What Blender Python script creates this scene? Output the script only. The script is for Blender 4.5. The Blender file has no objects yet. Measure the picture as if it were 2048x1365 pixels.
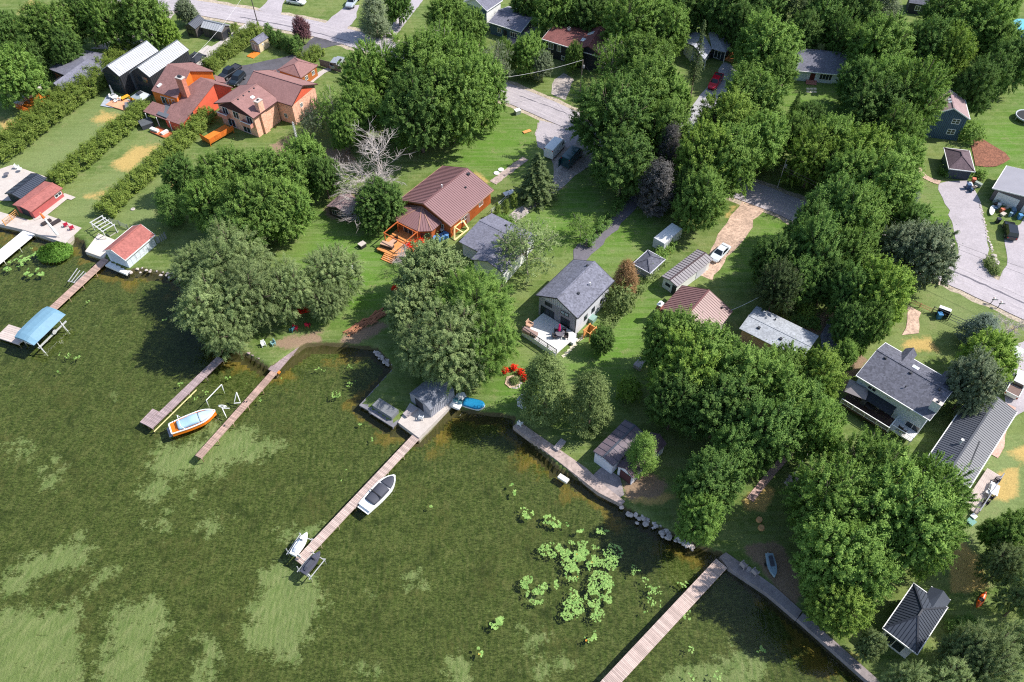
import bpy, math, random
import numpy as np
from mathutils import Vector, Matrix
sc = bpy.context.scene
COL = sc.collection
R = math.radians
# ---------------------------------------------------------------- camera, sky, sun
PITCH, FPX, CAMH = R(49.5), 1600.0, 95.0
cd = bpy.data.cameras.new('camera'); cam = bpy.data.objects.new('camera', cd); COL.objects.link(cam)
cam.location = (0, 0, CAMH); cam.rotation_euler = (math.pi/2-PITCH, 0, 0)
cd.sensor_width = 36.0; cd.lens = 36.0*FPX/2048.0; cd.clip_start = 1.0; cd.clip_end = 6000.0
sc.camera = cam
SUN_EL, SUN_AZ = R(48), R(6)          # azimuth measured from +X towards +Y
w = bpy.data.worlds.new('World'); sc.world = w; w.use_nodes = True
nt = w.node_tree; sky = nt.nodes.new('ShaderNodeTexSky'); sky.sky_type = 'NISHITA'
sky.sun_disc = False; sky.sun_elevation = SUN_EL; sky.sun_rotation = math.pi/2-SUN_AZ
bg = nt.nodes['Background']; nt.links.new(sky.outputs[0], bg.inputs[0]); bg.inputs[1].default_value = 0.15
ld = bpy.data.lights.new('sun', 'SUN'); sun = bpy.data.objects.new('sun', ld); COL.objects.link(sun)
ld.energy = 4.7; ld.angle = R(0.53); ld.color = (1.0, 0.95, 0.88)
sd = Vector((math.cos(SUN_EL)*math.cos(SUN_AZ), math.cos(SUN_EL)*math.sin(SUN_AZ), math.sin(SUN_EL)))
sun.rotation_euler = sd.to_track_quat('Z', 'Y').to_euler(); sun.location = sd*300
vs = sc.view_settings; vs.view_transform = 'Standard'; vs.look = 'None'; vs.exposure = 0.34; vs.gamma = 1.0
vs.use_curve_mapping = False
sc.cycles.max_bounces = 6; sc.cycles.transparent_max_bounces = 8; sc.cycles.diffuse_bounces = 3
sc.cycles.use_denoising = False; sc.cycles.filter_width = 1.15
# ---------------------------------------------------------------- helpers
LZ = 0.7                                # level of the land above the lake
_fw = np.array([0, math.cos(PITCH), -math.sin(PITCH)]); _up = np.array([0, math.sin(PITCH), math.cos(PITCH)])
def W(x, y, z=LZ):
    "point of the place seen at photo position (x, y), at height z"
    d = _fw*FPX + np.array([1.0, 0, 0])*(x-1024.0) - _up*(y-682.5)
    t = (CAMH-z)/-d[2]
    return Vector((d[0]*t, d[1]*t, z))
def ppm(x, y, z=LZ):
    a = W(x, y, z); return FPX/(a.y*math.cos(PITCH)+(CAMH-z)*math.sin(PITCH))
def link(o, parent=None):
    COL.objects.link(o)
    if parent is not None: o.parent = parent
    return o
LOC = {}
def tag(o, label=None, cat=None, group=None, kind=None):
    if label: o['label'] = label
    if cat: o['category'] = cat
    if group: o['group'] = group
    if kind: o['kind'] = kind
    return o
def thing(name, label, cat, loc, group=None, rz=0.0):
    o = bpy.data.objects.new(name, None); link(o); o.empty_display_size = .3
    o.location = loc; o.rotation_euler = (0, 0, rz); LOC[o.name] = Vector(loc)
    return tag(o, label, cat, group)
class Fr:
    "horizontal frame: origin, unit u, unit v"
    def __init__(s, O, u, v=None):
        s.O = Vector(O); s.u = Vector((u[0], u[1], 0)).normalized()
        s.v = Vector((-s.u.y, s.u.x, 0)) if v is None else Vector((v[0], v[1], 0)).normalized()
    def p(s, a, b, c=0.0): return s.O+s.u*a+s.v*b+Vector((0, 0, c))
    def ang(s): return math.atan2(s.u.y, s.u.x)
    def sub(s, a, b, c=0.0): return Fr(s.p(a, b, c), s.u, s.v)
def rect3(A, B, C, z):
    a, b, c = W(*A, z), W(*B, z), W(*C, z)
    u = a-b; L = u.length; u.normalize(); d = c-b; v = d-u*d.dot(u); wd = v.length; v.normalize()
    return Fr((b.x, b.y, LZ), u, v), L, wd
class MB:
    def __init__(s): s.v = []; s.f = []; s.m = []
    def add(s, vs_, fs, mi=0):
        n = len(s.v); s.v += [tuple(p) for p in vs_]; s.f += [tuple(i+n for i in f) for f in fs]; s.m += [mi]*len(fs)
        return s
    def hexa(s, P, mi=0):
        return s.add(P, [(3,2,1,0),(4,5,6,7),(0,1,5,4),(1,2,6,5),(2,3,7,6),(3,0,4,7)], mi)
    def box(s, F, a0, a1, b0, b1, z0, z1, mi=0):
        P = [F.p(a0,b0,z0),F.p(a1,b0,z0),F.p(a1,b1,z0),F.p(a0,b1,z0),F.p(a0,b0,z1),F.p(a1,b0,z1),F.p(a1,b1,z1),F.p(a0,b1,z1)]
        return s.hexa(P, mi)
    def poly(s, pts, mi=0): return s.add(pts, [tuple(range(len(pts)))], mi)
    def prism(s, bot, top, mi=0):
        n = len(bot)
        return s.add(list(bot)+list(top), [tuple(range(n-1,-1,-1)), tuple(range(n,2*n))]+[(i,(i+1)%n,n+(i+1)%n,n+i) for i in range(n)], mi)
    def slab(s, pts, t, mi=0):
        "planar slab of thickness t below pts"
        P = [Vector(p) for p in pts]; n = (P[1]-P[0]).cross(P[2]-P[0]).normalized()
        if n.z < 0: P = P[::-1]; n = -n
        return s.prism([p-n*t for p in P], P, mi)
    def beam(s, p, q, w_, h_=None, mi=0):
        p, q = Vector(p), Vector(q); h_ = h_ or w_; d = (q-p)
        if d.length < 1e-6: return s
        d.normalize(); up = Vector((0,0,1)) if abs(d.z) < .95 else Vector((1,0,0))
        x = d.cross(up).normalized()*(w_/2); y = x.cross(d).normalized()*(h_/2)
        return s.hexa([p-x-y,p+x-y,p+x+y,p-x+y,q-x-y,q+x-y,q+x+y,q-x+y], mi)
    def tube(s, pts, rad, n=6, mi=0, cap=True):
        pts = [Vector(p) for p in pts]; rings = []
        k0 = len(s.v)
        for i, p in enumerate(pts):
            d = (pts[min(i+1, len(pts)-1)]-pts[max(i-1, 0)]).normalized()
            up = Vector((0,0,1)) if abs(d.z) < .9 else Vector((1,0,0))
            x = d.cross(up).normalized(); y = d.cross(x)
            r = rad[i] if hasattr(rad, '__len__') else rad
            s.v += [tuple(p+x*(r*math.cos(2*math.pi*k/n))+y*(r*math.sin(2*math.pi*k/n))) for k in range(n)]
        for i in range(len(pts)-1):
            for k in range(n):
                a = k0+i*n+k; b = k0+i*n+(k+1) % n
                s.f.append((a, a+n, b+n, b)); s.m.append(mi)
        if cap:
            s.f.append(tuple(k0+k for k in range(n))); s.m.append(mi)
            e = k0+(len(pts)-1)*n; s.f.append(tuple(e+k for k in range(n-1,-1,-1))); s.m.append(mi)
        return s
    def lathe(s, c, prof, n=14, mi=0):
        "prof: list of (r, z)"
        c = Vector(c); k0 = len(s.v)
        for r, z in prof: s.v += [(c.x+r*math.cos(2*math.pi*k/n), c.y+r*math.sin(2*math.pi*k/n), c.z+z) for k in range(n)]
        for i in range(len(prof)-1):
            for k in range(n):
                a = k0+i*n+k; b = k0+i*n+(k+1) % n; s.f.append((a, b, b+n, a+n)); s.m.append(mi)
        e = k0+(len(prof)-1)*n
        s.f.append(tuple(e+k for k in range(n))); s.m.append(mi); s.f.append(tuple(k0+k for k in range(n-1,-1,-1))); s.m.append(mi)
        return s
    def loft(s, secs, mi=0, capa=True, capb=True):
        n = len(secs[0]); k0 = len(s.v)
        for q in secs: s.v += [tuple(p) for p in q]
        for i in range(len(secs)-1):
            for k in range(n):
                a = k0+i*n+k; b = k0+i*n+(k+1) % n; s.f.append((a, b, b+n, a+n)); s.m.append(mi)
        if capa: s.f.append(tuple(k0+k for k in range(n-1,-1,-1))); s.m.append(mi)
        if capb: s.f.append(tuple(k0+(len(secs)-1)*n+k for k in range(n))); s.m.append(mi)
        return s
    def build(s, name, mats, parent=None, smooth=False, local=False, kind=None):
        me = bpy.data.meshes.new(name)
        off = Vector((0,0,0)) if (parent is None or local) else root_loc(parent)
        me.from_pydata([(x-off.x, y-off.y, z-off.z) for x, y, z in s.v], [], s.f)
        if not isinstance(mats, (list, tuple)): mats = [mats]
        for m in mats: me.materials.append(m)
        if len(mats) > 1: me.polygons.foreach_set('material_index', s.m)
        if smooth: me.polygons.foreach_set('use_smooth', [True]*len(s.f))
        me.update()
        o = bpy.data.objects.new(name, me); link(o, parent)
        if kind: o['kind'] = kind
        return o
def root_loc(o):
    while o.parent is not None: o = o.parent
    return LOC.get(o.name, Vector((0,0,0)))
UB = {}
def ubox(name, m, parent, F, a0, a1, b0, b1, z0, z1, tilt=None):
    "one box piece sharing mesh data with all boxes of its material"
    me = UB.get(m.name)
    if me is None:
        q = MB(); f = Fr((0,0,0), (1,0,0)); q.box(f, -.5,.5,-.5,.5,-.5,.5)
        me = bpy.data.meshes.new('piece'); me.from_pydata(q.v, [], q.f); me.materials.append(m); me.update(); UB[m.name] = me
    o = bpy.data.objects.new(name, me); link(o, parent)
    c = F.p((a0+a1)/2, (b0+b1)/2, (z0+z1)/2)
    if parent is not None: c = c-root_loc(parent)
    o.location = c; o.scale = (a1-a0, b1-b0, z1-z0)
    flip = F.u.cross(F.v).z < 0
    o.rotation_euler = (0, 0, F.ang())
    if tilt: o.rotation_euler = (tilt[0], tilt[1], F.ang()+tilt[2])
    return o
def copy_tree(o, parent=None):
    c = o.copy(); COL.objects.link(c)
    if parent is not None: c.parent = parent
    for ch in o.children: copy_tree(ch, c)
    return c
# ---------------------------------------------------------------- materials
MATS = {}
def newmat(name):
    m = bpy.data.materials.new(name); m.use_nodes = True; nt = m.node_tree
    return m, nt, nt.nodes['Principled BSDF']
def node(nt, t, **kw):
    n = nt.nodes.new(t)
    for k, v in kw.items(): setattr(n, k, v)
    return n
def noise(nt, scale, detail=3, rough=.6, vec=None):
    n = node(nt, 'ShaderNodeTexNoise'); n.inputs['Scale'].default_value = scale; n.inputs['Detail'].default_value = detail
    n.inputs['Roughness'].default_value = rough
    if vec is not None: nt.links.new(vec, n.inputs['Vector'])
    return n
def ramp(nt, src, a, b, ca=(0,0,0,1), cb=(1,1,1,1)):
    r = node(nt, 'ShaderNodeValToRGB'); nt.links.new(src, r.inputs[0])
    e = r.color_ramp.elements; e[0].position = a; e[1].position = b; e[0].color = ca; e[1].color = cb
    return r
def mixc(nt, fac, a, b, mode='MIX'):
    m = node(nt, 'ShaderNodeMix', data_type='RGBA', blend_type=mode)
    for sock, val in ((m.inputs[0], fac), (m.inputs[6], a), (m.inputs[7], b)):
        if hasattr(val, 'is_output') or isinstance(val, bpy.types.NodeSocket): nt.links.new(val, sock)
        elif isinstance(val, (int, float)): sock.default_value = val
        else: sock.default_value = (*val[:3], 1)
    return m.outputs[2]
def wpos(nt): return node(nt, 'ShaderNodeNewGeometry').outputs['Position']
def math_(nt, op, a, b=None, clamp=False):
    n = node(nt, 'ShaderNodeMath', operation=op); n.use_clamp = clamp
    for i, v in enumerate((a, b)):
        if v is None: continue
        if isinstance(v, (int, float)): n.inputs[i].default_value = v
        else: nt.links.new(v, n.inputs[i])
    return n.outputs[0]
def M(name, c, rough=.7, var=.2, scale=2.0, fine=0.0, fscale=14.0, metal=0.0, bump=0.0, rnd=0.0, spec=.4):
    "plain procedural surface: broad wear + fine speckle + per-piece variation"
    if name in MATS: return MATS[name]
    m, nt, b = newmat(name); P = wpos(nt); L = nt.links
    col = mixc(nt, 1.0, (1,1,1), c, 'MULTIPLY')
    n1 = noise(nt, scale, 4, .65, P)
    v = node(nt, 'ShaderNodeMapRange'); L.new(n1.outputs[0], v.inputs[0]); v.inputs[1].default_value = .25; v.inputs[2].default_value = .75
    v.inputs[3].default_value = 1-var; v.inputs[4].default_value = 1+var*.6; fac = v.outputs[0]
    if fine:
        vo = node(nt, 'ShaderNodeTexVoronoi'); vo.inputs['Scale'].default_value = fscale; L.new(P, vo.inputs['Vector'])
        sp = node(nt, 'ShaderNodeSeparateColor'); L.new(vo.outputs['Color'], sp.inputs[0])
        r2 = node(nt, 'ShaderNodeMapRange'); L.new(sp.outputs[0], r2.inputs[0]); r2.inputs[3].default_value = 1-fine; r2.inputs[4].default_value = 1+fine
        fac = math_(nt, 'MULTIPLY', fac, r2.outputs[0])
    if rnd:
        oi = node(nt, 'ShaderNodeObjectInfo'); r3 = node(nt, 'ShaderNodeMapRange'); L.new(oi.outputs['Random'], r3.inputs[0])
        r3.inputs[3].default_value = 1-rnd; r3.inputs[4].default_value = 1+rnd*.6; fac = math_(nt, 'MULTIPLY', fac, r3.outputs[0])
    vm = node(nt, 'ShaderNodeVectorMath', operation='SCALE'); L.new(col, vm.inputs[0]); L.new(fac, vm.inputs['Scale'])
    L.new(vm.outputs[0], b.inputs['Base Color'])
    b.inputs['Roughness'].default_value = rough; b.inputs['Metallic'].default_value = metal; b.inputs['Specular IOR Level'].default_value = spec
    if bump:
        bn = node(nt, 'ShaderNodeBump'); bn.inputs['Strength'].default_value = bump; bn.inputs['Distance'].default_value = .05
        nb = noise(nt, fscale, 3, .6, P); L.new(nb.outputs[0], bn.inputs['Height']); L.new(bn.outputs[0], b.inputs['Normal'])
    MATS[name] = m; return m
def px(r, g, b):
    "photo colour -> linear"
    return tuple(((c/255)/12.92 if c/255 <= .04045 else ((c/255+.055)/1.055)**2.4) for c in (r, g, b))
def lin(c, k): return tuple(x*k for x in c)
def foliage(name, c, c2, trans=.28, rnd=.18):
    m, nt, b = newmat(name); L = nt.links
    at = node(nt, 'ShaderNodeAttribute', attribute_name='tint'); oi = node(nt, 'ShaderNodeObjectInfo')
    col = mixc(nt, at.outputs['Fac'], c, c2)
    r3 = node(nt, 'ShaderNodeMapRange'); L.new(oi.outputs['Random'], r3.inputs[0]); r3.inputs[3].default_value = 1-rnd; r3.inputs[4].default_value = 1+rnd
    vm = node(nt, 'ShaderNodeVectorMath', operation='SCALE'); L.new(col, vm.inputs[0]); L.new(r3.outputs[0], vm.inputs['Scale'])
    d = node(nt, 'ShaderNodeBsdfDiffuse'); t = node(nt, 'ShaderNodeBsdfTranslucent'); g = node(nt, 'ShaderNodeBsdfGlossy'); g.inputs['Roughness'].default_value = .6
    L.new(vm.outputs[0], d.inputs[0])
    tc = mixc(nt, 1.0, vm.outputs[0], (1.1, 1.25, .5), 'MULTIPLY'); L.new(tc, t.inputs[0])
    mx = node(nt, 'ShaderNodeMixShader'); mx.inputs[0].default_value = trans; L.new(d.outputs[0], mx.inputs[1]); L.new(t.outputs[0], mx.inputs[2])
    m2 = node(nt, 'ShaderNodeMixShader'); m2.inputs[0].default_value = .012; L.new(mx.outputs[0], m2.inputs[1]); L.new(g.outputs[0], m2.inputs[2])
    out = nt.nodes['Material Output']; L.new(m2.outputs[0], out.inputs[0]); nt.nodes.remove(b)
    MATS[name] = m; return m
# ---------------------------------------------------------------- ground, lakebed, water
SHORE = [(-900,250),(-300,382),(0,450),(49,462),(130,488),(142,476),(168,486),(171,503),(207,517),(214,524),(256,546),(278,542),(350,553),(374,566),
 (395,602),(420,662),(460,703),(495,713),(542,742),(612,694),(645,690),(690,694),(735,698),(752,702),(776,724),(783,740),(719,812),(790,858),
 (798,848),(838,876),(906,815),(922,822),(960,829),(1000,833),(1028,838),(1026,852),(1115,938),(1200,986),(1240,1014),(1290,1044),(1340,1070),
 (1386,1092),(1420,1104),(1440,1112),(1600,1236),(1730,1353),(1900,1500),(2300,1800)]
_sp = [W(x, y, 0.1) for x, y in SHORE]
POLYL = np.array([(p.x, p.y) for p in _sp]+[(400,-400),(4000,-400),(4000,5000),(-4000,5000),(-4000,260)])
def inside(P, poly):
    x, y = P[:,0], P[:,1]; r = np.zeros(len(P), bool); n = len(poly)
    for i in range(n):
        x1, y1 = poly[i]; x2, y2 = poly[(i+1) % n]
        c = ((y1 > y) != (y2 > y)); xx = (x2-x1)*(y-y1)/((y2-y1) if y2 != y1 else 1e-9)+x1
        r ^= c & (x < xx)
    return r
def segdist(P, poly, closed=True):
    d = np.full(len(P), 1e9); n = len(poly)
    for i in range(n if closed else n-1):
        a = np.array(poly[i]); b = np.array(poly[(i+1) % n]); ab = b-a; L = (ab@ab)+1e-12
        t = np.clip(((P-a)@ab)/L, 0, 1); q = a+t[:,None]*ab; d = np.minimum(d, np.hypot(*(P-q).T))
    return d
def sdist(P, poly): return np.where(inside(P, poly), 1, -1)*segdist(P, poly)
def vnoise(x, y, s, seed):
    rs = np.random.RandomState(seed); T = rs.rand(64, 64); x = x/s+1000; y = y/s+1000
    i = np.floor(x).astype(int); j = np.floor(y).astype(int); f = x-i; g = y-j; f = f*f*(3-2*f); g = g*g*(3-2*g)
    a = T[i % 64, j % 64]; b = T[(i+1) % 64, j % 64]; c = T[i % 64, (j+1) % 64]; d = T[(i+1) % 64, (j+1) % 64]
    return (a*(1-f)+b*f)*(1-g)+(c*(1-f)+d*f)*g
gx = np.concatenate([[-3000,-800,-300,-190], np.arange(-150, 150.1, .55), [190,300,800,3000]])
gy = np.concatenate([[-600,-100,0], np.arange(18, 215, .55), [240,300,500,1200,3500]])
GX, GY = np.meshgrid(gx, gy); P2 = np.stack([GX.ravel(), GY.ravel()], 1)
SD = sdist(P2, POLYL)
def sst(x, a, b): t = np.clip((x-a)/(b-a), 0, 1); return t*t*(3-2*t)
ZZ = -1.0+.35*sst(SD, -7, -.8)+1.32*sst(SD, -.4, .3)
ZZ += np.where(SD < -.6, .25*(vnoise(P2[:,0], P2[:,1], 2.2, 3)-.5)*sst(-SD, .6, 3), 0)
ZZ = np.minimum(ZZ, LZ-.03)
# photo coordinates of the grid points (for where dry grass, dirt, sand ... lie)
_d = np.stack([P2[:,0], P2[:,1], ZZ-CAMH], 1); _k = FPX/np.maximum(_d@_fw, 1)
PXY = np.stack([1024+_d[:,0]*_k, 682.5-(_d@_up)*_k], 1)
def mask(polys, soft):
    m = np.full(len(PXY), -1.0)
    for q in polys: m = np.maximum(m, sdist(PXY, q)/soft)
    return np.clip(m*.5+.5, 0, 1)
near = (PXY[:,0] > -400) & (PXY[:,0] < 2400) & (PXY[:,1] > -300) & (PXY[:,1] < 1700)
SAND = [[(548,1125),(612,1142),(652,1192),(640,1232),(604,1282),(592,1322),(540,1312),(478,1278),(505,1200),(520,1150)],
 [(300,905),(330,890),(400,868),(480,842),(505,872),(562,884),(520,915),(470,925),(420,955),(320,952),(303,930)],
 [(280,965),(330,958),(345,985),(300,1010),(270,1000)],[(300,1040),(336,1020),(345,1050),(310,1070)],[(390,1040),(450,1035),(445,1055),(410,1080)],
 [(0,1150),(60,1100),(190,1090),(180,1130),(100,1150),(60,1180),(0,1215)],[(-40,1215),(170,1205),(160,1390),(-40,1390)],
 [(215,1215),(320,1200),(345,1250),(315,1300),(300,1380),(170,1380),(210,1300)],[(390,1258),(435,1292),(442,1330),(400,1380),(365,1380),(400,1310)],
 [(1043,1323),(1107,1315),(1115,1297),(1134,1321),(1158,1331),(1128,1350),(1053,1362)],[(1045,1257),(1080,1268),(1115,1280),(1053,1299)],
 [(1180,1365),(1210,1330),(1200,1400)],[(1270,1390),(1380,1320),(1480,1290),(1560,1330),(1500,1390)],
 [(0,890),(60,885),(80,905),(20,915)],[(90,915),(120,910),(110,990),(85,970)],[(560,1062),(630,1045),(650,1065),(580,1080)],[(800,1150),(840,1140),(850,1170),(810,1180)],
 [(1060,1190),(1075,1185),(1072,1200)],[(900,1310),(940,1330),(930,1380),(890,1380)],[(700,1330),(760,1320),(750,1350)]]
def lineq(a, b, w_): 
    a = np.array(a, float); b = np.array(b, float); t = (b-a)/np.linalg.norm(b-a); n = np.array([-t[1], t[0]])*w_
    return [a-n, b-n, b+n, a+n]
SAND += [lineq((252,1108),(110,1255),4), lineq((158,1072),(20,1185),6), lineq((385,960),(402,1060),3), lineq((402,1020),(452,1040),3)]
DRY = [[(178,240),(204,220),(233,226),(246,233),(220,248),(193,250)],[(211,333),(264,293),(325,285),(308,308),(259,348)],[(165,392),(217,376),(211,397),(172,402)],
 [(338,361),(360,358),(356,378),(340,380)],[(1805,676),(1864,672),(1884,704),(1834,706),(1800,700)],[(1990,940),(2040,930),(2040,990),(2012,1010),(1978,1000)],
 [(1478,1003),(1523,962),(1556,983),(1532,1025),(1490,1022)],[(1236,990),(1311,978),(1352,992),(1324,1014),(1274,1010)],[(1660,1290),(1725,1312),(1735,1332),(1670,1310)],
 [(888,1090),(1900,1060),(1960,1110),(1980,1180),(1900,1190)],[(945,340),(985,362),(975,372),(940,350)],[(1455,440),(1480,410),(1472,400),(1448,430)],
 [(60,20),(80,5),(60,0),(30,30)],[(0,235),(40,245),(20,275),(0,270)],[(2000,905),(2060,880),(2060,930)],[(955,255),(975,248),(965,262)],[(2005,640),(2040,655),(2030,665)]]
DRY[9][0] = (1888,1090)
DIRT = [[(1030,446),(1012,432),(1077,388),(1108,378),(1118,368),(1130,375),(1050,430)],[(640,420),(700,380),(740,400),(720,440),(660,440)],
 [(660,690),(700,660),(760,640),(790,650),(720,690)],[(1640,640),(1720,640),(1760,660),(1700,690)],[(1640,720),(1700,690),(1740,720),(1690,790)],
 [(540,680),(640,660),(650,690),(560,700)],[(1480,1090),(1560,1080),(1620,1180),(1580,1220)],[(1240,960),(1300,940),(1340,965),(1320,1000),(1250,1000)],
 [(1560,640),(1650,620),(1690,600),(1650,680)],[(600,300),(700,290),(720,330),(620,340)],[(530,290),(590,270),(600,300),(560,320)]]
LUSH = [[(560,560),(640,430),(760,480),(820,520),(760,640),(640,640)],[(880,330),(960,240),(1080,240),(1060,310),(960,360)],[(1040,440),(1130,370),(1230,380),(1180,480),(1060,480)],
 [(1100,740),(1180,660),(1330,560),(1290,700),(1240,780)],[(1480,480),(1530,420),(1580,420),(1600,540),(1460,560)],[(1940,260),(2060,200),(2060,360),(2000,340)],
 [(1570,170),(1680,180),(1670,240),(1570,240)],[(1830,440),(1890,400),(1910,500),(1850,470)],[(1170,500),(1260,440),(1330,420),(1310,480),(1190,540)],[(2030,1120),(2060,1110),(2060,1180)],
 [(990,770),(1040,730),(1060,800),(1000,820)]]
LIGHT = [[(20,330),(260,180),(300,230),(90,360)],[(120,430),(330,270),(360,290),(200,430)],[(230,460),(330,370),(360,400),(280,470)],[(1870,1150),(1990,860),(2060,880),(2060,1000),(1950,1100)],
 [(1850,640),(1890,580),(2020,650),(2000,700)],[(1100,740),(1180,660),(1230,640),(1190,760)]]
def gmesh(name, sel, mats):
    ny, nx = GX.shape; idx = np.arange(nx*ny).reshape(ny, nx)
    q = np.stack([idx[:-1,:-1], idx[:-1,1:], idx[1:,1:], idx[1:,:-1]], -1).reshape(-1, 4); q = q[sel[q].any(1)] if name == 'ground' else q[~sel[q].any(1)]
    use, inv = np.unique(q, return_inverse=True); q = inv.reshape(-1, 4)
    me = bpy.data.meshes.new(name); co = np.stack([P2[use,0], P2[use,1], ZZ[use]], 1)
    fastmesh(me, co, q); me.polygons.foreach_set('use_smooth', np.ones(len(q), bool))
    for nm, arr in mats:
        a = me.attributes.new(nm, 'FLOAT', 'POINT'); a.data.foreach_set('value', arr[use].astype(np.float32))
    o = bpy.data.objects.new(name, me); link(o); o['kind'] = 'structure'; return o
def fastmesh(me, co, q):
    n, k = len(q), q.shape[1]
    me.vertices.add(len(co)); me.vertices.foreach_set('co', np.ascontiguousarray(co, np.float32).ravel())
    me.loops.add(n*k); me.loops.foreach_set('vertex_index', np.ascontiguousarray(q, np.int32).ravel())
    me.polygons.add(n); me.polygons.foreach_set('loop_start', np.arange(0, n*k, k, dtype=np.int32))
    me.update(calc_edges=True)
o_ground = gmesh('ground', SD > -.75, [('dry', mask(DRY, 14)), ('dirt', mask(DIRT, 16)), ('lush', mask(LUSH, 40)), ('pale', mask(LIGHT, 40)), ('shore', np.clip(1-SD/.8, 0, 1))])
o_bed = gmesh('lakebed', SD > -.75, [('sand', np.maximum(mask(SAND[:2], 34), .86*mask(SAND[2:], 30))), ('shal', np.clip(1+SD/5.5, 0, 1))])
def sock_attr(nt, nm): return node(nt, 'ShaderNodeAttribute', attribute_name=nm).outputs['Fac']
def thresh(nt, a, n_, k, lo, hi):
    "mask + noise, thresholded"
    s = math_(nt, 'ADD', a, math_(nt, 'MULTIPLY', math_(nt, 'SUBTRACT', n_, .5), k)); 
    r = node(nt, 'ShaderNodeMapRange', interpolation_type='SMOOTHSTEP'); nt.links.new(s, r.inputs[0]); r.inputs[1].default_value = lo; r.inputs[2].default_value = hi; return r.outputs[0]
# grass
m, nt, b = newmat('grass'); L = nt.links; Pw = wpos(nt)
n_big = noise(nt, .12, 4, .6, Pw).outputs[0]; n_mid = noise(nt, .7, 5, .7, Pw).outputs[0]; n_fine = noise(nt, 5, 4, .75, Pw).outputs[0]
base = mixc(nt, thresh(nt, n_big, n_mid, .8, .3, .7), (.105,.165,.038), (.185,.23,.07))
base = mixc(nt, sock_attr(nt, 'pale'), base, (.20,.25,.095)); base = mixc(nt, math_(nt, 'MULTIPLY', sock_attr(nt, 'lush'), .8), base, (.105,.23,.028))
mg = node(nt, 'ShaderNodeMapping'); mg.inputs['Rotation'].default_value = (0, 0, R(-60)); mg.inputs['Scale'].default_value = (.10, 1.5, 1); L.new(Pw, mg.inputs['Vector'])
base = mixc(nt, math_(nt, 'MULTIPLY', thresh(nt, noise(nt, 1.0, 3, .6, mg.outputs[0]).outputs[0], n_mid, .4, .42, .62), .45), base, (.21,.27,.10))
base = mixc(nt, math_(nt, 'MULTIPLY', thresh(nt, noise(nt, .35, 5, .75, Pw).outputs[0], n_fine, .4, .55, .72), .55), base, (.24,.235,.11))
base = mixc(nt, thresh(nt, sock_attr(nt, 'dry'), n_mid, 1.1, .42, .85), base, (.50,.36,.13))
base = mixc(nt, thresh(nt, sock_attr(nt, 'dirt'), n_mid, 1.0, .45, .75), base, (.30,.21,.14))
base = mixc(nt, thresh(nt, sock_attr(nt, 'shore'), n_mid, .6, .45, .8), base, (.10,.085,.04))
base = mixc(nt, thresh(nt, n_mid, n_fine, .5, .62, .8), base, (.20,.22,.09))
v = node(nt, 'ShaderNodeMapRange'); L.new(n_fine, v.inputs[0]); v.inputs[1].default_value = .3; v.inputs[2].default_value = .7; v.inputs[3].default_value = .72; v.inputs[4].default_value = 1.2
vm = node(nt, 'ShaderNodeVectorMath', operation='SCALE'); L.new(base, vm.inputs[0]); L.new(v.outputs[0], vm.inputs['Scale']); L.new(vm.outputs[0], b.inputs['Base Color'])
b.inputs['Roughness'].default_value = .9; b.inputs['Specular IOR Level'].default_value = .1
bn = node(nt, 'ShaderNodeBump'); bn.inputs['Strength'].default_value = .6; bn.inputs['Distance'].default_value = .12; L.new(noise(nt, 4, 5, .8, Pw).outputs[0], bn.inputs['Height']); L.new(bn.outputs[0], b.inputs['Normal'])
o_ground.data.materials.append(m)
# lakebed with weed
m, nt, b = newmat('lakebed weed'); L = nt.links; Pw = wpos(nt)
n_big = noise(nt, .16, 4, .6, Pw).outputs[0]; n_mid = noise(nt, .55, 6, .72, Pw).outputs[0]
mp = node(nt, 'ShaderNodeMapping'); mp.inputs['Rotation'].default_value = (0, 0, R(62)); mp.inputs['Scale'].default_value = (1, 2.4, 1); L.new(Pw, mp.inputs['Vector'])
n_fine = noise(nt, 2.6, 5, .8, mp.outputs[0]).outputs[0]; n_tuft = noise(nt, 1.5, 5, .75, mp.outputs[0]).outputs[0]
weed = mixc(nt, thresh(nt, n_fine, n_tuft, .8, .36, .68), (.070,.092,.026), (.20,.235,.080))
mott = noise(nt, .85, 6, .78, Pw).outputs[0]
weed = mixc(nt, math_(nt, 'MULTIPLY', thresh(nt, mott, n_fine, .5, .50, .72), .75), weed, (.245,.275,.105))
weed = mixc(nt, math_(nt, 'MULTIPLY', thresh(nt, n_big, mott, .9, .50, .80), .6), weed, (.16,.155,.055))
weed = mixc(nt, math_(nt, 'MULTIPLY', thresh(nt, noise(nt, .30, 5, .7, Pw).outputs[0], n_fine, .35, .56, .70), .7), weed, (.050,.068,.020))
vf = node(nt, 'ShaderNodeTexVoronoi'); vf.inputs['Scale'].default_value = .9; L.new(Pw, vf.inputs['Vector']); fl = math_(nt, 'LESS_THAN', vf.outputs['Distance'], math_(nt, 'MULTIPLY', thresh(nt, mott, n_fine, .6, .45, .8), .22))
weed = mixc(nt, math_(nt, 'MULTIPLY', fl, .75), weed, (.30,.36,.14))
sandc = mixc(nt, n_fine, (.27,.33,.14), (.40,.46,.22))
brk = math_(nt, 'ADD', math_(nt, 'MULTIPLY', n_mid, .75), math_(nt, 'MULTIPLY', n_fine, .35))
sm = thresh(nt, sock_attr(nt, 'sand'), brk, 3.2, .55, .85)
free = thresh(nt, n_mid, noise(nt, .09, 3, .5, Pw).outputs[0], .9, .72, .80)
col = mixc(nt, math_(nt, 'MAXIMUM', sm, math_(nt, 'MULTIPLY', free, .6)), weed, sandc)
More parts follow.
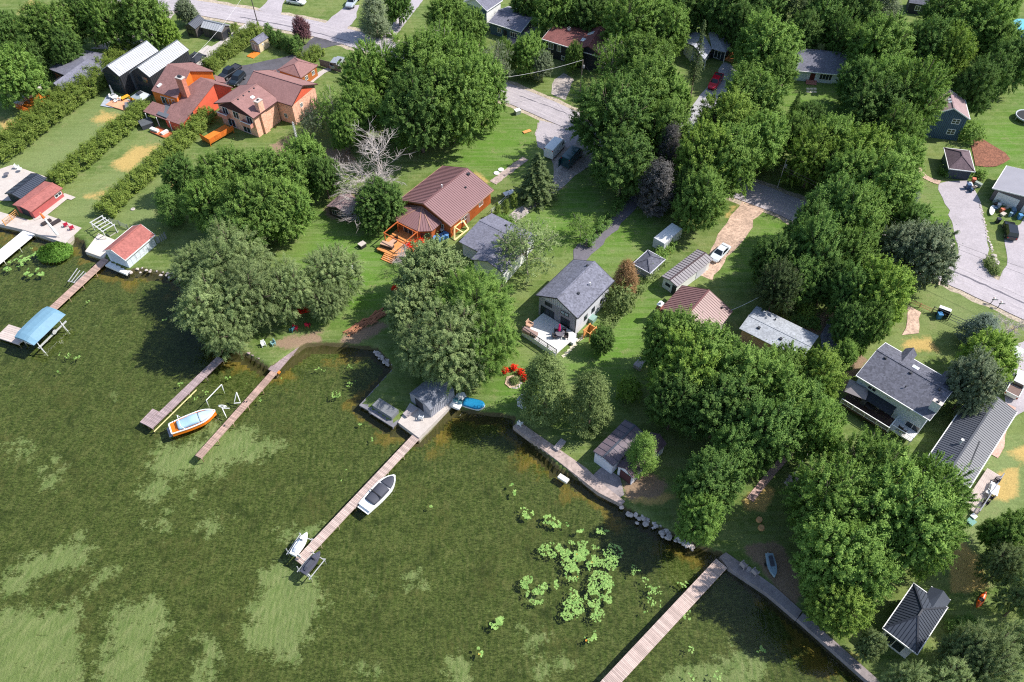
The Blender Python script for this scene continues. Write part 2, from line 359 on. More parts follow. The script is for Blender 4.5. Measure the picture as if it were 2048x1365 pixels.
mud = thresh(nt, sock_attr(nt, 'shal'), thresh(nt, n_big, n_mid, .6, .3, .7), .9, .52, 1.0)
col = mixc(nt, math_(nt, 'MULTIPLY', mud, .85), col, mixc(nt, n_fine, (.14,.095,.02), (.46,.33,.09)))
L.new(col, b.inputs['Base Color']); b.inputs['Roughness'].default_value = .95; b.inputs['Specular IOR Level'].default_value = .05
bn = node(nt, 'ShaderNodeBump'); bn.inputs['Strength'].default_value = .9; bn.inputs['Distance'].default_value = .35; L.new(n_fine, bn.inputs['Height']); L.new(bn.outputs[0], b.inputs['Normal'])
o_bed.data.materials.append(m)
# water surface
m, nt, b = newmat('lake water'); L = nt.links; Pw = wpos(nt); nt.nodes.remove(b)
mp = node(nt, 'ShaderNodeMapping'); mp.inputs['Rotation'].default_value = (0, 0, R(75)); mp.inputs['Scale'].default_value = (1, .28, 1); L.new(Pw, mp.inputs['Vector'])
wn = noise(nt, 2.4, 3, .55, mp.outputs[0]); bn = node(nt, 'ShaderNodeBump'); bn.inputs['Strength'].default_value = .4; bn.inputs['Distance'].default_value = .1; L.new(wn.outputs[0], bn.inputs['Height'])
gl = node(nt, 'ShaderNodeBsdfGlossy'); gl.inputs['Roughness'].default_value = .06; L.new(bn.outputs[0], gl.inputs['Normal'])
tr = node(nt, 'ShaderNodeBsdfTransparent'); wv = ramp(nt, wn.outputs[0], .35, .65, (.70,.80,.62,1), (1,1,.96,1)); L.new(wv.outputs[0], tr.inputs[0])  # light and dark of the ripples painted into the tint along the waves
fr = node(nt, 'ShaderNodeFresnel'); fr.inputs[0].default_value = 1.33; L.new(bn.outputs[0], fr.inputs['Normal'])
ms = node(nt, 'ShaderNodeMixShader'); L.new(fr.outputs[0], ms.inputs[0]); L.new(tr.outputs[0], ms.inputs[1]); L.new(gl.outputs[0], ms.inputs[2]); L.new(ms.outputs[0], nt.nodes['Material Output'].inputs[0])
q = MB(); q.poly([(-3000,-600,0),(3000,-600,0),(3000,260,0),(-3000,260,0)]); q.build('lake_water', m, kind='structure')
# ---------------------------------------------------------------- roads, drives, paths
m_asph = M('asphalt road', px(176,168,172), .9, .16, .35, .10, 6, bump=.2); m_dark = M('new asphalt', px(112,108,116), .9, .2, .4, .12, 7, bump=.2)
m_black = M('sealed asphalt', px(92,90,96), .85, .35, .5, .1, 7, bump=.2); m_conc = M('concrete slab', px(192,184,178), .85, .16, .6, .06, 5, bump=.1)
m_grav = M('gravel', px(172,162,156), .95, .25, .6, .35, 5, bump=.5); m_shld = M('gravel shoulder', px(182,168,148), .95, .3, 1.0, .3, 6, bump=.5)
m_path = M('worn dirt path', px(196,168,148), .95, .3, .6, .25, 4, bump=.4); m_pad = M('speckled pad', px(128,132,142), .9, .25, .6, .25, 3, bump=.3)
_lvl = [0]
def dens(pts, step=3.0):
    r = []
    for i in range(len(pts)):
        a, b_ = Vector(pts[i]), Vector(pts[(i+1) % len(pts)]); n = max(1, int((b_-a).length/step)); r += [a.lerp(b_, k/n) for k in range(n)]
    return r
def sheet(name, pxs, m, z=None, wob=.25, seed=1, label=None):
    "flat paving sheet a few mm above the ground, slightly uneven edge"
    rs = random.Random(seed+len(pxs)); _lvl[0] += 1; z = LZ-.03+.004+.0035*_lvl[0] if z is None else z
    pts = [W(x, y, z) for x, y in pxs]; pts = dens([Vector((p.x, p.y, z)) for p in pts], 1.6)
    pts = [p+Vector((rs.uniform(-wob, wob), rs.uniform(-wob, wob), 0)) for p in pts]
    q = MB(); q.poly(pts); o = q.build(name, m, kind='structure'); 
    if label: o['label'] = label
    return o
def ribbon(name, pxs, wd, m, off=0.0, wob=.12, seed=1):
    rs = random.Random(seed); _lvl[0] += 1; z = LZ-.03+.004+.0035*_lvl[0]; P = [W(x, y, z) for x, y in pxs]; pts = []
    for i in range(len(P)-1):
        for k in range(8):
            t = k/8; p0, p1, p2, p3 = P[max(i-1,0)], P[i], P[i+1], P[min(i+2,len(P)-1)]
            pts.append(.5*((2*p1)+(p2-p0)*t+(2*p0-5*p1+4*p2-p3)*t*t+(3*p1-p0-3*p2+p3)*t**3))
    pts.append(P[-1]); q = MB(); Lf = []; Rt = []
    for i, p in enumerate(pts):
        d = (pts[min(i+1,len(pts)-1)]-pts[max(i-1,0)]).normalized(); n = Vector((-d.y, d.x, 0))
        Lf.append(p+n*(wd/2+off+rs.uniform(-wob,wob))); Rt.append(p-n*(wd/2-off+rs.uniform(-wob,wob)))
    N = len(pts); q.add(Lf+Rt, [(N+i, N+i+1, i+1, i) for i in range(N-1)]); return q.build(name, m, kind='structure')
ROAD = [(150,-40),(260,-8),(380,13),(490,32),(600,51),(690,73),(800,107),(900,146),(1028,191),(1160,247),(1345,325),(1535,397),(1700,466),(1900,544),(2036,606),(2300,730)]
ribbon('road_shoulder', ROAD, 8.6, m_shld, wob=.35); 
sheet('parking_drive', [(180,97),(250,102),(305,72),(340,40),(362,14),(330,0),(300,20),(285,52),(240,76)], m_grav)
sheet('gravel_lot', [(1077,246),(1070,268),(1080,292),(1108,330),(1105,372),(1077,390),(1016,430),(1030,446),(1112,384),(1150,352),(1196,320),(1172,287),(1162,260)], m_grav)
sheet('paved_apron', [(1080,240),(1072,266),(1078,294),(1104,305),(1150,290),(1160,262)], m_asph)
sheet('dirt_drive', [(1484,403),(1533,414),(1508,442),(1490,477),(1455,516),(1422,560),(1400,552),(1436,470),(1460,432)], m_path)
sheet('far_drive', [(1101,189),(1109,160),(1129,147),(1148,160),(1129,200)], m_grav)
sheet('wide_drive', [(1889,362),(1932,360),(1960,398),(1966,440),(1978,497),(1968,530),(1984,556),(2060,610),(1890,560),(1904,519),(1917,504),(1897,420),(1882,395),(1877,367)], m_asph)
sheet('side_lot', [(2000,566),(2014,517),(2011,474),(2060,430),(2100,470),(2100,640),(2040,600)], m_asph)
sheet('truck_drive', [(2030,690),(2075,670),(2085,800),(2024,836),(2008,806)], m_asph)
sheet('shared_drive', [(515,21),(545,-6),(572,-6),(560,30)], m_asph); sheet('upper_drive', [(648,48),(692,13),(718,10),(712,35),(692,62)], m_asph)
ribbon('lane', [(772,82),(790,58),(812,30),(838,-4)], 2.7, m_asph); 
sheet('black_drive', [(440,152),(479,132),(530,122),(582,112),(628,75),(692,88),(668,92),(640,100),(600,128),(560,160),(500,172),(446,170)], m_black)
ribbon('concrete_drive', [(392,132),(420,106),(465,74),(506,46)], 2.7, m_conc, wob=.05); sheet('concrete_pad', [(396,104),(414,91),(432,96),(412,112)], m_conc, wob=.05)
sheet('long_drive', [(1450,124),(1394,200),(1345,275),(1330,320),(1352,322),(1386,258),(1486,158),(1464,130)], M('pale asphalt', px(176,174,178), .9, .12, .4, .08, 6))
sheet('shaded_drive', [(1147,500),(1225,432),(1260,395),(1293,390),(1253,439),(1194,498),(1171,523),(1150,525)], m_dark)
ribbon('edged_walk', [(986,366),(1020,340),(1051,317)], 1.6, M('grey brown pavers', px(178,160,150), .9, .25, 1, .2, 4)); ribbon('shed_walk', [(1830,322),(1840,345),(1858,358),(1880,366)], 1.3, m_path)
sheet('gate_path', [(1814,612),(1842,624),(1839,668),(1806,672),(1815,640)], m_path); sheet('gravel_pad', [(1640,672),(1660,636),(1702,656),(1684,702),(1645,710)], m_pad, wob=.1)
ribbon('garden_walk', [(1500,1000),(1540,950),(1580,905),(1600,880)], 1.0, M('old concrete walk', px(190,160,150), .9, .2, .8, .1, 4), wob=.03)
ribbon('brick_walk', [(1988,912),(2000,890),(2004,862),(2024,812)], 1.1, M('pink pavers', px(205,165,150), .9, .2, 1, .15, 5), wob=.03)
ribbon('side_path', [(590,190),(640,148),(660,138)], 1.4, m_conc, wob=.04)
ribbon('road', ROAD, 6.3, m_asph, wob=.1)
for of in (-1.9,-.7,.9,2.1): ribbon('road_track', ROAD, .5, M('worn asphalt', px(182,174,177), .9, .2, .5, .1, 6), off=of, wob=.08)
ribbon('road_patch_line', [(1890,536),(1960,566),(2060,612)], .35, m_dark); ribbon('road_patch_line', [(480,34),(600,58),(700,84)], .3, m_dark)
ribbon('road_patch_line', [(1040,192),(1120,222),(1165,242)], .2, m_dark)
sheet('mulch_bed', [(1947,281),(1966,277),(1990,290),(2019,318),(1998,335),(1955,330),(1946,305)], M('red mulch', px(138,92,72), .95, .3, 2, .35, 5, bump=.6), wob=.5)
sheet('stone_bed', [(1014,752),(1030,748),(1042,758),(1038,772),(1022,776),(1012,766)], M('bed gravel', px(190,165,140), .95, .3, 2, .4, 6), wob=.2)
# ---------------------------------------------------------------- foliage builders
def leafmesh(name, C, N, size, tint, slim=.62):
    n = len(C); rs = np.random.RandomState(len(C) % 9973)
    N = N/np.maximum(np.linalg.norm(N, axis=1, keepdims=True), 1e-6); r = rs.normal(size=(n, 3)); t = np.cross(N, r); t /= np.maximum(np.linalg.norm(t, axis=1, keepdims=True), 1e-6); s = np.cross(N, t)
    L = (size*rs.uniform(.7, 1.3, n))[:,None]; Wd = L*slim
    co = np.empty((n, 4, 3)); co[:,0] = C-t*L*.55; co[:,1] = C+s*Wd*.5-N*L*.08; co[:,2] = C+t*L*.55; co[:,3] = C-s*Wd*.5-N*L*.08
    me = bpy.data.meshes.new(name); fastmesh(me, co.reshape(-1, 3), np.arange(n*4).reshape(-1, 4))
    a = me.attributes.new('tint', 'FLOAT', 'FACE'); a.data.foreach_set('value', np.clip(tint, 0, 1).astype(np.float32)); return me
def sprays(P, D, rad, nleaf, rs, flat=.55, up=.6, out=.6, rnd=.55, tl=.55, droop=0.0):
    "leaf positions, normals, tints for leaf sprays at P growing along D"
    k = len(P); C = np.repeat(P, nleaf, 0); Dd = np.repeat(D, nleaf, 0); n = len(C); rr = np.repeat(rad, nleaf)[:,None]
    g = rs.normal(size=(n, 3))*.5; ax = (g*Dd).sum(1, keepdims=True)
    off = g*flat+Dd*ax*(1.15-flat)+Dd*.15; off[:,2] -= droop*np.abs(off[:,0]+off[:,1]); C = C+off*rr
    N = np.array([0, 0, up])+Dd*out+rs.normal(size=(n, 3))*rnd*.6
    T = np.repeat(rs.uniform(0, 1, k), nleaf)*tl+rs.uniform(0, 1, n)*(1-tl)
    return C, N, T
def fib(n, rs):
    i = np.arange(n)+.5; ph = np.arccos(1-2*i/n); th = np.pi*(1+5**.5)*i+rs.uniform(0, 6)
    return np.stack([np.cos(th)*np.sin(ph), np.sin(th)*np.sin(ph), np.cos(ph)], 1)
def crown_round(seed, r0=5.5, h0=12, nl=9, leaf=.29, nleaf=96, sp=1.1, flat=.42, slim=.58, droop=0.0, lobr=(.42,.62), up=.6, tall=.42):
    "crown of overlapping lobes covered with leaf sprays"
    rs = np.random.RandomState(seed); zc = h0*.58; lob = [(np.array([0,0,zc+h0*.10]), r0*.62)]
    for i in range(nl+7):
        a = 2.4*i+rs.uniform(-.4,.4); e = -.62+1.3*(i+.5)/(nl+7)+rs.uniform(-.1,.1); rr = r0*rs.uniform(*lobr)*.74; rad = (r0*rs.uniform(.86,1.1)-rr*.75)*math.sqrt(max(.12, 1-max(e,-.2)**2))
        lob.append((np.array([math.cos(a)*rad, math.sin(a)*rad, zc+e*h0*tall]), rr))
    lob.append((np.array([rs.uniform(-1,1), rs.uniform(-1,1), zc+h0*tall*.72]), r0*.38)); P = []; D = []
    for c, rr in lob:
        n = int(10*rr*rr*sp*1.0+6); d = fib(n, rs); d += rs.normal(size=d.shape)*.16; d /= np.linalg.norm(d, axis=1, keepdims=True)
        p = c+d*rr*rs.uniform(.72, 1.28, (n, 1))*np.array([1,1,.85])
        ok = np.ones(n, bool)
        for c2, r2 in lob:
            if c2 is c: continue
            ok &= np.linalg.norm((p-c2)/np.array([1,1,.85]), axis=1) > r2*.80
        ok &= p[:,2] > h0*.14; P.append(p[ok]); D.append(d[ok])
    P = np.concatenate(P); D = np.concatenate(D); D = D+np.array([0,0,.25]); D /= np.linalg.norm(D, axis=1, keepdims=True)
    rad = rs.uniform(.5, 1.3, len(P))*.78; C, N, T = sprays(P, D, rad, nleaf, rs, flat, up=up, droop=droop)
    # inner, sparser foliage, tinted darker: inner crown shade put into leaf colour
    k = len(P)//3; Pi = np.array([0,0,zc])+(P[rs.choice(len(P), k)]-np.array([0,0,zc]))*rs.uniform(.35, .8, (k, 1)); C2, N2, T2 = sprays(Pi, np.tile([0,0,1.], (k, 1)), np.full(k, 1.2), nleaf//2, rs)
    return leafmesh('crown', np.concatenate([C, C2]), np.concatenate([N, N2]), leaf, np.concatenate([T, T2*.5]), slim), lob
def trunk_mesh(lob, h0, r=.28, seed=0, lean=.3):
    rs = np.random.RandomState(seed+77); q = MB(); top = Vector((rs.uniform(-lean,lean), rs.uniform(-lean,lean), h0*.62))
    q.tube([(0,0,-.2),(0,0,.25),top*.5,top,top+Vector((0,0,h0*.2))], [r*1.5,r*1.1,r*.85,r*.5,r*.15], 8)
    for c, rr in lob[1:]:
        b = top*rs.uniform(.45, .9); e = Vector(c); m_ = b.lerp(e, .5)+Vector((0,0,-.3)); q.tube([b, m_, e, e+(e-m_).normalized()*rr*.8+Vector((0,0,.3))], [r*.42,r*.3,r*.18,.03], 5)
        for k in range(3):
            d = Vector(rs.normal(size=3)); d.z = abs(d.z); d.normalize(); q.tube([m_.lerp(e,.5+.2*k), e+d*rr*.95], [r*.13,.025], 4)
    me = bpy.data.meshes.new('trunk'); me.from_pydata(q.v, [], q.f); me.materials.append(None); me.polygons.foreach_set('use_smooth', [True]*len(q.f)); return me
def crown_spruce(seed, r0=3.0, h0=11, leaf=.30, dens_=1.0, droop=.25, base=.08, rag=.25):
    rs = np.random.RandomState(seed); C = []; N = []; T = []; z = h0*base; lob = []
    while z < h0:
        f = (z-h0*base)/(h0*(1-base)); rr = r0*(1-f)**.8*rs.uniform(1-rag, 1)+.12; nb = max(4, int(9*(1-f)*dens_+4)); a0 = rs.uniform(0, 6)
        for k in range(nb):
            a = a0+2*math.pi*k/nb+rs.uniform(-.2,.2); L_ = rr*rs.uniform(.7, 1.1); d = np.array([math.cos(a), math.sin(a), 0]); m_ = int(22*L_*dens_+8)
            t = rs.uniform(.1, 1, m_)**.7; s = rs.normal(size=m_)*.18*L_*(1.1-t); p = d*(t*L_)[:,None]+np.array([-d[1], d[0], 0])*s[:,None]
            p[:,2] = z-droop*L_*t*t+rs.normal(size=m_)*.07; C.append(p); N.append(np.tile([d[0]*.5, d[1]*.5, 1.0], (m_, 1))+rs.normal(size=(m_, 3))*.4); T.append(t*.6+rs.uniform(0,.4,m_))
        z += .30+.28*(1-f)
    C = np.concatenate(C); N = np.concatenate(N); T = np.concatenate(T); return leafmesh('crown', C, N, leaf, T, .4), [(np.zeros(3), 1)]
def crown_column(seed, r0=1.6, h0=8, leaf=.22, n=5200, pw=.5, rag=.2, open_=0.0):
    rs = np.random.RandomState(seed); k = n//26; z = rs.uniform(.05, 1, k); a = rs.uniform(0, 2*np.pi, k); prof = np.minimum(1, z*5)*np.power(np.clip(1-z, 0, 1), pw)
    lump = 1+rag*np.sin(a*3+z*9+seed)*.6+rs.uniform(-rag, rag, k)*.7; rr = r0*prof*lump; P = np.stack([np.cos(a)*rr, np.sin(a)*rr, z*h0], 1); D = np.stack([np.cos(a), np.sin(a), np.full(k, .7)], 1); D /= np.linalg.norm(D, axis=1, keepdims=True)
    C, N, T = sprays(P, D, np.full(k, .42+.12*r0), 26, rs, .5, up=.5, out=.7); return leafmesh('crown', C, N, leaf, T, .5), [(np.zeros(3), 1)]
def crown_bush(seed, r0=1.5, h0=1.8, leaf=.26, k=70):
    rs = np.random.RandomState(seed); d = fib(k, rs); d = d[d[:,2] > -.35]; P = d*np.array([r0, r0, h0*.5])*rs.uniform(.75, 1.1, (len(d), 1))+np.array([0,0,h0*.5]); P[:,2] = np.maximum(P[:,2], .1)
    C, N, T = sprays(P, d, np.full(len(P), .5), 34, rs, .6); return leafmesh('crown', C, N, leaf, T), [(np.zeros(3), 1)]
def dead_tree(seed, h0=11, r=.15):
    rs = np.random.RandomState(seed); q = MB()
    def grow(p, d, L_, r_, lv):
        n = 3; pts = [p]; dd = d.copy(); rad = [r_]
        for i in range(n):
            dd = (dd+Vector(rs.normal(size=3))*.16+Vector((0,0,.04))).normalized(); pts.append(pts[-1]+dd*(L_/n)); rad.append(r_*(1-.28*(i+1)))
        q.tube(pts, rad, 6 if lv < 2 else 4, cap=False)
        if lv >= 4: return
        for k in range([7,6,6,5][lv]):
            t = rs.uniform(.25, 1); i = min(int(t*n), n-1); b = pts[i].lerp(pts[i+1], t*n-i); nd = (dd+Vector(rs.normal(size=3))*[.75,.6,.5,.5][lv]).normalized()
            if nd.z < -.15: nd.z *= -.5
            grow(b, nd, L_*rs.uniform(.45,.68), max(r_*.5,.012), lv+1)
    grow(Vector((0,0,-.1)), Vector((0,0,1)), h0*.48, r, 0)
    me = bpy.data.meshes.new('trunk'); me.from_pydata(q.v, [], q.f); me.materials.append(None); return me
# ---- materials of leaves and bark
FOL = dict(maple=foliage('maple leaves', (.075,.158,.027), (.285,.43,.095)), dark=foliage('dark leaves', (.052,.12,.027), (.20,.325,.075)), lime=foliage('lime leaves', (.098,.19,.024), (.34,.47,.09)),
 willow=foliage('willow leaves', (.115,.18,.06), (.37,.45,.19)), olive=foliage('olive needles', (.085,.13,.036), (.26,.33,.115)), hedge=foliage('cedar hedge', (.09,.155,.024), (.31,.39,.08)),
 spruce=foliage('spruce needles', (.045,.09,.034), (.17,.22,.085)), blue=foliage('blue spruce needles', (.07,.11,.085), (.22,.275,.22)), grey=foliage('grey leaves', (.095,.135,.075), (.31,.36,.22)), plum=foliage('plum leaves', (.11,.045,.06), (.36,.18,.20)),
 rust=foliage('rusty foliage', (.14,.085,.04), (.46,.27,.13)), smoke=foliage('purple grey needles', (.055,.052,.05), (.19,.18,.175)), grass=foliage('reeds', (.06,.14,.02), (.17,.32,.05)), red=foliage('red flowers', (.55,.01,.005), (.9,.06,.02), .2, .05))
bark = M('bark', px(122,106,96), .95, .3, 1.5, .2, 9); bark_dead = M('dead wood', px(186,176,170), .9, .25, 1.5, .15, 9); bark_pale = M('pale bark', px(172,160,150), .9, .25, 1.5, .2, 9)
SH = {}
def shape(key):
    if key in SH: return SH[key]
    k, i = key
    if k == 'round': me, lob = crown_round(11+i*7, nl=[9,8,10,9,7][i]); t = trunk_mesh(lob, 12, .27, i); r0, h0 = 5.9, 12.4
    elif k == 'feather': me, lob = crown_round(51+i*5, nl=9, leaf=.28, nleaf=104, flat=.28, slim=.42, droop=.1, up=.4); t = trunk_mesh(lob, 12, .30, i+9); r0, h0 = 6.0, 12.4
    elif k == 'willow': me, lob = crown_round(91+i*5, nl=9, leaf=.25, nleaf=125, flat=.36, slim=.30, droop=.3, sp=1.1); t = trunk_mesh(lob, 12, .34, i+5, .6); r0, h0 = 5.9, 12.2
    elif k == 'sparse': me, lob = crown_round(131+i*5, nl=8, leaf=.27, nleaf=34, sp=.36, lobr=(.3,.42)); t = trunk_mesh(lob, 12, .2, i+3, .8); r0, h0 = 5.8, 12.2
    elif k == 'spruce': me, lob = crown_spruce(3+i*9); t = trunk_mesh([lob[0]], 11, .2, i, .02); r0, h0 = 3.0, 11
    elif k == 'thin': me, lob = crown_spruce(33+i, 1.7, 14, .28, .55, .2, .25, .5); t = trunk_mesh([lob[0]], 14, .16, i, .02); r0, h0 = 1.6, 14
    elif k == 'column': me, lob = crown_column(5+i, 1.0, 5, .22, 3600, .42, .1); t = trunk_mesh([lob[0]], 4, .1, i, .01); r0, h0 = 1.05, 5
    elif k == 'cedar': me, lob = crown_column(15+i*3, 3.0, 11, .27, 17000, .40, .28); t = trunk_mesh([lob[0]], 10, .3, i, .02); r0, h0 = 3.2, 11
    elif k == 'bush': me, lob = crown_bush(25+i*3); t = trunk_mesh([lob[0]], 1.2, .06, i, .05); r0, h0 = 1.6, 1.9
    SH[key] = (me, t, r0, h0); return SH[key]
_ti = [0]
def tree(kind, fol, cx, cy, rpx, h, label, name='tree', cat='tree', group=None, bk=None, at=.58, seed=None, zb=LZ-.05):
    _ti[0] += 1; i = _ti[0]; n = dict(round=5, feather=3, willow=3, sparse=2, spruce=3, thin=1, column=2, cedar=2, bush=3)[kind]
    me, tm, r0, h0 = shape((kind, i % n)); p = W(cx, cy, zb+h*at); r = rpx/ppm(cx, cy, zb+h*at)
    rs = random.Random(i*13); o = thing(name, label, cat, (p.x, p.y, zb), group, rs.uniform(0, 6.28)); o.scale = (r/r0, r/r0, h/h0)
    for nm, me_, mt in (('trunk', tm, bk or bark), ('crown', me, FOL[fol])):
        c = bpy.data.objects.new(nm, me_); link(c, o)
        if len(me_.materials) == 0: me_.materials.append(None)
        c.material_slots[0].link = 'OBJECT'; c.material_slots[0].material = mt
    return o
def hedge(pxs, wd, h, label, fol='hedge', leaf=.27, seed=1, z=LZ, name='hedge', cat='hedge', dn=1.5, wob=.12):
    rs = np.random.RandomState(seed); P = [W(x, y, z+h*.6) for x, y in pxs]; P = [Vector((p.x, p.y, z)) for p in P]; C = []; D = []
    for a, b in zip(P, P[1:]):
        L_ = (b-a).length; t = (b-a).normalized(); nn = Vector((-t.y, t.x, 0)); k = int(L_*(wd+2*h)*2.6*dn)
        for _ in range(k):
            s = rs.uniform(0, L_); q = rs.uniform(-1, 1)*(wd/2+h*.85); lump = 1+wob*math.sin(s*1.9+seed)+wob*rs.uniform(-1, 1)
            if abs(q) < wd/2: off, zz, d = q, h*lump, (0, 0, 1)
            else: sg = 1 if q > 0 else -1; off, zz, d = sg*wd/2*lump, max(.15, h-(abs(q)-wd/2)), (nn.x*sg, nn.y*sg, .6)
            p = a+t*s+nn*off; C.append((p.x, p.y, z+zz)); D.append(d)
    C = np.array(C); D = np.array(D, float); D /= np.linalg.norm(D, axis=1, keepdims=True); c, N, T = sprays(C, D, rs.uniform(.45, .75, len(C)), 40, rs, .6)
    o = thing(name, label, cat, (P[0].x, P[0].y, z)); me = leafmesh('foliage', c-np.array(P[0]), N, leaf, T, .5); me.materials.append(FOL[fol]); link(bpy.data.objects.new('foliage', me), o)
    q = MB()
    for a, b in zip(P, P[1:]):
        n = max(2, int((b-a).length/1.3))
        for k in range(n): p = a.lerp(b, (k+.5)/n); q.tube([p, p+Vector((rs.uniform(-.1,.1), rs.uniform(-.1,.1), h*.8))], [.07,.03], 5)
    q.build('stem', bark, o, kind='stuff'); return o
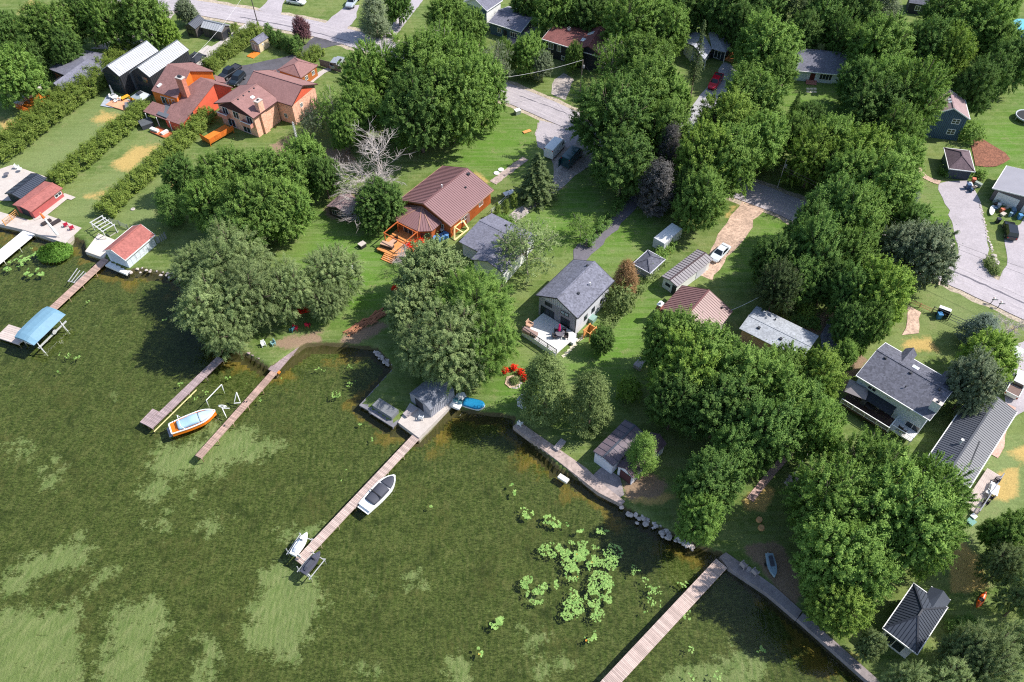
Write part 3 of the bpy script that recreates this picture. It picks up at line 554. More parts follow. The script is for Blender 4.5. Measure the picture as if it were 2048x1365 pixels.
# ---------------------------------------------------------------- the trees
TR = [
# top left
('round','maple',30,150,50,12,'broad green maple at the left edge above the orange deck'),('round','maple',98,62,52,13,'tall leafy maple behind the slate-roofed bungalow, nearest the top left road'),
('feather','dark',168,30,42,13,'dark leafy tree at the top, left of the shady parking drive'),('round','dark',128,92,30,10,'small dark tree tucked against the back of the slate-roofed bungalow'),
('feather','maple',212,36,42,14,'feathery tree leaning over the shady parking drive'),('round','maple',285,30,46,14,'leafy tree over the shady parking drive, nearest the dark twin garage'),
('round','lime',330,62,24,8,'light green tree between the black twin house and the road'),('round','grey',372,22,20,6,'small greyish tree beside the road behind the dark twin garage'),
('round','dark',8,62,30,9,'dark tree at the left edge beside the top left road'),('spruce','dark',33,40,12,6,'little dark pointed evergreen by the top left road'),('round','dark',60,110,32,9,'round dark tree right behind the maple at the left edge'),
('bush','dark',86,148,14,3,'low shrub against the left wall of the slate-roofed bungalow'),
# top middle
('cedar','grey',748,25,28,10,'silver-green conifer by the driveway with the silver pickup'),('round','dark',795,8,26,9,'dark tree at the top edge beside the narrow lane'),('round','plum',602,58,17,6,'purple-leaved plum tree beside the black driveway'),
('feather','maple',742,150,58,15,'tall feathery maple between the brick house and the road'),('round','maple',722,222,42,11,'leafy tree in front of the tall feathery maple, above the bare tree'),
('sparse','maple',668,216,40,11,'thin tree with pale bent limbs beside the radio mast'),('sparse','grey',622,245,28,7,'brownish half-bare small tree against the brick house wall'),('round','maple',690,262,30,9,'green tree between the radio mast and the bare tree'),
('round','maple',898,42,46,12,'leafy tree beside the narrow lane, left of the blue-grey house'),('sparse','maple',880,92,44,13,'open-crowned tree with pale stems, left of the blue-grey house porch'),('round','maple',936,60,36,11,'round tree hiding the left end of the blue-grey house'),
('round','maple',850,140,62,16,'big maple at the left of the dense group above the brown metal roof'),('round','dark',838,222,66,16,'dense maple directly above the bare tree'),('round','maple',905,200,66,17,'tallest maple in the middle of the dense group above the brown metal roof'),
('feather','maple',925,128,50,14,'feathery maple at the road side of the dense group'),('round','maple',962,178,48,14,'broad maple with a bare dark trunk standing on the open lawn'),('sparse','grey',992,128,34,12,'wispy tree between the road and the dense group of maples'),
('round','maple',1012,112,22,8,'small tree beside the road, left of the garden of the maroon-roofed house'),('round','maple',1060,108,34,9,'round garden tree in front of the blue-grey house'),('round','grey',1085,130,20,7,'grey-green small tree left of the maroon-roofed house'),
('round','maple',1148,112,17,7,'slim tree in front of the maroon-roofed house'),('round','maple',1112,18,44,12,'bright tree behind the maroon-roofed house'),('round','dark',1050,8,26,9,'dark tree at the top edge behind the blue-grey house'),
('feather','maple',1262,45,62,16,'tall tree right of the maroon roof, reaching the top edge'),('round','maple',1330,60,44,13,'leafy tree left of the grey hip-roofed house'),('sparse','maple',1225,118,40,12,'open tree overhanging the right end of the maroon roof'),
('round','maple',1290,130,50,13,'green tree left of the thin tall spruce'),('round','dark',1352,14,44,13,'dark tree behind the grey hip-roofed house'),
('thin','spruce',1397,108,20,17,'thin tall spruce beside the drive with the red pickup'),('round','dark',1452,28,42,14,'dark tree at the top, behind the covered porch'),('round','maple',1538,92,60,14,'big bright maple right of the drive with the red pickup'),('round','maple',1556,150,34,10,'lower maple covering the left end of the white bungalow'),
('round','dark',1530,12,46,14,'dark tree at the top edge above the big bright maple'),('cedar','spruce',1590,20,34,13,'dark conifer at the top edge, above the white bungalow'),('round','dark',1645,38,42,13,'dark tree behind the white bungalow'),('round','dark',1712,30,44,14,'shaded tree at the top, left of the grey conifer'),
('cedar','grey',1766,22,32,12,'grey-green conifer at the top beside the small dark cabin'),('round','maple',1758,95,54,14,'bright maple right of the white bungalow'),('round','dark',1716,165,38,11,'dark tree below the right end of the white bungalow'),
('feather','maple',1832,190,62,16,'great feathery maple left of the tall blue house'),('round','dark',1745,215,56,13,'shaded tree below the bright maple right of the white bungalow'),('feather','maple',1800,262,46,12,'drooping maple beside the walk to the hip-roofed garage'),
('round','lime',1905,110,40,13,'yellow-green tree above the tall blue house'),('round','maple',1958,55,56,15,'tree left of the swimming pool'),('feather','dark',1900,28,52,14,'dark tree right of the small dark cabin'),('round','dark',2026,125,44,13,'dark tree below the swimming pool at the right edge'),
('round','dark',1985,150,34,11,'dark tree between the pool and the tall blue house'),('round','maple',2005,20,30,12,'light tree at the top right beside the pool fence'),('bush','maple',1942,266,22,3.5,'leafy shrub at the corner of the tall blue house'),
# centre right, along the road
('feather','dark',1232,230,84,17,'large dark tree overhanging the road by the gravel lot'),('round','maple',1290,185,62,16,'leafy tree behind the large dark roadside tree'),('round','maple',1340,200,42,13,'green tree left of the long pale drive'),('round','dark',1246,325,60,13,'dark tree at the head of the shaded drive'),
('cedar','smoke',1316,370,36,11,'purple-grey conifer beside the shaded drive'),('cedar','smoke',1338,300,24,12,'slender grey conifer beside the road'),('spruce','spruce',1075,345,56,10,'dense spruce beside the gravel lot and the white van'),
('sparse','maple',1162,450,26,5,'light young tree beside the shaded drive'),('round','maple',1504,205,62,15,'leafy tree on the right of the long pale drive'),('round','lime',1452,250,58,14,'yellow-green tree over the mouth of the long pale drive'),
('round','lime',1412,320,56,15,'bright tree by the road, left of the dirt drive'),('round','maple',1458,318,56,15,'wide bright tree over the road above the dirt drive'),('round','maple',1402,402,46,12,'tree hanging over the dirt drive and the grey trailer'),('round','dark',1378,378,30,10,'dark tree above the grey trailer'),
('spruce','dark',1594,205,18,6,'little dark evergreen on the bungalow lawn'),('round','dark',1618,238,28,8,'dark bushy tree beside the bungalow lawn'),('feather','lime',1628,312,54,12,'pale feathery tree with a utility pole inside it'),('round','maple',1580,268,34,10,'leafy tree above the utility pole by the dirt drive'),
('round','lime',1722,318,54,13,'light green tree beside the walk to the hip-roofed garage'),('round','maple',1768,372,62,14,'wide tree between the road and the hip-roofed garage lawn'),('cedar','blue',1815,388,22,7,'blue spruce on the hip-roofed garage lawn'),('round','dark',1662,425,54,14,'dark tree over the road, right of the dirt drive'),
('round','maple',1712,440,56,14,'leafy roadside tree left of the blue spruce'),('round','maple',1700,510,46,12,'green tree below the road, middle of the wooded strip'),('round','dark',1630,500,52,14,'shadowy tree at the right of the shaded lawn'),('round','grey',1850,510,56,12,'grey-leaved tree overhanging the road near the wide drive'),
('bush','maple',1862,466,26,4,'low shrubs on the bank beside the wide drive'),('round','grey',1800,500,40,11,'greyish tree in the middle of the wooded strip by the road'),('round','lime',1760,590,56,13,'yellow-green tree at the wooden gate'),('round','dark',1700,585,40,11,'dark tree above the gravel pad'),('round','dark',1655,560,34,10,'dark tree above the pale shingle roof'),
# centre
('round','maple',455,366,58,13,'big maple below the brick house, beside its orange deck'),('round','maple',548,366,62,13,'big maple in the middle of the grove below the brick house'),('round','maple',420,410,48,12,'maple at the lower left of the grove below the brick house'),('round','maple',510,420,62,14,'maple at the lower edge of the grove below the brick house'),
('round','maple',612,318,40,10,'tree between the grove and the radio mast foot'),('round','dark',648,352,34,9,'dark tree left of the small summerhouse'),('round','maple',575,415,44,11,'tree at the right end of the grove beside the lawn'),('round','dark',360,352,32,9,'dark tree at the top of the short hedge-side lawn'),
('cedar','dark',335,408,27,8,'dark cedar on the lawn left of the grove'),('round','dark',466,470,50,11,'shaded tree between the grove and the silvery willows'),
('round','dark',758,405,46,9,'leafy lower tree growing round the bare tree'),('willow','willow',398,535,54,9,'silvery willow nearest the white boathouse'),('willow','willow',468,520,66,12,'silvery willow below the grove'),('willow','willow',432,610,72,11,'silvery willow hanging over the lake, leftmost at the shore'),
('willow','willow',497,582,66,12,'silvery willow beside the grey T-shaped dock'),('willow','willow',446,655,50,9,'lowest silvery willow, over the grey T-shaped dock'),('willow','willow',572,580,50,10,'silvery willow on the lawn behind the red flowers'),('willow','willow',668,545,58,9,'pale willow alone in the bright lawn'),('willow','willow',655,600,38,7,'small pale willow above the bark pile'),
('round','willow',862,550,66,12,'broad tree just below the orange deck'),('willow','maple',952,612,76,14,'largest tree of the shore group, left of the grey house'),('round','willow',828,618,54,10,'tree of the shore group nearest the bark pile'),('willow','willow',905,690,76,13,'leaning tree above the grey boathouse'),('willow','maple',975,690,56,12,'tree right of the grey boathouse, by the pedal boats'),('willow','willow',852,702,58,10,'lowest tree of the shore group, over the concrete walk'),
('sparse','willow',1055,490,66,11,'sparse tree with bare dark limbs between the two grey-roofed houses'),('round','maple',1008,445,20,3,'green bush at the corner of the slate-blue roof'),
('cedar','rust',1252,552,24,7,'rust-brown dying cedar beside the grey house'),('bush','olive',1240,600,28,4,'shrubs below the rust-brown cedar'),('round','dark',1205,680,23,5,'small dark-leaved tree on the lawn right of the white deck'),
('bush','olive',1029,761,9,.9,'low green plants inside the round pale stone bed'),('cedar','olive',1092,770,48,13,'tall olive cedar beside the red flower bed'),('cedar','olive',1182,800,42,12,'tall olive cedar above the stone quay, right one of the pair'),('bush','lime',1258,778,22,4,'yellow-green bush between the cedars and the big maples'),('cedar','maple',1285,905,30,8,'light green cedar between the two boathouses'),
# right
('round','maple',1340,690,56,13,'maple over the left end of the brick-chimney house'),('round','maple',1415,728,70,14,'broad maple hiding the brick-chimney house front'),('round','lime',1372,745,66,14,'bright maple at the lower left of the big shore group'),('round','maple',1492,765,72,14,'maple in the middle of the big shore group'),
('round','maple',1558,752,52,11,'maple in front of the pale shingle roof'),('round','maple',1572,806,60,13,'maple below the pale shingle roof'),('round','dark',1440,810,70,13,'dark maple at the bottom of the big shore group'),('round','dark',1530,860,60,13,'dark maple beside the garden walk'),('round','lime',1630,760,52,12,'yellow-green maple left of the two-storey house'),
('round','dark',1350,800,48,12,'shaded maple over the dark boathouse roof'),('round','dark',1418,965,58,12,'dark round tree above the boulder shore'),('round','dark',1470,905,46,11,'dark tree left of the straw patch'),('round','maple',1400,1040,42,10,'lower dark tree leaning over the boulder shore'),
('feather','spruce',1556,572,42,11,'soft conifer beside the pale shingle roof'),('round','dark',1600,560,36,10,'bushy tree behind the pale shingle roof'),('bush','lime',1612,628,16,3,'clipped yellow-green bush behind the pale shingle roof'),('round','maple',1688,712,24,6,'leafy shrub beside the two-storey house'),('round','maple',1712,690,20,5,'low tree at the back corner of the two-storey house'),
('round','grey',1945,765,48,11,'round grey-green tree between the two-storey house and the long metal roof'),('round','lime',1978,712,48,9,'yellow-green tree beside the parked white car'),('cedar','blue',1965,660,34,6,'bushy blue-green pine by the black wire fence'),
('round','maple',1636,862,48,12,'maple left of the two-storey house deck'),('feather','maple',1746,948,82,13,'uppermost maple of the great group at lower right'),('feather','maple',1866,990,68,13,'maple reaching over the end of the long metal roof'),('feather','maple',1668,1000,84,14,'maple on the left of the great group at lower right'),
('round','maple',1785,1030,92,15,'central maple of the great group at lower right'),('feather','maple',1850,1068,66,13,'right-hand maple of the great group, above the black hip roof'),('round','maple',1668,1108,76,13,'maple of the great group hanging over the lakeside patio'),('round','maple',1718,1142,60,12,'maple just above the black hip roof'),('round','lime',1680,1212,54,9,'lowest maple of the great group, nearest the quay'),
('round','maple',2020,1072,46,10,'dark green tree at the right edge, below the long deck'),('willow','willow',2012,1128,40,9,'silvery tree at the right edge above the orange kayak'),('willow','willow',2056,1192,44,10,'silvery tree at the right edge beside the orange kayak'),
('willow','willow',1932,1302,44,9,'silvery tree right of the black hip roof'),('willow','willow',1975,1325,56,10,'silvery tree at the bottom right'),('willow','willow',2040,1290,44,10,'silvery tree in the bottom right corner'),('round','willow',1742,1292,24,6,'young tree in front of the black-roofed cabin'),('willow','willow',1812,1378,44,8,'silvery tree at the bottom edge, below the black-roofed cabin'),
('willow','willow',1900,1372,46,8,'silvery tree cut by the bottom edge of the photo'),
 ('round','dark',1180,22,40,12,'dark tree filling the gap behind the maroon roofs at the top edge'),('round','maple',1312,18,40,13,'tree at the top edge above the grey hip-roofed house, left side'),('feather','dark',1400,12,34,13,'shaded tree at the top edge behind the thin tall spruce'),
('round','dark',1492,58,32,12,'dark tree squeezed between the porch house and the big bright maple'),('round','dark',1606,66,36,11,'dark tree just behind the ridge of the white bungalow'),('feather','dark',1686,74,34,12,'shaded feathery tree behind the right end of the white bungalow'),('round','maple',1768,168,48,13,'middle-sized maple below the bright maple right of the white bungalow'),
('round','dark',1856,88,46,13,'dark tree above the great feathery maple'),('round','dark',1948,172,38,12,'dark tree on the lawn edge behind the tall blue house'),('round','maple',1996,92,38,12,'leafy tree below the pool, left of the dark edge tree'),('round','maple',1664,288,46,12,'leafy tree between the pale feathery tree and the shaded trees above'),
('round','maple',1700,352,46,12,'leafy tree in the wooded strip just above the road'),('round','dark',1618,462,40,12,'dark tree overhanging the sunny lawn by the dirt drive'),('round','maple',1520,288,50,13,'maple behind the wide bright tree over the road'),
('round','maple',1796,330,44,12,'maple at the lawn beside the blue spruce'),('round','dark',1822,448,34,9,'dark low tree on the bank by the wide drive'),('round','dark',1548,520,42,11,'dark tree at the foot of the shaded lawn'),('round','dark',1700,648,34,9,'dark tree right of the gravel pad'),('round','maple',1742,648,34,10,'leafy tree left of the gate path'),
('round','maple',1330,262,46,14,'tall maple over the roadside at the long pale drive'),('round','maple',806,236,42,13,'maple behind the bare tree, right of the feathery maple'),('round','dark',1600,820,50,11,'dark maple between the big shore group and the two-storey house'),
]
def label_ok(t): return t
for k, f, cx, cy, r, h, lb in TR:
    bush = k == 'bush'
    nm = {'bush': 'shrub', 'spruce': 'spruce_tree', 'thin': 'spruce_tree', 'cedar': 'cedar_tree', 'willow': 'willow_tree'}.get(k, 'leafy_tree')
    tree(k, f, cx, cy, r, h, lb, nm, 'shrub' if bush else 'tree', at=.5 if bush else .58, bk=bark_pale if k == 'sparse' else None)
def row(kind, fol, pts, rpx, h, labels, name, cat, group):
    for (x, y), lb in zip(pts, labels): tree(kind, fol, x, y, rpx, h, lb, name, cat, group, at=.45)
row('column','dark',[(537,66),(545,74),(553,82),(561,80),(569,87),(577,92),(588,95),(596,90)],7.5,4,['dark clipped cedar beside the beige shed, %s in its row'%s for s in ('the one at the road end','second from the road end','third from the road end','fourth from the road end','fifth from the road end','sixth from the road end','seventh from the road end','the one nearest the plum tree')],'column_cedar','tree','row of cedars behind the beige shed')
row('column','hedge',[(468,62),(474,60)],4.5,3,['small pointed cedar at the dark garage door, left one','small pointed cedar at the dark garage door, right one'],'column_cedar','tree','cedars by the dark twin garage')
row('column','hedge',[(995,423),(1012,416),(1028,402)],6,3.2,['smallest pointed cedar beside the rails by the gravel path','middle pointed cedar beside the rails by the gravel path','pointed cedar nearest the spruce beside the gravel path'],'column_cedar','tree','pointed cedars by the gravel path')
hedge([(262,92),(232,122),(190,158),(140,190),(85,232),(40,268),(-20,312)],4.2,3.0,'long tall cedar hedge from the black twin house down to the lake, left one',seed=2)
hedge([(292,212),(250,246),(200,288),(150,330),(104,362)],2.8,2.1,'clipped hedge between the two striped lawns, behind the red boathouse',seed=3)
hedge([(420,222),(392,252),(355,285),(318,320),(282,352),(240,388),(205,425)],2.6,2.0,'clipped hedge running from the brick house deck to the timber frame',seed=4)
hedge([(516,54),(495,70),(470,90),(442,112),(414,136)],2.6,1.9,'clipped hedge between the concrete drive and the beige shed',seed=5)
hedge([(600,122),(620,112),(640,100)],2.4,1.6,'short hedge beside the black driveway',seed=6)
hedge([(1330,520),(1300,552),(1268,585),(1232,628),(1205,668)],1.2,.9,'ragged flowering border along the lawn right of the grey house','olive',.24,7,dn=.8)
hedge([(1350,470),(1325,505),(1310,525)],1.3,1.2,'tangled bushes between the trailer and the long garage','maple',.26,8)
hedge([(1250,395),(1222,430),(1190,465),(1168,492)],1.2,1.2,'ragged hedge along the shaded drive','dark',.27,9,dn=.8)
hedge([(1974,518),(1984,535),(1998,548)],1.2,.7,'low planting at the tip of the grass island','olive',.24,10)
hedge([(1880,345),(1950,345),(1972,352)],1.4,.8,'bright shrubs along the side of the hip-roofed garage','maple',.26,11)
hedge([(1920,1240),(1945,1300),(1930,1350)],2.2,1.8,'dark shrubs beside the black-roofed cabin','dark',.28,12)
hedge([(1560,620),(1590,640),(1640,648)],1.4,1.2,'garden border behind the pale shingle roof','dark',.26,14)
hedge([(745,30),(770,55),(800,90),(830,110)],1.2,.8,'wild grasses along the narrow lane','maple',.3,15,dn=.4)
# bare trees
dm = dead_tree(4); da = dead_tree(9)
for me_, cx, cy, rot, s, lb in ((dm,752,330,0,1.0,'tall bare dead tree with silvery branches above the brown metal roof'),(da,722,372,2,.75,'shorter bare dead tree leaning left over the summerhouse'),(da,2030,645,1,.55,'small bare grey tree by the mailboxes at the right edge'),(dm,806,520,3,.38,'bare white branches standing beside the orange deck stairs')):
    h = 11*s; p = W(cx, cy, LZ+h*.6); o = thing('bare_tree', lb, 'tree', (p.x, p.y, LZ-.05), None, rot); o.scale = (s*2.5, s*2.5, s*1.35)
    c = bpy.data.objects.new('trunk', me_); link(c, o); c.material_slots[0].link = 'OBJECT'; c.material_slots[0].material = bark_dead
# reeds: blades nobody could count
rs = np.random.RandomState(5); k = 2600; a = rs.uniform(0, 6.28, k); rr = np.sqrt(rs.uniform(0, 1, k)); c0 = W(111, 507, 0.1); C = np.stack([c0.x+np.cos(a)*rr*3.0, c0.y+np.sin(a)*rr*2.5, .1+rs.uniform(0, 1.0, k)*(1.15-.6*rr*rr)], 1)
me = leafmesh('reed_bed', C, np.stack([np.cos(a)*.8, np.sin(a)*.8-.3, np.full(k, .55)], 1)+rs.normal(size=(k, 3))*.3, .55, rs.uniform(0, 1, k), .22); me.materials.append(FOL['grass']); o = bpy.data.objects.new('reed_bed', me); link(o); o['kind'] = 'stuff'
# ---------------------------------------------------------------- buildings
white = M('white paint', px(235,235,232), .6, .08, 1.5); offw = M('cream siding', px(225,205,170), .7, .12, 1.5); black_m = M('black metal', px(52,54,60), .45, .15, 1.2, spec=.5); blackw = M('black siding', px(50,52,58), .7, .2, 1.5)
gtrim = M('charcoal trim', px(58,60,66), .6, .1, 2); brick = M('orange brick', px(240,186,160), .85, .18, 1.2, .22, 5); brickr = M('red brick', px(170,110,92), .85, .25, 2, .3, 6); redsid = M('red painted siding', px(226,104,76), .75, .12, 1.2); orsid = M('orange stained wood', px(228,122,48), .65, .22, 1.6, rnd=.12)
cedarw = M('cedar board siding', px(186,98,48), .7, .22, 2, .1, 6); greysid = M('grey board siding', px(150,150,158), .75, .1, 1.5); lgrey = M('light grey siding', px(212,212,220), .7, .08, 1.5); bluesid = M('blue grey siding', px(74,98,118), .75, .12, 1.5); dkblue = M('dark slate siding', px(58,68,80), .75, .15, 1.5); dksid = M('dark brown black siding', px(44,46,54), .75, .2, 1.5)
redshed = M('brick red siding', px(180,90,88), .75, .12, 1.5); palebl = M('pale blue white siding', px(216,224,232), .65, .08, 1.5); tan_ = M('grey tan siding', px(170,160,158), .75, .15, 1.5)
rs_slate = M('slate grey shingles', px(118,118,132), .9, .14, .8, .20, 4.5, bump=.3); rs_char = M('charcoal shingles', px(96,97,108), .9, .12, .8, .28, 4.2, bump=.3); rs_red = M('brown red shingles', px(138,102,98), .9, .15, .8, .16, 4.5, bump=.3); rs_brick = M('rose brown shingles', px(150,112,108), .9, .14, .8, .1, 5, bump=.3)
rs_light = M('light grey shingles', px(164,168,174), .9, .12, .8, .2, 4.5, bump=.3); rs_maroon = M('maroon shingles', px(128,82,78), .9, .2, .8, .2, 5, bump=.3); rs_shed = M('faded red shingles', px(168,104,97), .9, .15, .8, .14, 4.5, bump=.3); rs_plum = M('dark plum shingles', px(100,84,90), .9, .18, .8, .2, 4.5, bump=.3); rs_tan = M('rosy tan shingles', px(156,132,132), .9, .12, .8, .1, 4.5)
rm_brown = M('brown metal roof', px(142,108,108), .42, .08, .6, spec=.5); rm_silver = M('weathered silver metal', px(188,190,194), .4, .18, 2.2, spec=.5); rm_grey = M('grey metal roof', px(82,86,96), .5, .1, .8, spec=.5); rm_black = M('black metal roof', px(70,76,88), .42, .12, .8, spec=.5); rm_dark = M('worn dark metal roof', px(108,96,104), .5, .3, .8, spec=.5); rm_red = M('red brown metal roof', px(142,108,104), .40, .14, .7, spec=.5); rm_pale = M('pale pewter metal roof', px(150,144,146), .45, .1, .8, spec=.5)
m, nt, b = newmat('window glass'); b.inputs['Base Color'].default_value = (.025,.035,.045,1); b.inputs['Roughness'].default_value = .08; b.inputs['Specular IOR Level'].default_value = .7; glass = m
stone_m = M('chimney cap', px(200,190,182), .8, .15, 2)
class Bld:
    def __init__(s, name, label, cat, A, B, C, ze, Lv=None, side=1, group=None):
        s.ze = ze
        if C is None:
            a, b = W(*A, LZ+ze), W(*B, LZ+ze); u = (a-b); s.Lu = u.length; u.normalize(); v = Vector((-u.y, u.x, 0))*side; s.F = Fr((b.x, b.y, LZ), u, v); s.Lv = Lv
        else: s.F, s.Lu, s.Lv = rect3(A, B, C, LZ+ze)
        s.root = thing(name, label, cat, s.F.p(0, 0), group); s.oh = .4; s.rise = 0; s.rp = .5; s.base = 0
    def ridge_from(s, x, y, rp=.5):
        "ridge height so that the ridge appears at (x, y)"
        best = None
        for k in range(0, 120):
            r = .05*k; p = W(x, y, LZ+s.ze+r); bb = (p-s.F.O).dot(s.F.v); e = abs(bb-rp*s.Lv)
            if best is None or e < best[0]: best = (e, r)
        return max(.35, min(best[1], .62*s.Lv))
    def gable(s, wm, rm, rise=None, ridge=None, rp=.5, oh=.4, t=.16, rib=None, ribm=None, base=0.0, ohg=None, gm=None, fascia=None, nowall=False):
        F, Lu, Lv, ze = s.F, s.Lu, s.Lv, s.ze; ohg = oh if ohg is None else ohg
        if rise is None: rise = s.ridge_from(*ridge, rp) if ridge else .28*Lv
        s.rise, s.rp, s.oh, s.ohg, s.kind, s.base = rise, rp, oh, ohg, 'gable', base; rb = rp*Lv
        zt = ze+rise*min(oh/rb, oh/(Lv-rb))-t-.02
        if not nowall:
            q = MB(); prof = [(oh, base), (Lv-oh, base), (Lv-oh, zt), (rb, ze+rise-t-.04), (oh, zt)]
            q.prism([F.p(ohg, b_, z) for b_, z in prof], [F.p(Lu-ohg, b_, z) for b_, z in prof]); s.wall = q.build('wall', wm, s.root)
        r = MB(); r.slab([F.p(0,0,ze),F.p(Lu,0,ze),F.p(Lu,rb,ze+rise),F.p(0,rb,ze+rise)], t); r.slab([F.p(0,Lv,ze),F.p(0,rb+.005,ze+rise-.004),F.p(Lu,rb+.005,ze+rise-.004),F.p(Lu,Lv,ze)], t)
        s.roof = r.build('roof', rm, s.root)
        c = MB(); c.beam(F.p(-.02,rb,ze+rise+.02), F.p(Lu+.02,rb,ze+rise+.02), .28, .06); c.build('ridge_cap', ribm or rm, s.roof)
        if fascia:
            f = MB()
            for a in (-.03, Lu+.03): f.beam(F.p(a,-.02,ze-.09), F.p(a,rb,ze+rise-.09), .05, .2); f.beam(F.p(a,Lv+.02,ze-.09), F.p(a,rb,ze+rise-.09), .05, .2)
            for b_ in (-.06, Lv+.06): f.box(F, -.05, Lu+.05, b_-.06, b_+.06, ze-.16, ze+.0)
            f.build('fascia', fascia, s.roof)
        if rib: s.ribs(rib, ribm or rm)
        return s
    def ribs(s, sp, m):
        F, Lu, Lv, ze, rb = s.F, s.Lu, s.Lv, s.ze, s.rp*s.Lv; q = MB(); n = max(2, int(Lu/sp))
        for i in range(n+1):
            a = Lu*i/n; q.beam(F.p(a,.01,ze+.03), F.p(a,rb,ze+s.rise+.03), .045, .045); q.beam(F.p(a,Lv-.01,ze+.03), F.p(a,rb,ze+s.rise+.03), .045, .07)
        q.build('roof_seam', m, s.roof, kind='stuff')
    def hip(s, wm, rm, rise, inset=None, oh=.4, t=.16, rib=None, ribm=None, base=0.0, fascia=None, nowall=False):
        F, Lu, Lv, ze = s.F, s.Lu, s.Lv, s.ze; ins = Lv/2 if inset is None else inset; s.rise, s.rp, s.oh, s.ohg, s.kind, s.base = rise, .5, oh, oh, 'hip', base
        if not nowall: q = MB(); q.box(F, oh, Lu-oh, oh, Lv-oh, base, ze-.1); s.wall = q.build('wall', wm, s.root)
        P = [F.p(0,0,ze),F.p(Lu,0,ze),F.p(Lu,Lv,ze),F.p(0,Lv,ze),F.p(ins,Lv/2,ze+rise),F.p(Lu-ins,Lv/2,ze+rise)]; dz = Vector((0,0,t)); r = MB()
        r.add(P+[p-dz for p in P[:4]], [(0,1,5,4),(1,2,5),(2,3,4,5),(3,0,4),(0,6,7,1),(1,7,8,2),(2,8,9,3),(3,9,6,0),(6,9,8,7)]); s.roof = r.build('roof', rm, s.root)
        c = MB(); up = Vector((0,0,.03))
        for i, j in ((0,4),(3,4),(1,5),(2,5),(4,5)): c.beam(P[i]+up, P[j]+up, .2, .06)
        c.build('ridge_cap', ribm or rm, s.roof)
        if fascia:
            f = MB()
            for b_ in (-.05, Lv+.05): f.box(F, -.09, Lu+.09, b_-.05, b_+.05, ze-.14, ze+.03)
            for a in (-.05, Lu+.05): f.box(F, a-.05, a+.05, 0, Lv, ze-.142, ze+.028)
            f.build('fascia', fascia, s.roof)
        if rib:
            q = MB()
            def hh(a, b_): return rise*min(min(b_, Lv-b_)/(Lv/2), (min(a, Lu-a)/ins if ins > .05 else 9), 1)
            for i in range(int(Lu/rib)+1):
                a = i*rib; bm = min(Lv/2, (min(a, Lu-a)/max(ins,.01))*Lv/2)
                if bm > .1: q.beam(F.p(a,0,ze+.02), F.p(a,bm,ze+hh(a,bm)+.02), .04,.06); q.beam(F.p(a,Lv,ze+.02), F.p(a,Lv-bm,ze+hh(a,Lv-bm)+.02), .04,.06)
            for i in range(int(Lv/rib)+1):
                b_ = i*rib; am = min(b_, Lv-b_)/(Lv/2)*ins
                if am > .1: q.beam(F.p(0,b_,ze+.02), F.p(am,b_,ze+hh(am,b_)+.02), .04,.06); q.beam(F.p(Lu,b_,ze+.02), F.p(Lu-am,b_,ze+hh(Lu-am,b_)+.02), .04,.06)
            q.build('roof_seam', ribm or rm, s.roof, kind='stuff')
        return s
    def zroof(s, a, b_):
        if s.kind == 'hip': return s.ze+s.rise*min(min(b_, s.Lv-b_)/(s.Lv/2), 1)
        rb = s.rp*s.Lv; return s.ze+s.rise*(b_/rb if b_ <= rb else (s.Lv-b_)/(s.Lv-rb))
    def side(s, sd):
        "frame of a wall: u along it, v outward"
        F, oh, og = s.F, s.oh, s.ohg
        if sd == 'b0': return Fr(F.p(og, oh), F.u, -F.v), s.Lu-2*og
        if sd == 'b1': return Fr(F.p(og, s.Lv-oh), F.u, F.v), s.Lu-2*og
        if sd == 'a0': return Fr(F.p(og, oh), F.v, -F.u), s.Lv-2*oh
        return Fr(F.p(s.Lu-og, oh), F.v, F.u), s.Lv-2*oh
    def win(s, sd, f, z, w_, h, fm=None, cols=2, rows=1, name='window', gm=None):
        G, L_ = s.side(sd); opening(s.root, G, f*L_-w_/2, z, w_, h, fm or white, cols, rows, name, gm); return s
    def slabdoor(s, sd, f, w_, h, m, z=0.0, name='door', panels=0):
        G, L_ = s.side(sd); a = f*L_-w_/2; o = ubox(name, m, s.root, G, a, a+w_, .0, .06, z+.02, z+h)
        for k in range(panels): ubox('panel', m, o if False else s.root, G, a+.04, a+w_-.04, .055, .09, z+.06+k*h/panels, z+(k+1)*h/panels-.03)
        return s
    def battens(s, sd, sp, m, z0=0.0):
        G, L_ = s.side(sd); q = MB()
        for i in range(1, int(L_/sp)):
            a = i*sp; zt = s.ze-.15
            if sd[0] == 'a' and s.kind == 'gable': bb = a+s.oh; zt = s.zroof(0, bb)-.35
            q.box(G, a-.03, a+.03, 0, .04, s.base+z0, zt)
        q.build('siding_batten', m, s.root, kind='stuff'); return s
    def chimney(s, a, b_, w_, d, h, m, cap=stone_m, z0=None):
        z = s.zroof(a, b_); q = MB(); q.box(s.F, a-w_/2, a+w_/2, b_-d/2, b_+d/2, (z-.4) if z0 is None else z0, z+h, 0); q.box(s.F, a-w_/2-.07, a+w_/2+.07, b_-d/2-.07, b_+d/2+.07, z+h, z+h+.12, 1)
        q.box(s.F, a-.16, a+.16, b_-.16, b_+.16, z+h+.12, z+h+.34, 2); q.build('chimney', [m, cap, gtrim], s.roof); return s
    def vent(s, a, b_, w_=.35, h=.22, m=None, name='roof_vent'):
        z = s.zroof(a, b_); q = MB(); q.box(s.F, a-w_/2, a+w_/2, b_-w_/2, b_+w_/2, z-.1, z+h); q.build(name, m or gtrim, s.roof); return s
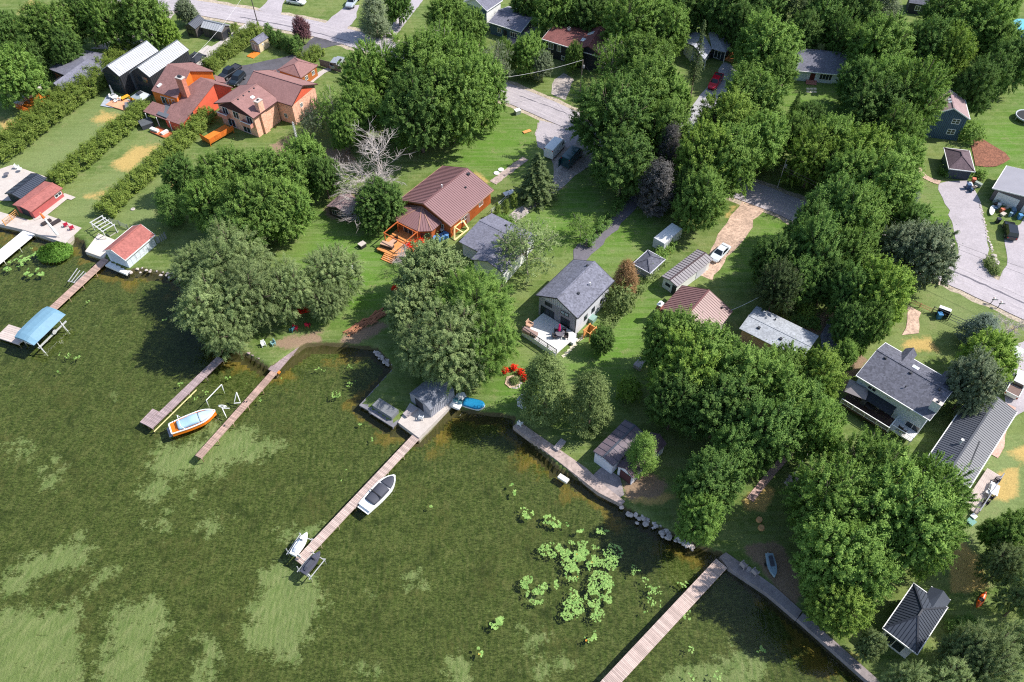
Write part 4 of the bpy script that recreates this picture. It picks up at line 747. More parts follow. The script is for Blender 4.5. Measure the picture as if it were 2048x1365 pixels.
    def pipe(s, a, b_, h=.7, r=.07, m=None):
        z = s.zroof(a, b_); q = MB(); q.tube([s.F.p(a,b_,z-.1), s.F.p(a,b_,z+h)], r, 8); q.lathe(s.F.p(a,b_,z+h), [(r*1.8,0),(r*1.8,.12)], 8); q.build('vent_pipe', m or white, s.roof, smooth=False); return s
    def skylight(s, a, b_, la, lb):
        z = lambda bb: s.zroof(a, bb)+.1; F = s.F; P = lambda x, y, k: F.p(x, y, z(y)+k); q = MB(); q.slab([P(a-la/2,b_-lb/2,0),P(a+la/2,b_-lb/2,0),P(a+la/2,b_+lb/2,0),P(a-la/2,b_+lb/2,0)], .16)
        o = q.build('skylight', white, s.roof); g = MB(); e = .1; g.slab([P(a-la/2+e,b_-lb/2+e,.02),P(a+la/2-e,b_-lb/2+e,.02),P(a+la/2-e,b_+lb/2-e,.02),P(a-la/2+e,b_+lb/2-e,.02)], .03); g.build('skylight_pane', glass2, s.roof); return s
m, nt, b = newmat('skylight glass'); b.inputs['Base Color'].default_value = (.45,.55,.62,1); b.inputs['Roughness'].default_value = .12; glass2 = m
def opening(root, G, a, z, w_, h, fm, cols=2, rows=1, name='window', gm=None, proud=.05):
    q = MB(); t = .09; q.box(G, a, a+w_, -.02, proud, z, z+t); q.box(G, a, a+w_, -.02, proud, z+h-t, z+h); q.box(G, a, a+t, -.02, proud-.003, z+t, z+h-t); q.box(G, a+w_-t, a+w_, -.02, proud-.003, z+t, z+h-t)
    for i in range(1, cols): x = a+w_*i/cols; q.box(G, x-.04, x+.04, -.02, proud-.004, z+t, z+h-t)
    for i in range(1, rows): zz = z+h*i/rows; q.box(G, a+t, a+w_-t, -.02, proud-.006, zz-.03, zz+.03)
    o = q.build(name, fm, root)
    for i in range(cols):
        x0 = a+w_*i/cols+.05; x1 = a+w_*(i+1)/cols-.05; ubox('pane', gm or glass, o, G, x0, x1, -.02, .02, z+.07, z+h-.07)
    return o
def polyroof(root, polys, m, t=.16, name='roof'):
    q = MB()
    for pl in polys: q.slab([W(x, y, LZ+z) for x, y, z in pl], t)
    return q.build(name, m, root)
def polywall(root, pts, m, z0=0.0, name='wall'):
    "pts: (x, y, z_top) photo corner of the wall top; the wall goes straight down"
    P = [W(x, y, LZ+z) for x, y, z in pts]; q = MB(); q.prism([Vector((p.x,p.y,LZ+z0)) for p in P], P); return q.build(name, m, root)
def edgewin(root, p0, p1, f, z, w_, h, fm, cols=2, name='window', out=None, gm=None, rows=1):
    "window in the wall between two plan points (Vectors), facing right of p0->p1 unless out is given"
    u = Vector((p1.x-p0.x, p1.y-p0.y, 0)); L_ = u.length; u.normalize(); v = Vector((u.y, -u.x, 0)) if out is None else out
    return opening(root, Fr((p0.x,p0.y,LZ), u, v), f*L_-w_/2, z, w_, h, fm, cols, rows, name, gm)
def deck(label, pxs, z, m, wd=.16, name='wooden_deck', th=.12, along=None, rail=None, gap=.012, skirt=True, cat='deck', maxn=290, h_rail=.95, rails=None, group=None):
    "platform of individual boards; pxs: corner B, corner along boards' normal A, corner C (three photo points at deck level)"
    F, Lu, Lv = rect3(pxs[0], pxs[1], pxs[2], LZ+z if name != 'dock' else z); z0 = (F.O.z); zt = z if name != 'dock' else z-LZ
    root = thing(name, label, cat, F.p(0,0,0), group); n = max(1, int(Lu/wd)); n = min(n, maxn); st = Lu/n
    for i in range(n): ubox('plank', m, root, F, i*st+gap, (i+1)*st-gap, 0, Lv, zt-.05, zt)
    q = MB(); 
    for b_ in (.0, Lv-.06): q.box(F, 0, Lu, b_, b_+.06, zt-.05-th*1.4, zt-.052)
    for a in (0.0, Lu-.06): q.box(F, a, a+.06, .06, Lv-.06, zt-.05-th*1.4, zt-.052)
    q.build('beam', m, root)
    zb = -.05 if name != 'dock' else -LZ-.75
    for a in np.linspace(.15, Lu-.15, max(2, int(Lu/3)+1)):
        for b_ in (.1, Lv-.1): ubox('post', m, root, F, a-.05, a+.05, b_-.05, b_+.05, zb, zt-.055)
    for sd in (rails or []): railing(root, F, Lu, Lv, zt, sd, rail or white, h_rail)
    return root, F, Lu, Lv, zt
def railing(root, F, Lu, Lv, z, sd, m, h=.95, bal=True):
    G = {'b0': (Fr(F.p(0,.06), F.u, F.v), Lu), 'b1': (Fr(F.p(0,Lv-.06), F.u, F.v), Lu), 'a0': (Fr(F.p(.06,0), F.v, F.u), Lv), 'a1': (Fr(F.p(Lu-.06,0), F.v, F.u), Lv)}[sd]; G, L_ = G
    ubox('railing', m, root, G, 0, L_, -.06, .06, z+h-.06, z+h); ubox('railing', m, root, G, 0, L_, -.02, .02, z+.1, z+.15); n = max(1, int(L_/1.6))
    for i in range(n+1): ubox('rail_post', m, root, G, L_*i/n-.045, L_*i/n+.045, -.045, .045, z, z+h+.04)
    if bal:
        q = MB()
        for i in range(int(L_/.14)): q.box(G, i*.14, i*.14+.03, -.015, .015, z+.15, z+h-.06)
        q.build('baluster', m, root, kind='stuff')
# --- brown metal-roofed house with the eight-sided front
B = Bld('brown_house', 'cedar-sided house with a brown ribbed metal roof and many-sided front room', 'house', (987,380), (901,453), (796,402), 3.0)
B.gable(cedarw, rm_brown, ridge=(844.4,409.2), rib=.42, ribm=M('brown metal seam', px(124,90,90), .42, .05), fascia=M('tan fascia', px(170,130,112), .6, .05)); B.battens('b0', .32, cedarw); B.pipe(5.2, 6.0, .6).vent(8.5, 3.4, .3, .2).vent(11.2, 4.9, .5, .25)
B.win('b0', .34, 1.2, 2.0, .9).win('b0', .75, 1.3, 1.2, .9).slabdoor('b0', .42, .9, 2, rm_brown); B.win('a0', .18, .9, .9, 1.2); brown = B
oc = [(806,409.7),(790.5,420.7),(791.6,441.5),(836.7,463.5),(864,462.4),(884,446)]; P = [W(x, y, LZ+2.6) for x, y in oc]; ap = W(843.5,414, LZ+3.9); q = MB()
for i in range(5): q.slab([P[i], P[i+1], ap], .14)
fr_ = q.build('front_roof', rm_brown, B.root); q = MB(); s_ = MB()
for i in range(6): q.beam(P[i]+Vector((0,0,.04)), ap+Vector((0,0,.04)), .16, .08)
q.build('hip_ridge', M('tan fascia', (0,0,0)), fr_)
for i in range(5):
    n = int((P[i+1]-P[i]).length/.4)
    for k in range(1, n):
        p = P[i].lerp(P[i+1], k/n); d = (ap-(P[i]+P[i+1])/2); t = 1-abs(2*k/n-1); s_.beam(p+Vector((0,0,.02)), p+d*t*.96+Vector((0,0,.02)), .04, .06)
s_.build('roof_seam', MATS['brown metal seam'], fr_, kind='stuff')
cen = (P[0]+P[5])/2; ins = [p.lerp(cen, .09) for p in P]; q = MB(); q.prism([Vector((p.x,p.y,LZ)) for p in ins], [Vector((p.x,p.y,LZ+2.42)) for p in ins]); q.build('front_room_wall', cedarw, B.root)
edgewin(B.root, ins[3], ins[4], .5, .75, 1.9, 1.25, cedarw, 1, out=((ins[3]+ins[4])/2-cen).normalized()); edgewin(B.root, ins[2], ins[3], .45, .05, 2.0, 2.1, white, 2, 'patio_door', out=((ins[2]+ins[3])/2-cen).normalized())
# --- grey house with white deck
B = Bld('grey_house', 'grey gabled house with charcoal shingles beside a white deck', 'house', (1228.6,562), (1155,637), (1067,596), 4.5); grey = B
B.gable(lgrey, M('mid charcoal shingles', px(116,117,130), .9, .14, .8, .28, 4.2, bump=.3), ridge=(1107.7,603), fascia=gtrim, oh=.35); B.vent(3.4,2.3,.35,.2).pipe(6.1,2.0,.5).vent(8.8,4.4,.35,.2)
q = MB(); G, L_ = B.side('a0'); q.box(G, 0, L_, .0, .03, 0, 4.2); q.build('front_cladding', M('mid grey cladding', px(158,158,168), .75, .1, 1.2), B.root); B.battens('a0', .4, M('mid grey cladding', (0,0,0)))
for f, z, w_, h, c in ((.24,.45,2.6,2.1,3),(.72,.45,1.7,2.1,2)): opening(B.root, Fr(G.p(0,.04), G.u, G.v), (1-f)*L_-w_/2, z, w_, h, gtrim, c, 1, 'patio_door')
opening(B.root, Fr(G.p(0,.04), G.u, G.v), .30*L_-.7, 3.2, 1.5, .75, gtrim, 2, 1, 'window', glass2); opening(B.root, Fr(G.p(0,.04), G.u, G.v), .74*L_-.7, 3.2, 1.4, .75, gtrim, 2)
B.win('b0', .28, 1.3, .9, 1.1, gtrim).win('b0', .5, 1.3, .9, 1.1, gtrim).win('b0', .74, 1.5, .6, .9, gtrim)
ubox('downspout', gtrim, B.root, G, .02, .12, .04, .14, 0, 4.2)
# --- two-storey house on the right
B = Bld('two_storey_house', 'large white two-storey house with charcoal roof and two back dormers', 'house', (1860,840.8), (1712.8,751), (1770.5,686), 5.0); two = B
B.gable(palebl, rs_char, ridge=(1758,702), rp=.6, fascia=white, oh=.35); B.vent(1.6,.6*B.Lv-.5).vent(5.4,.6*B.Lv-.5).vent(9.6,.6*B.Lv-.5).pipe(6,2.2,.35,.06,gtrim).skylight(5.4, .6*B.Lv+1.3, .9, .9); B.chimney(B.Lu-.5, 1.6, 1.2, .55, 1.6, white)
B.win('b0', .22, 3.6, 1.3, .75).win('b0', .46, 3.9, .5, .35).win('b0', .75, 3.9, .5, .35).win('b0', .52, .4, 2.0, 2.0, white, 2, 1, 'patio_door').win('b0', .17, 1.2, .8, .8).win('b0', .9, .6, 2.0, 1.7).win('b0', .32, 1.2, .9, .7)
q = MB(); F = B.F; q.slab([F.p(.2,-1.0,2.75),F.p(6.6,-1.0,2.75),F.p(6.6,.34,3.35),F.p(.2,.34,3.35)], .14); q.build('pent_roof', M('black pent shingles', px(52,56,64), .9, .15, 1, .2, 5), B.root)
for a0, a1 in ((2.6,4.4),(8.6,10.4)):
    am = (a0+a1)/2; bo = B.Lv+1.0; zr = B.ze+1.05; bb = .62*B.Lv+.6; q = MB(); q.slab([F.p(a0,bo,B.ze+.1),F.p(am,bo,zr),F.p(am,bb,zr),F.p(a0,bb+1.3,B.ze+.1)], .14); q.slab([F.p(a1,bo,B.ze+.1),F.p(a1,bb+1.3,B.ze+.1),F.p(am,bb,zr),F.p(am,bo,zr)], .14); q.build('dormer_roof', rs_char, B.root)
    q = MB(); q.box(F, a0+.25, a1-.25, B.Lv-.5, bo-.3, 0, B.ze); q.build('dormer_wall', palebl, B.root)
# --- long grey metal house
B = Bld('long_metal_house', 'long low house with a ribbed grey metal roof beside a timber deck', 'house', (2033.7,824.7), (1927.5,993.4), (1842,936), 2.9); longm = B
B.gable(white, rm_grey, ridge=(1901,940), rib=.40, ribm=M('dark metal seam', px(72,76,86), .5, .05), fascia=white); B.pipe(7.0, B.Lv*.63, .9, .12)
q = MB(); q.beam(B.F.p(4.5,1.3,B.zroof(0,1.3)+.06), B.F.p(9.3,1.9,B.zroof(0,1.9)+.06), .12, .08); q.build('roof_flashing', gtrim, B.roof); B.win('b0', .2, 1.1, 1.6, 1.1).win('b0', .45, .1, 1.8, 2, white, 2, 1, 'patio_door').win('b0', .75, 1.1, 1.4, 1.1).win('a0', .5, 1, 2, 1.2)
# --- black hip cabin bottom right
B = Bld('black_roofed_cabin', 'lakeside cabin with a black ribbed hip roof edged in white', 'house', (1828,1168), (1766.5,1257), (1834.4,1308), 3.2); cab = B
B.hip(lgrey, rm_black, 1.5, 3.2, rib=.38, ribm=M('black metal seam', px(46,50,60), .42, .05), fascia=white); B.win('a0', .42, .3, 2.4, 2.0, white, 2, 1, 'patio_door')
q = MB(); F = B.F; b2 = B.Lv; a2 = B.Lu; q.slab([F.p(a2-3.0,b2-.1,3.2),F.p(a2+1.1,b2-.1,3.2),F.p(a2+1.1,b2-1.3,4.0),F.p(a2-3.0,b2-1.3,4.0)], .14); q.slab([F.p(a2-3.0,b2-2.5,3.4),F.p(a2-3.0,b2-1.3,4.0),F.p(a2+1.1,b2-1.3,4.0),F.p(a2+1.1,b2-2.5,3.2)], .14)
wr = q.build('wing_roof', rm_black, B.root); q = MB(); q.box(F, a2-1, a2+.8, b2-2.3, b2-.35, 0, 3.0); q.build('wing_wall', lgrey, B.root); f = MB(); f.box(F, a2+1.1, a2+1.18, b2-2.5, b2-.1, 3.05, 3.22); f.build('wing_fascia', white, wr)
# --- white boathouse, red sheds
B = Bld('white_boathouse', 'white boathouse with a faded red shingle roof standing over the water', 'boathouse', (309.7,470), (250,520.7), None, 2.2, 5.0, 1)
B.gable(palebl, rs_shed, ridge=(222,499), oh=.3, base=-.35, fascia=white); B.battens('b0', .9, palebl); B.win('b0', .45, .5, 1.9, 1.2, lgrey, 2, gm=palebl); B.slabdoor('a0', .5, 3.2, 1.9, M('pale garage panel', px(190,200,212), .7, .05), .0, 'boat_door')
q = MB(); q.box(B.F, -.9, B.Lu, .1, B.Lv-.1, -.75, -.36); q.build('foundation', white, B.root); bhw = B
B = Bld('red_shed', 'red-sided shed with a red shingle roof on the left lakeside lawn', 'shed', (125.5,376.4), (61.6,424.3), None, 1.9, 4.5, 1); B.gable(redshed, rs_shed, ridge=(42,412.7), oh=.3); B.win('b0', .86, .8, 1.5, .7); B.slabdoor('a0', .5, 2.0, 1.7, dksid)
B = Bld('black_metal_shed', 'black shed with a ribbed metal roof beside the red shed', 'shed', (92.8,357.6), (41.3,398), None, 2.0, 3.8, 1); B.gable(blackw, rm_black, ridge=(24.7,385.8), oh=.25, rib=.4, ribm=MATS['black metal seam']); B.win('a0', .3, .4, .9, 1.2, gtrim, 1).win('a0', .7, .4, .9, 1.2, gtrim, 1)
# --- black twin house
root = None
B = Bld('black_twin_house', 'black modern house with two silver-roofed gabled wings joined by a flat link', 'house', (317.2,102.3), (238.6,153.3), None, 4.7, 5.2, 1); tw = B
B.gable(blackw, rm_silver, ridge=(216.4,130.4), oh=.12, ohg=.2, rib=.5, ribm=M('dark standing seam', px(120,124,130), .4, .1), t=.12); B.battens('b0', .45, black_m); B.skylight(1.6, 1.1, .9, 1.0); G, L_ = B.side('a0'); opening(B.root, G, .35, .1, L_-.7, 2.1, gtrim, 4, 1, 'glass_wall'); opening(B.root, G, .35, 2.5, L_-.7, 2.0, gtrim, 4, 1, 'glass_wall')
B2 = Bld('wing', 'x', 'x', (378,100), (299,155), None, 4.7, 5.2, 1); bpy.data.objects.remove(B2.root); B2.root = B.root
B2.gable(blackw, rm_silver, ridge=(276.8,132.8), oh=.12, ohg=.2, rib=.5, ribm=MATS['dark standing seam'], t=.12); B2.battens('b0', .45, black_m); G, L_ = B2.side('a0'); opening(B.root, G, .4, .1, L_-.8, 2.0, gtrim, 3, 1, 'glass_wall'); opening(B.root, G, 1.0, 2.7, L_-2.0, 1.5, gtrim, 2)
q = MB(); p0 = B.F.p(2.5,.15); p1 = B.F.p(B.Lu-1,.15); p2 = B2.F.p(B2.Lu-3,B2.Lv-.15); p3 = B2.F.p(1.5,B2.Lv-.15); q.prism([p0,p1,p2,p3], [p+Vector((0,0,4.2)) for p in (p0,p1,p2,p3)]); q.build('link', M('dark membrane', px(88,92,98), .8, .1), B.root)
# --- dark twin garage, beige shed, black canopy
B = Bld('dark_garage', 'charcoal garage with two ribbed metal gable roofs near the road', 'garage', (442.5,64.6), (400.9,55), (421,41), 2.3)
B.gable(M('taupe board siding', px(92,86,84), .75, .12), rm_silver, ridge=None, rise=.9, oh=.25, rib=.6, ribm=MATS['dark standing seam']); B.slabdoor('a1', .5, 2.6, 1.8, black_m, 0, 'garage_door'); B.slabdoor('b0', .4, .9, 1.9, black_m)
B2 = Bld('w', 'x', 'x', (411.3,40.8), (390.5,58.7), (372,51), 2.3); bpy.data.objects.remove(B2.root); B2.root = B.root; B2.gable(MATS['taupe board siding'], rm_grey, rise=1.0, oh=.25, rib=.4, ribm=MATS['dark metal seam']); B2.win('a0', .35, .3, 1.0, 1.5, gtrim, 1).win('a0', .7, .3, 1.0, 1.5, gtrim, 1)
B = Bld('beige_shed', 'small beige garden shed with grey shingles and double doors', 'shed', (537.7,75), (516.9,89), (496,84), 2.1); B.gable(offw, rs_slate, rise=.75, oh=.15); G, L_ = B.side('a0'); q = MB(); q.box(G, 0, L_, 0, .03, 0, 2.0); q.build('front_wall', tan_, B.root)
for f in (.33, .67): G2 = Fr(G.p(0,.03), G.u, G.v); opening(B.root, G2, f*L_-.55, .05, 1.05, 1.75, white, 1, 1, 'door', tan_)
B.win('b0', .38, 1.2, .5, .4)
B = Bld('black_canopy', 'black hip-roofed canopy on posts at the end of the concrete drive', 'canopy', (413,111), (391,126.3), (372,115), 2.4); B.hip(black_m, black_m, .6, oh=.1, nowall=True)
for a in (.15, B.Lu-.15):
    for b_ in (.15, B.Lv-.15): ubox('post', black_m, B.root, B.F, a-.07, a+.07, b_-.07, b_+.07, 0, 2.3)
# --- bungalow top left
o = thing('slate_bungalow', 'low bungalow with a slate-grey roof behind the tall hedge', 'house', W(130,170)); zr, z0 = 4.2, 2.5
polyroof(o, [[(106.6,166.6,zr),(169,122,zr),(226,138,z0),(125,182,z0)],[(129,150.6,zr),(169,122,zr),(154,97,z0),(97,138,z0)],[(169,122,zr),(154,97,z0),(216,109.5,z0),(226,138,z0)]], rs_slate)
polywall(o, [(128,178,z0),(108,163,z0+.9),(113,158,z0+1.1),(168,124,z0+1.1),(214,120,z0-.1),(221,136,z0-.1)], dksid); polywall(o, [(101,139,z0-.1),(128,149,z0+.6),(166,122,z0+.6),(153,101,z0-.1)], dksid)
a, b_ = W(108,163,LZ), W(128,178,LZ)
for f in (.3, .72): edgewin(o, W(107,164,LZ+3.2), W(127,178.5,LZ+2.5), f, .3, 1.7, 1.9, cedarw, 2, 'patio_door')
edgewin(o, W(102,139.5,LZ+2.5), W(127,149.5,LZ+2.9), .5, .5, 2.2, 1.5, cedarw, 2)
# --- red house
o = thing('red_house', 'rambling red house with brown shingle roofs and a big brick chimney', 'house', W(350,200)); zl, zm = 2.5, 5.6
rf = polyroof(o, [[(302.5,182,4.4),(353,197,4.4),(380,142,6.6),(335.4,128,6.6)],[(335.4,128,6.6),(380,142,6.6),(427,142.5,5.0),(384.6,125,5.0)],
  [(353,190,3.6),(401,155,5.4),(429,167,5.4),(362.6,250.5,2.3),(326,238,2.3)],[(286,223,2.3),(326,238,2.3),(329,211,3.0),(305,203,3.0)],[(401,155,5.4),(429,167,5.4),(466,175,4.2),(430,160,4.2)],[(428,150,4.6),(448,156,4.4),(452,166,4.4),(432,163,4.6)]], rs_red, .14)
polywall(o, [(304,182.5,4.25),(353,197,4.25),(380,143.5,6.3),(424,144,4.8),(383,128,4.8),(336,130,6.3)], orsid, 0, 'tower_wall'); polywall(o, [(362,248,2.2),(428,169,5.1),(462,176,4.0),(440,165,4.0),(402,157,5.1),(356,190,3.6),(329,236,2.2)], redsid, 0, 'wall')
fl = MB(); fl.slab([W(x,y,LZ+2.6) for x, y in ((313,228),(333,236),(350,214),(330,207))], .12); fl.build('flat_roof', M('grey roof membrane', px(96,100,108), .8, .1), o)
c0 = W(374,196,LZ+3.4); F = Fr((c0.x,c0.y,LZ), B.F.u, B.F.v); q = MB(); q.box(F,-.5,.5,-.8,.8,2.4,7.9,0); q.box(F,-.58,.58,-.88,.88,7.9,8.05,1); q.box(F,-.2,.2,-.4,.4,8.05,8.4,2); q.build('chimney', [M('rose brick', px(200,128,106), .85, .15, 1.5, .2, 5), stone_m, gtrim], rf)
edgewin(o, W(362,248,LZ+2.2), W(428,169,LZ+5.1), .30, 1.5, .7, 1.5, gtrim, 1); edgewin(o, W(304,183,LZ+4.2), W(353,197,LZ+4.2), .6, 2.0, 3.6, 1.7, white, 4)
q = MB(); F2 = Fr(W(318,170,LZ+5.0), (1,.9), None); q.slab([W(313,172,LZ+5.0),W(317,175,LZ+4.9),W(324,168,LZ+5.3),W(320,166,LZ+5.4)], .2); q.build('skylight', white, rf)
q = MB(); 
for x, y in ((290,226),(312,234),(338,243),(360,249)): p = W(x, y, LZ+2.3); q.tube([(p.x,p.y,LZ),(p.x,p.y,LZ+2.2)], .09, 6)
for k in range(1): q.build('porch_post', white, o, kind='stuff')
# --- brick house
B = Bld('brick_house', 'two-storey orange brick house with rose-brown roofs and balconies', 'house', (558,200), (506.7,237.3), (429,206), 4.8); bk_ = B
B.gable(brick, rs_brick, ridge=(462,204), oh=.45, fascia=M('dark brown fascia', px(80,52,50), .7, .05)); G, L_ = B.side('a0'); q = MB()
q.poly([G.p(.0,.04,4.3),G.p(L_/2,.04,4.6+B.rise),G.p(L_,.04,4.3)]); q.build('gable_panel', M('dark maroon siding', px(74,44,48), .8, .1), B.root)
for f in (.14, .52, .82): opening(B.root, G, f*L_-.75, 2.7, 1.5, 1.6, white, 2, 1, 'patio_door')
for f in (.3, .72): opening(B.root, G, f*L_-.9, .15, 1.9, 1.9, lgrey, 2, 1, 'patio_door')
for f in (.18, .84):
    a0 = f*L_-1.3; q = MB(); q.box(G, a0, a0+2.6, 0, 1.0, 2.45, 2.58, 0); q.box(G, a0, a0+2.6, .94, 1.0, 2.58, 3.3, 0); q.box(G, a0, a0+.06, .0, .94, 2.58, 3.3, 0); q.box(G, a0+2.54, a0+2.6, 0, .94, 2.58, 3.3, 0); q.box(G, a0-.03, a0+2.63, .9, 1.05, 3.3, 3.38, 1); q.build('balcony', [M('rosy balcony board', px(206,146,130), .75, .1), white], B.root)
B.chimney(2.7, .55, 1.3, 1.0, 2.0, brick, z0=0); B.skylight(4.0, 3.4, .8, .6)
for a in (1.5, 3, 4.6, 6): B.vent(a, 4.7, .25, .15)
X = Bld('x', 'x', 'x', (584,212), (486,182), None, 4.8, 8.6, 1); bpy.data.objects.remove(X.root); X.root = B.root; X.gable(brick, rs_brick, ridge=None, rise=2.1, oh=.45, fascia=MATS['dark brown fascia']); X.win('a1', .35, 2.6, .8, .9).win('b0', .8, 1.0, .8, 1.0)
Gx, Lx = X.side('a1'); q = MB(); q.poly([Gx.p(.6,.04,4.4),Gx.p(Lx/2,.04,4.3+X.rise),Gx.p(Lx-.6,.04,4.4)]); q.build('gable_panel', redsid, B.root)
X2 = Bld('x', 'x', 'x', (636,130.5), (602,156), None, 2.5, 6.4, 1); bpy.data.objects.remove(X2.root); X2.root = B.root; X2.hip(M('brown wood siding', px(176,104,52), .7, .15), rs_brick, 1.2, 2.2, oh=.3); X2.win('b0', .3, .9, .9, 1.0).win('b0', .75, .9, .9, 1.0)
X3 = Bld('x', 'x', 'x', (566,160), (536,172), None, 3.2, 5.0, 1); bpy.data.objects.remove(X3.root); X3.root = B.root; X3.gable(brick, rs_brick, rise=1.1, oh=.3)
# --- blue-grey house, maroon house at the top
B = Bld('blue_grey_house', 'blue-grey house with dark shingles and a taller white-sided wing', 'house', (1041.5,64.7), (977,44.4), None, 2.9, 8.6, 1); B.gable(bluesid, rs_slate, ridge=(985.7,16.7), fascia=white, oh=.3); B.win('b0', .78, .9, 1.9, 1.2, white, 3).win('b0', .3, .9, 1.1, 1.2).slabdoor('b0', .5, .9, 2, dksid); B.vent(4, 2.2, .3, .2)
X = Bld('x', 'x', 'x', (1004.7,1), (973.5,22.3), None, 5.2, 7, 1); bpy.data.objects.remove(X.root); X.root = B.root; X.gable(white, rs_slate, rise=2, oh=.3, fascia=white); G, L_ = X.side('a0'); q = MB(); q.box(G, 0, L_, 0, .03, 0, 5.1); q.build('front_wall', bluesid, B.root); opening(B.root, Fr(G.p(0,.03), G.u, G.v), .8, 3, 1.1, 1.1, white)
X = Bld('x', 'x', 'x', (1068,52), (1051,64), None, 2.3, 3.4, 1); bpy.data.objects.remove(X.root); X.root = B.root; X.gable(lgrey, rs_plum, rise=.6, oh=.15)
B = Bld('maroon_house', 'dark-sided house with a dappled maroon shingle roof and white-framed windows', 'house', (1199.9,113.8), (1083.9,78), None, 4.0, 9.2, 1); B.gable(dksid, rs_maroon, ridge=(1106,52.4), fascia=white, oh=.35)
for f, w_ in ((.13,1.3),(.28,1.0),(.86,1.2)): B.win('b0', f, 2.0, w_, 1.5)
B.win('b0', .36, .3, .8, 1.0).win('b0', .45, .3, .6, 1.8, white, 1, 1, 'door').win('a1', .2, 2.0, 1.1, 1.5).win('a1', .15, .3, 1.0, 1.2).skylight(B.Lu*.62, 3.2, 1.6, 1.0); B.chimney(4, 4.9, .5, .5, .5, white)
X = Bld('x', 'x', 'x', (1230,72), (1204,113), None, 4.05, 6.5, 1); bpy.data.objects.remove(X.root); X.root = B.root; X.gable(dksid, rs_maroon, rise=1.7, oh=.3); X.skylight(6.5, 4.8, 1.1, 1.4)
X = Bld('x', 'x', 'x', (1214,29), (1192,53), None, 4.2, 6, 1); bpy.data.objects.remove(X.root); X.root = B.root; X.gable(dksid, rs_maroon, rise=1.2, oh=.3)
# --- grey hip house with porch
o = thing('porch_house', 'grey-shingled house with an open covered porch at the top of the pale drive', 'house', W(1430,115)); z0, zr = 2.6, 4.6
polyroof(o, [[(1476.6,72.4,z0),(1452,105.8,z0),(1430.8,65.7,zr),(1440,57,zr)],[(1415.8,62,zr),(1430.8,65.7,zr),(1452,105.8,z0),(1424,98,z0)],[(1395,52,zr),(1440,57,zr),(1476.6,72.4,z0),(1420,48,z0)],[(1408,70,4.2),(1424,98,z0),(1409,120,z0),(1388,92,4.2)],[(1408,70,4.2),(1388,92,4.2),(1366,84,z0),(1386,62,z0)]], M('pale grey shingles', px(168,170,180), .9, .1, .8, .2, 5))
polywall(o, [(1472,73,z0-.1),(1450,102,z0-.1),(1427,94,z0-.1),(1432,66,3.6),(1442,61,3.6)], dkblue); polywall(o, [(1406,114,z0-.1),(1421,96,z0-.1),(1402,80,3.3),(1386,95,3.5),(1370,86,z0-.1)], white, 0, 'wing_wall')
edgewin(o, W(1427,96,LZ+2.5), W(1450,102.5,LZ+2.5), .45, .3, 1.6, 1.8, white, 2, 'patio_door')
for x, y in ((1412,118),(1451,105)): p = W(x, y, LZ+2.5); q = MB(); q.tube([(p.x,p.y,LZ),(p.x,p.y,LZ+2.5)], .1, 6); q.build('porch_post', white, o)
# --- white bungalow
B = Bld('white_bungalow', 'long white bungalow with a grey shingle roof and a dark front door', 'house', (1706,152), (1560,138.5), None, 2.5, 9.5, 1); B.gable(palebl, rs_slate, ridge=(1598,98), fascia=white); B.win('b0', .66, .7, 2.6, 1.4, white, 4).win('b0', .2, .9, 1.5, 1.1); B.slabdoor('b0', .47, 1.0, 2.0, M('oxblood door', px(96,42,40), .6, .1)); B.pipe(3.6, 5.2, .4, .08)
G, L_ = B.side('b0')
for k in range(3): ubox('step', M('brick red step', px(186,130,120), .8, .2), B.root, G, .47*L_-1.1, .47*L_+1.1, .02+k*.4, .4+k*.4+.02, 0, .45-k*.14)
# --- blue two-storey house, hip garage, right garage, dark cabin
B = Bld('tall_blue_house', 'tall blue-sided house with a pinkish roof behind the hip-roofed garage', 'house', (1930,201), (1939.8,238.6), None, 5.2, 7.2, 1); B.gable(bluesid, rs_tan, ridge=(1911,226), oh=.3, fascia=white); B.battens('a0', .35, dkblue); B.win('a0', .27, 3.6, 1.5, 1.1, white, 2, 2).win('a0', .27, 1.2, 1.5, 1.2, white, 2, 2); B.skylight(2.3, 4.0, .5, .5).skylight(3.2, 4.0, .5, .5)
B = Bld('hip_garage', 'small dark blue garage with a plum-coloured hip roof', 'garage', (1888,296), (1898,337.6), (1949.5,343), 2.3); B.hip(bluesid, rs_plum, 1.25, B.Lu*.4, oh=.35, fascia=white); B.battens('a0', .5, dkblue); B.slabdoor('a0', .5, 3.6, 2.0, dkblue, 0, 'garage_door')
B = Bld('double_garage', 'wide garage with a flat grey roof and two white doors at the right edge', 'garage', (2013.7,332), (1985.8,376.7), None, 2.7, 11.5, -1); B.gable(M('brown grey siding', px(112,106,108), .75, .1), M('grey rolled roof', px(160,158,166), .85, .08, .5), rise=.9, oh=.4, fascia=white)
for f in (.24, .68):
    G, L_ = B.side('a0'); a0 = f*L_-1.9; d = ubox('garage_door', white, B.root, G, a0, a0+3.8, 0, .06, 0, 2.15)
    for k in range(4): ubox('door_panel', white, B.root, G, a0+.06, a0+3.74, .055, .085, .05+k*.53, .53+k*.53)
B = Bld('dark_cabin', 'small black cabin with one white-framed window at the top edge', 'cabin', (1860,12), (1818,6), None, 2.6, 5, 1); B.gable(dksid, rs_char, rise=1, oh=.3); B.win('b0', .5, .9, 1.2, 1.2)
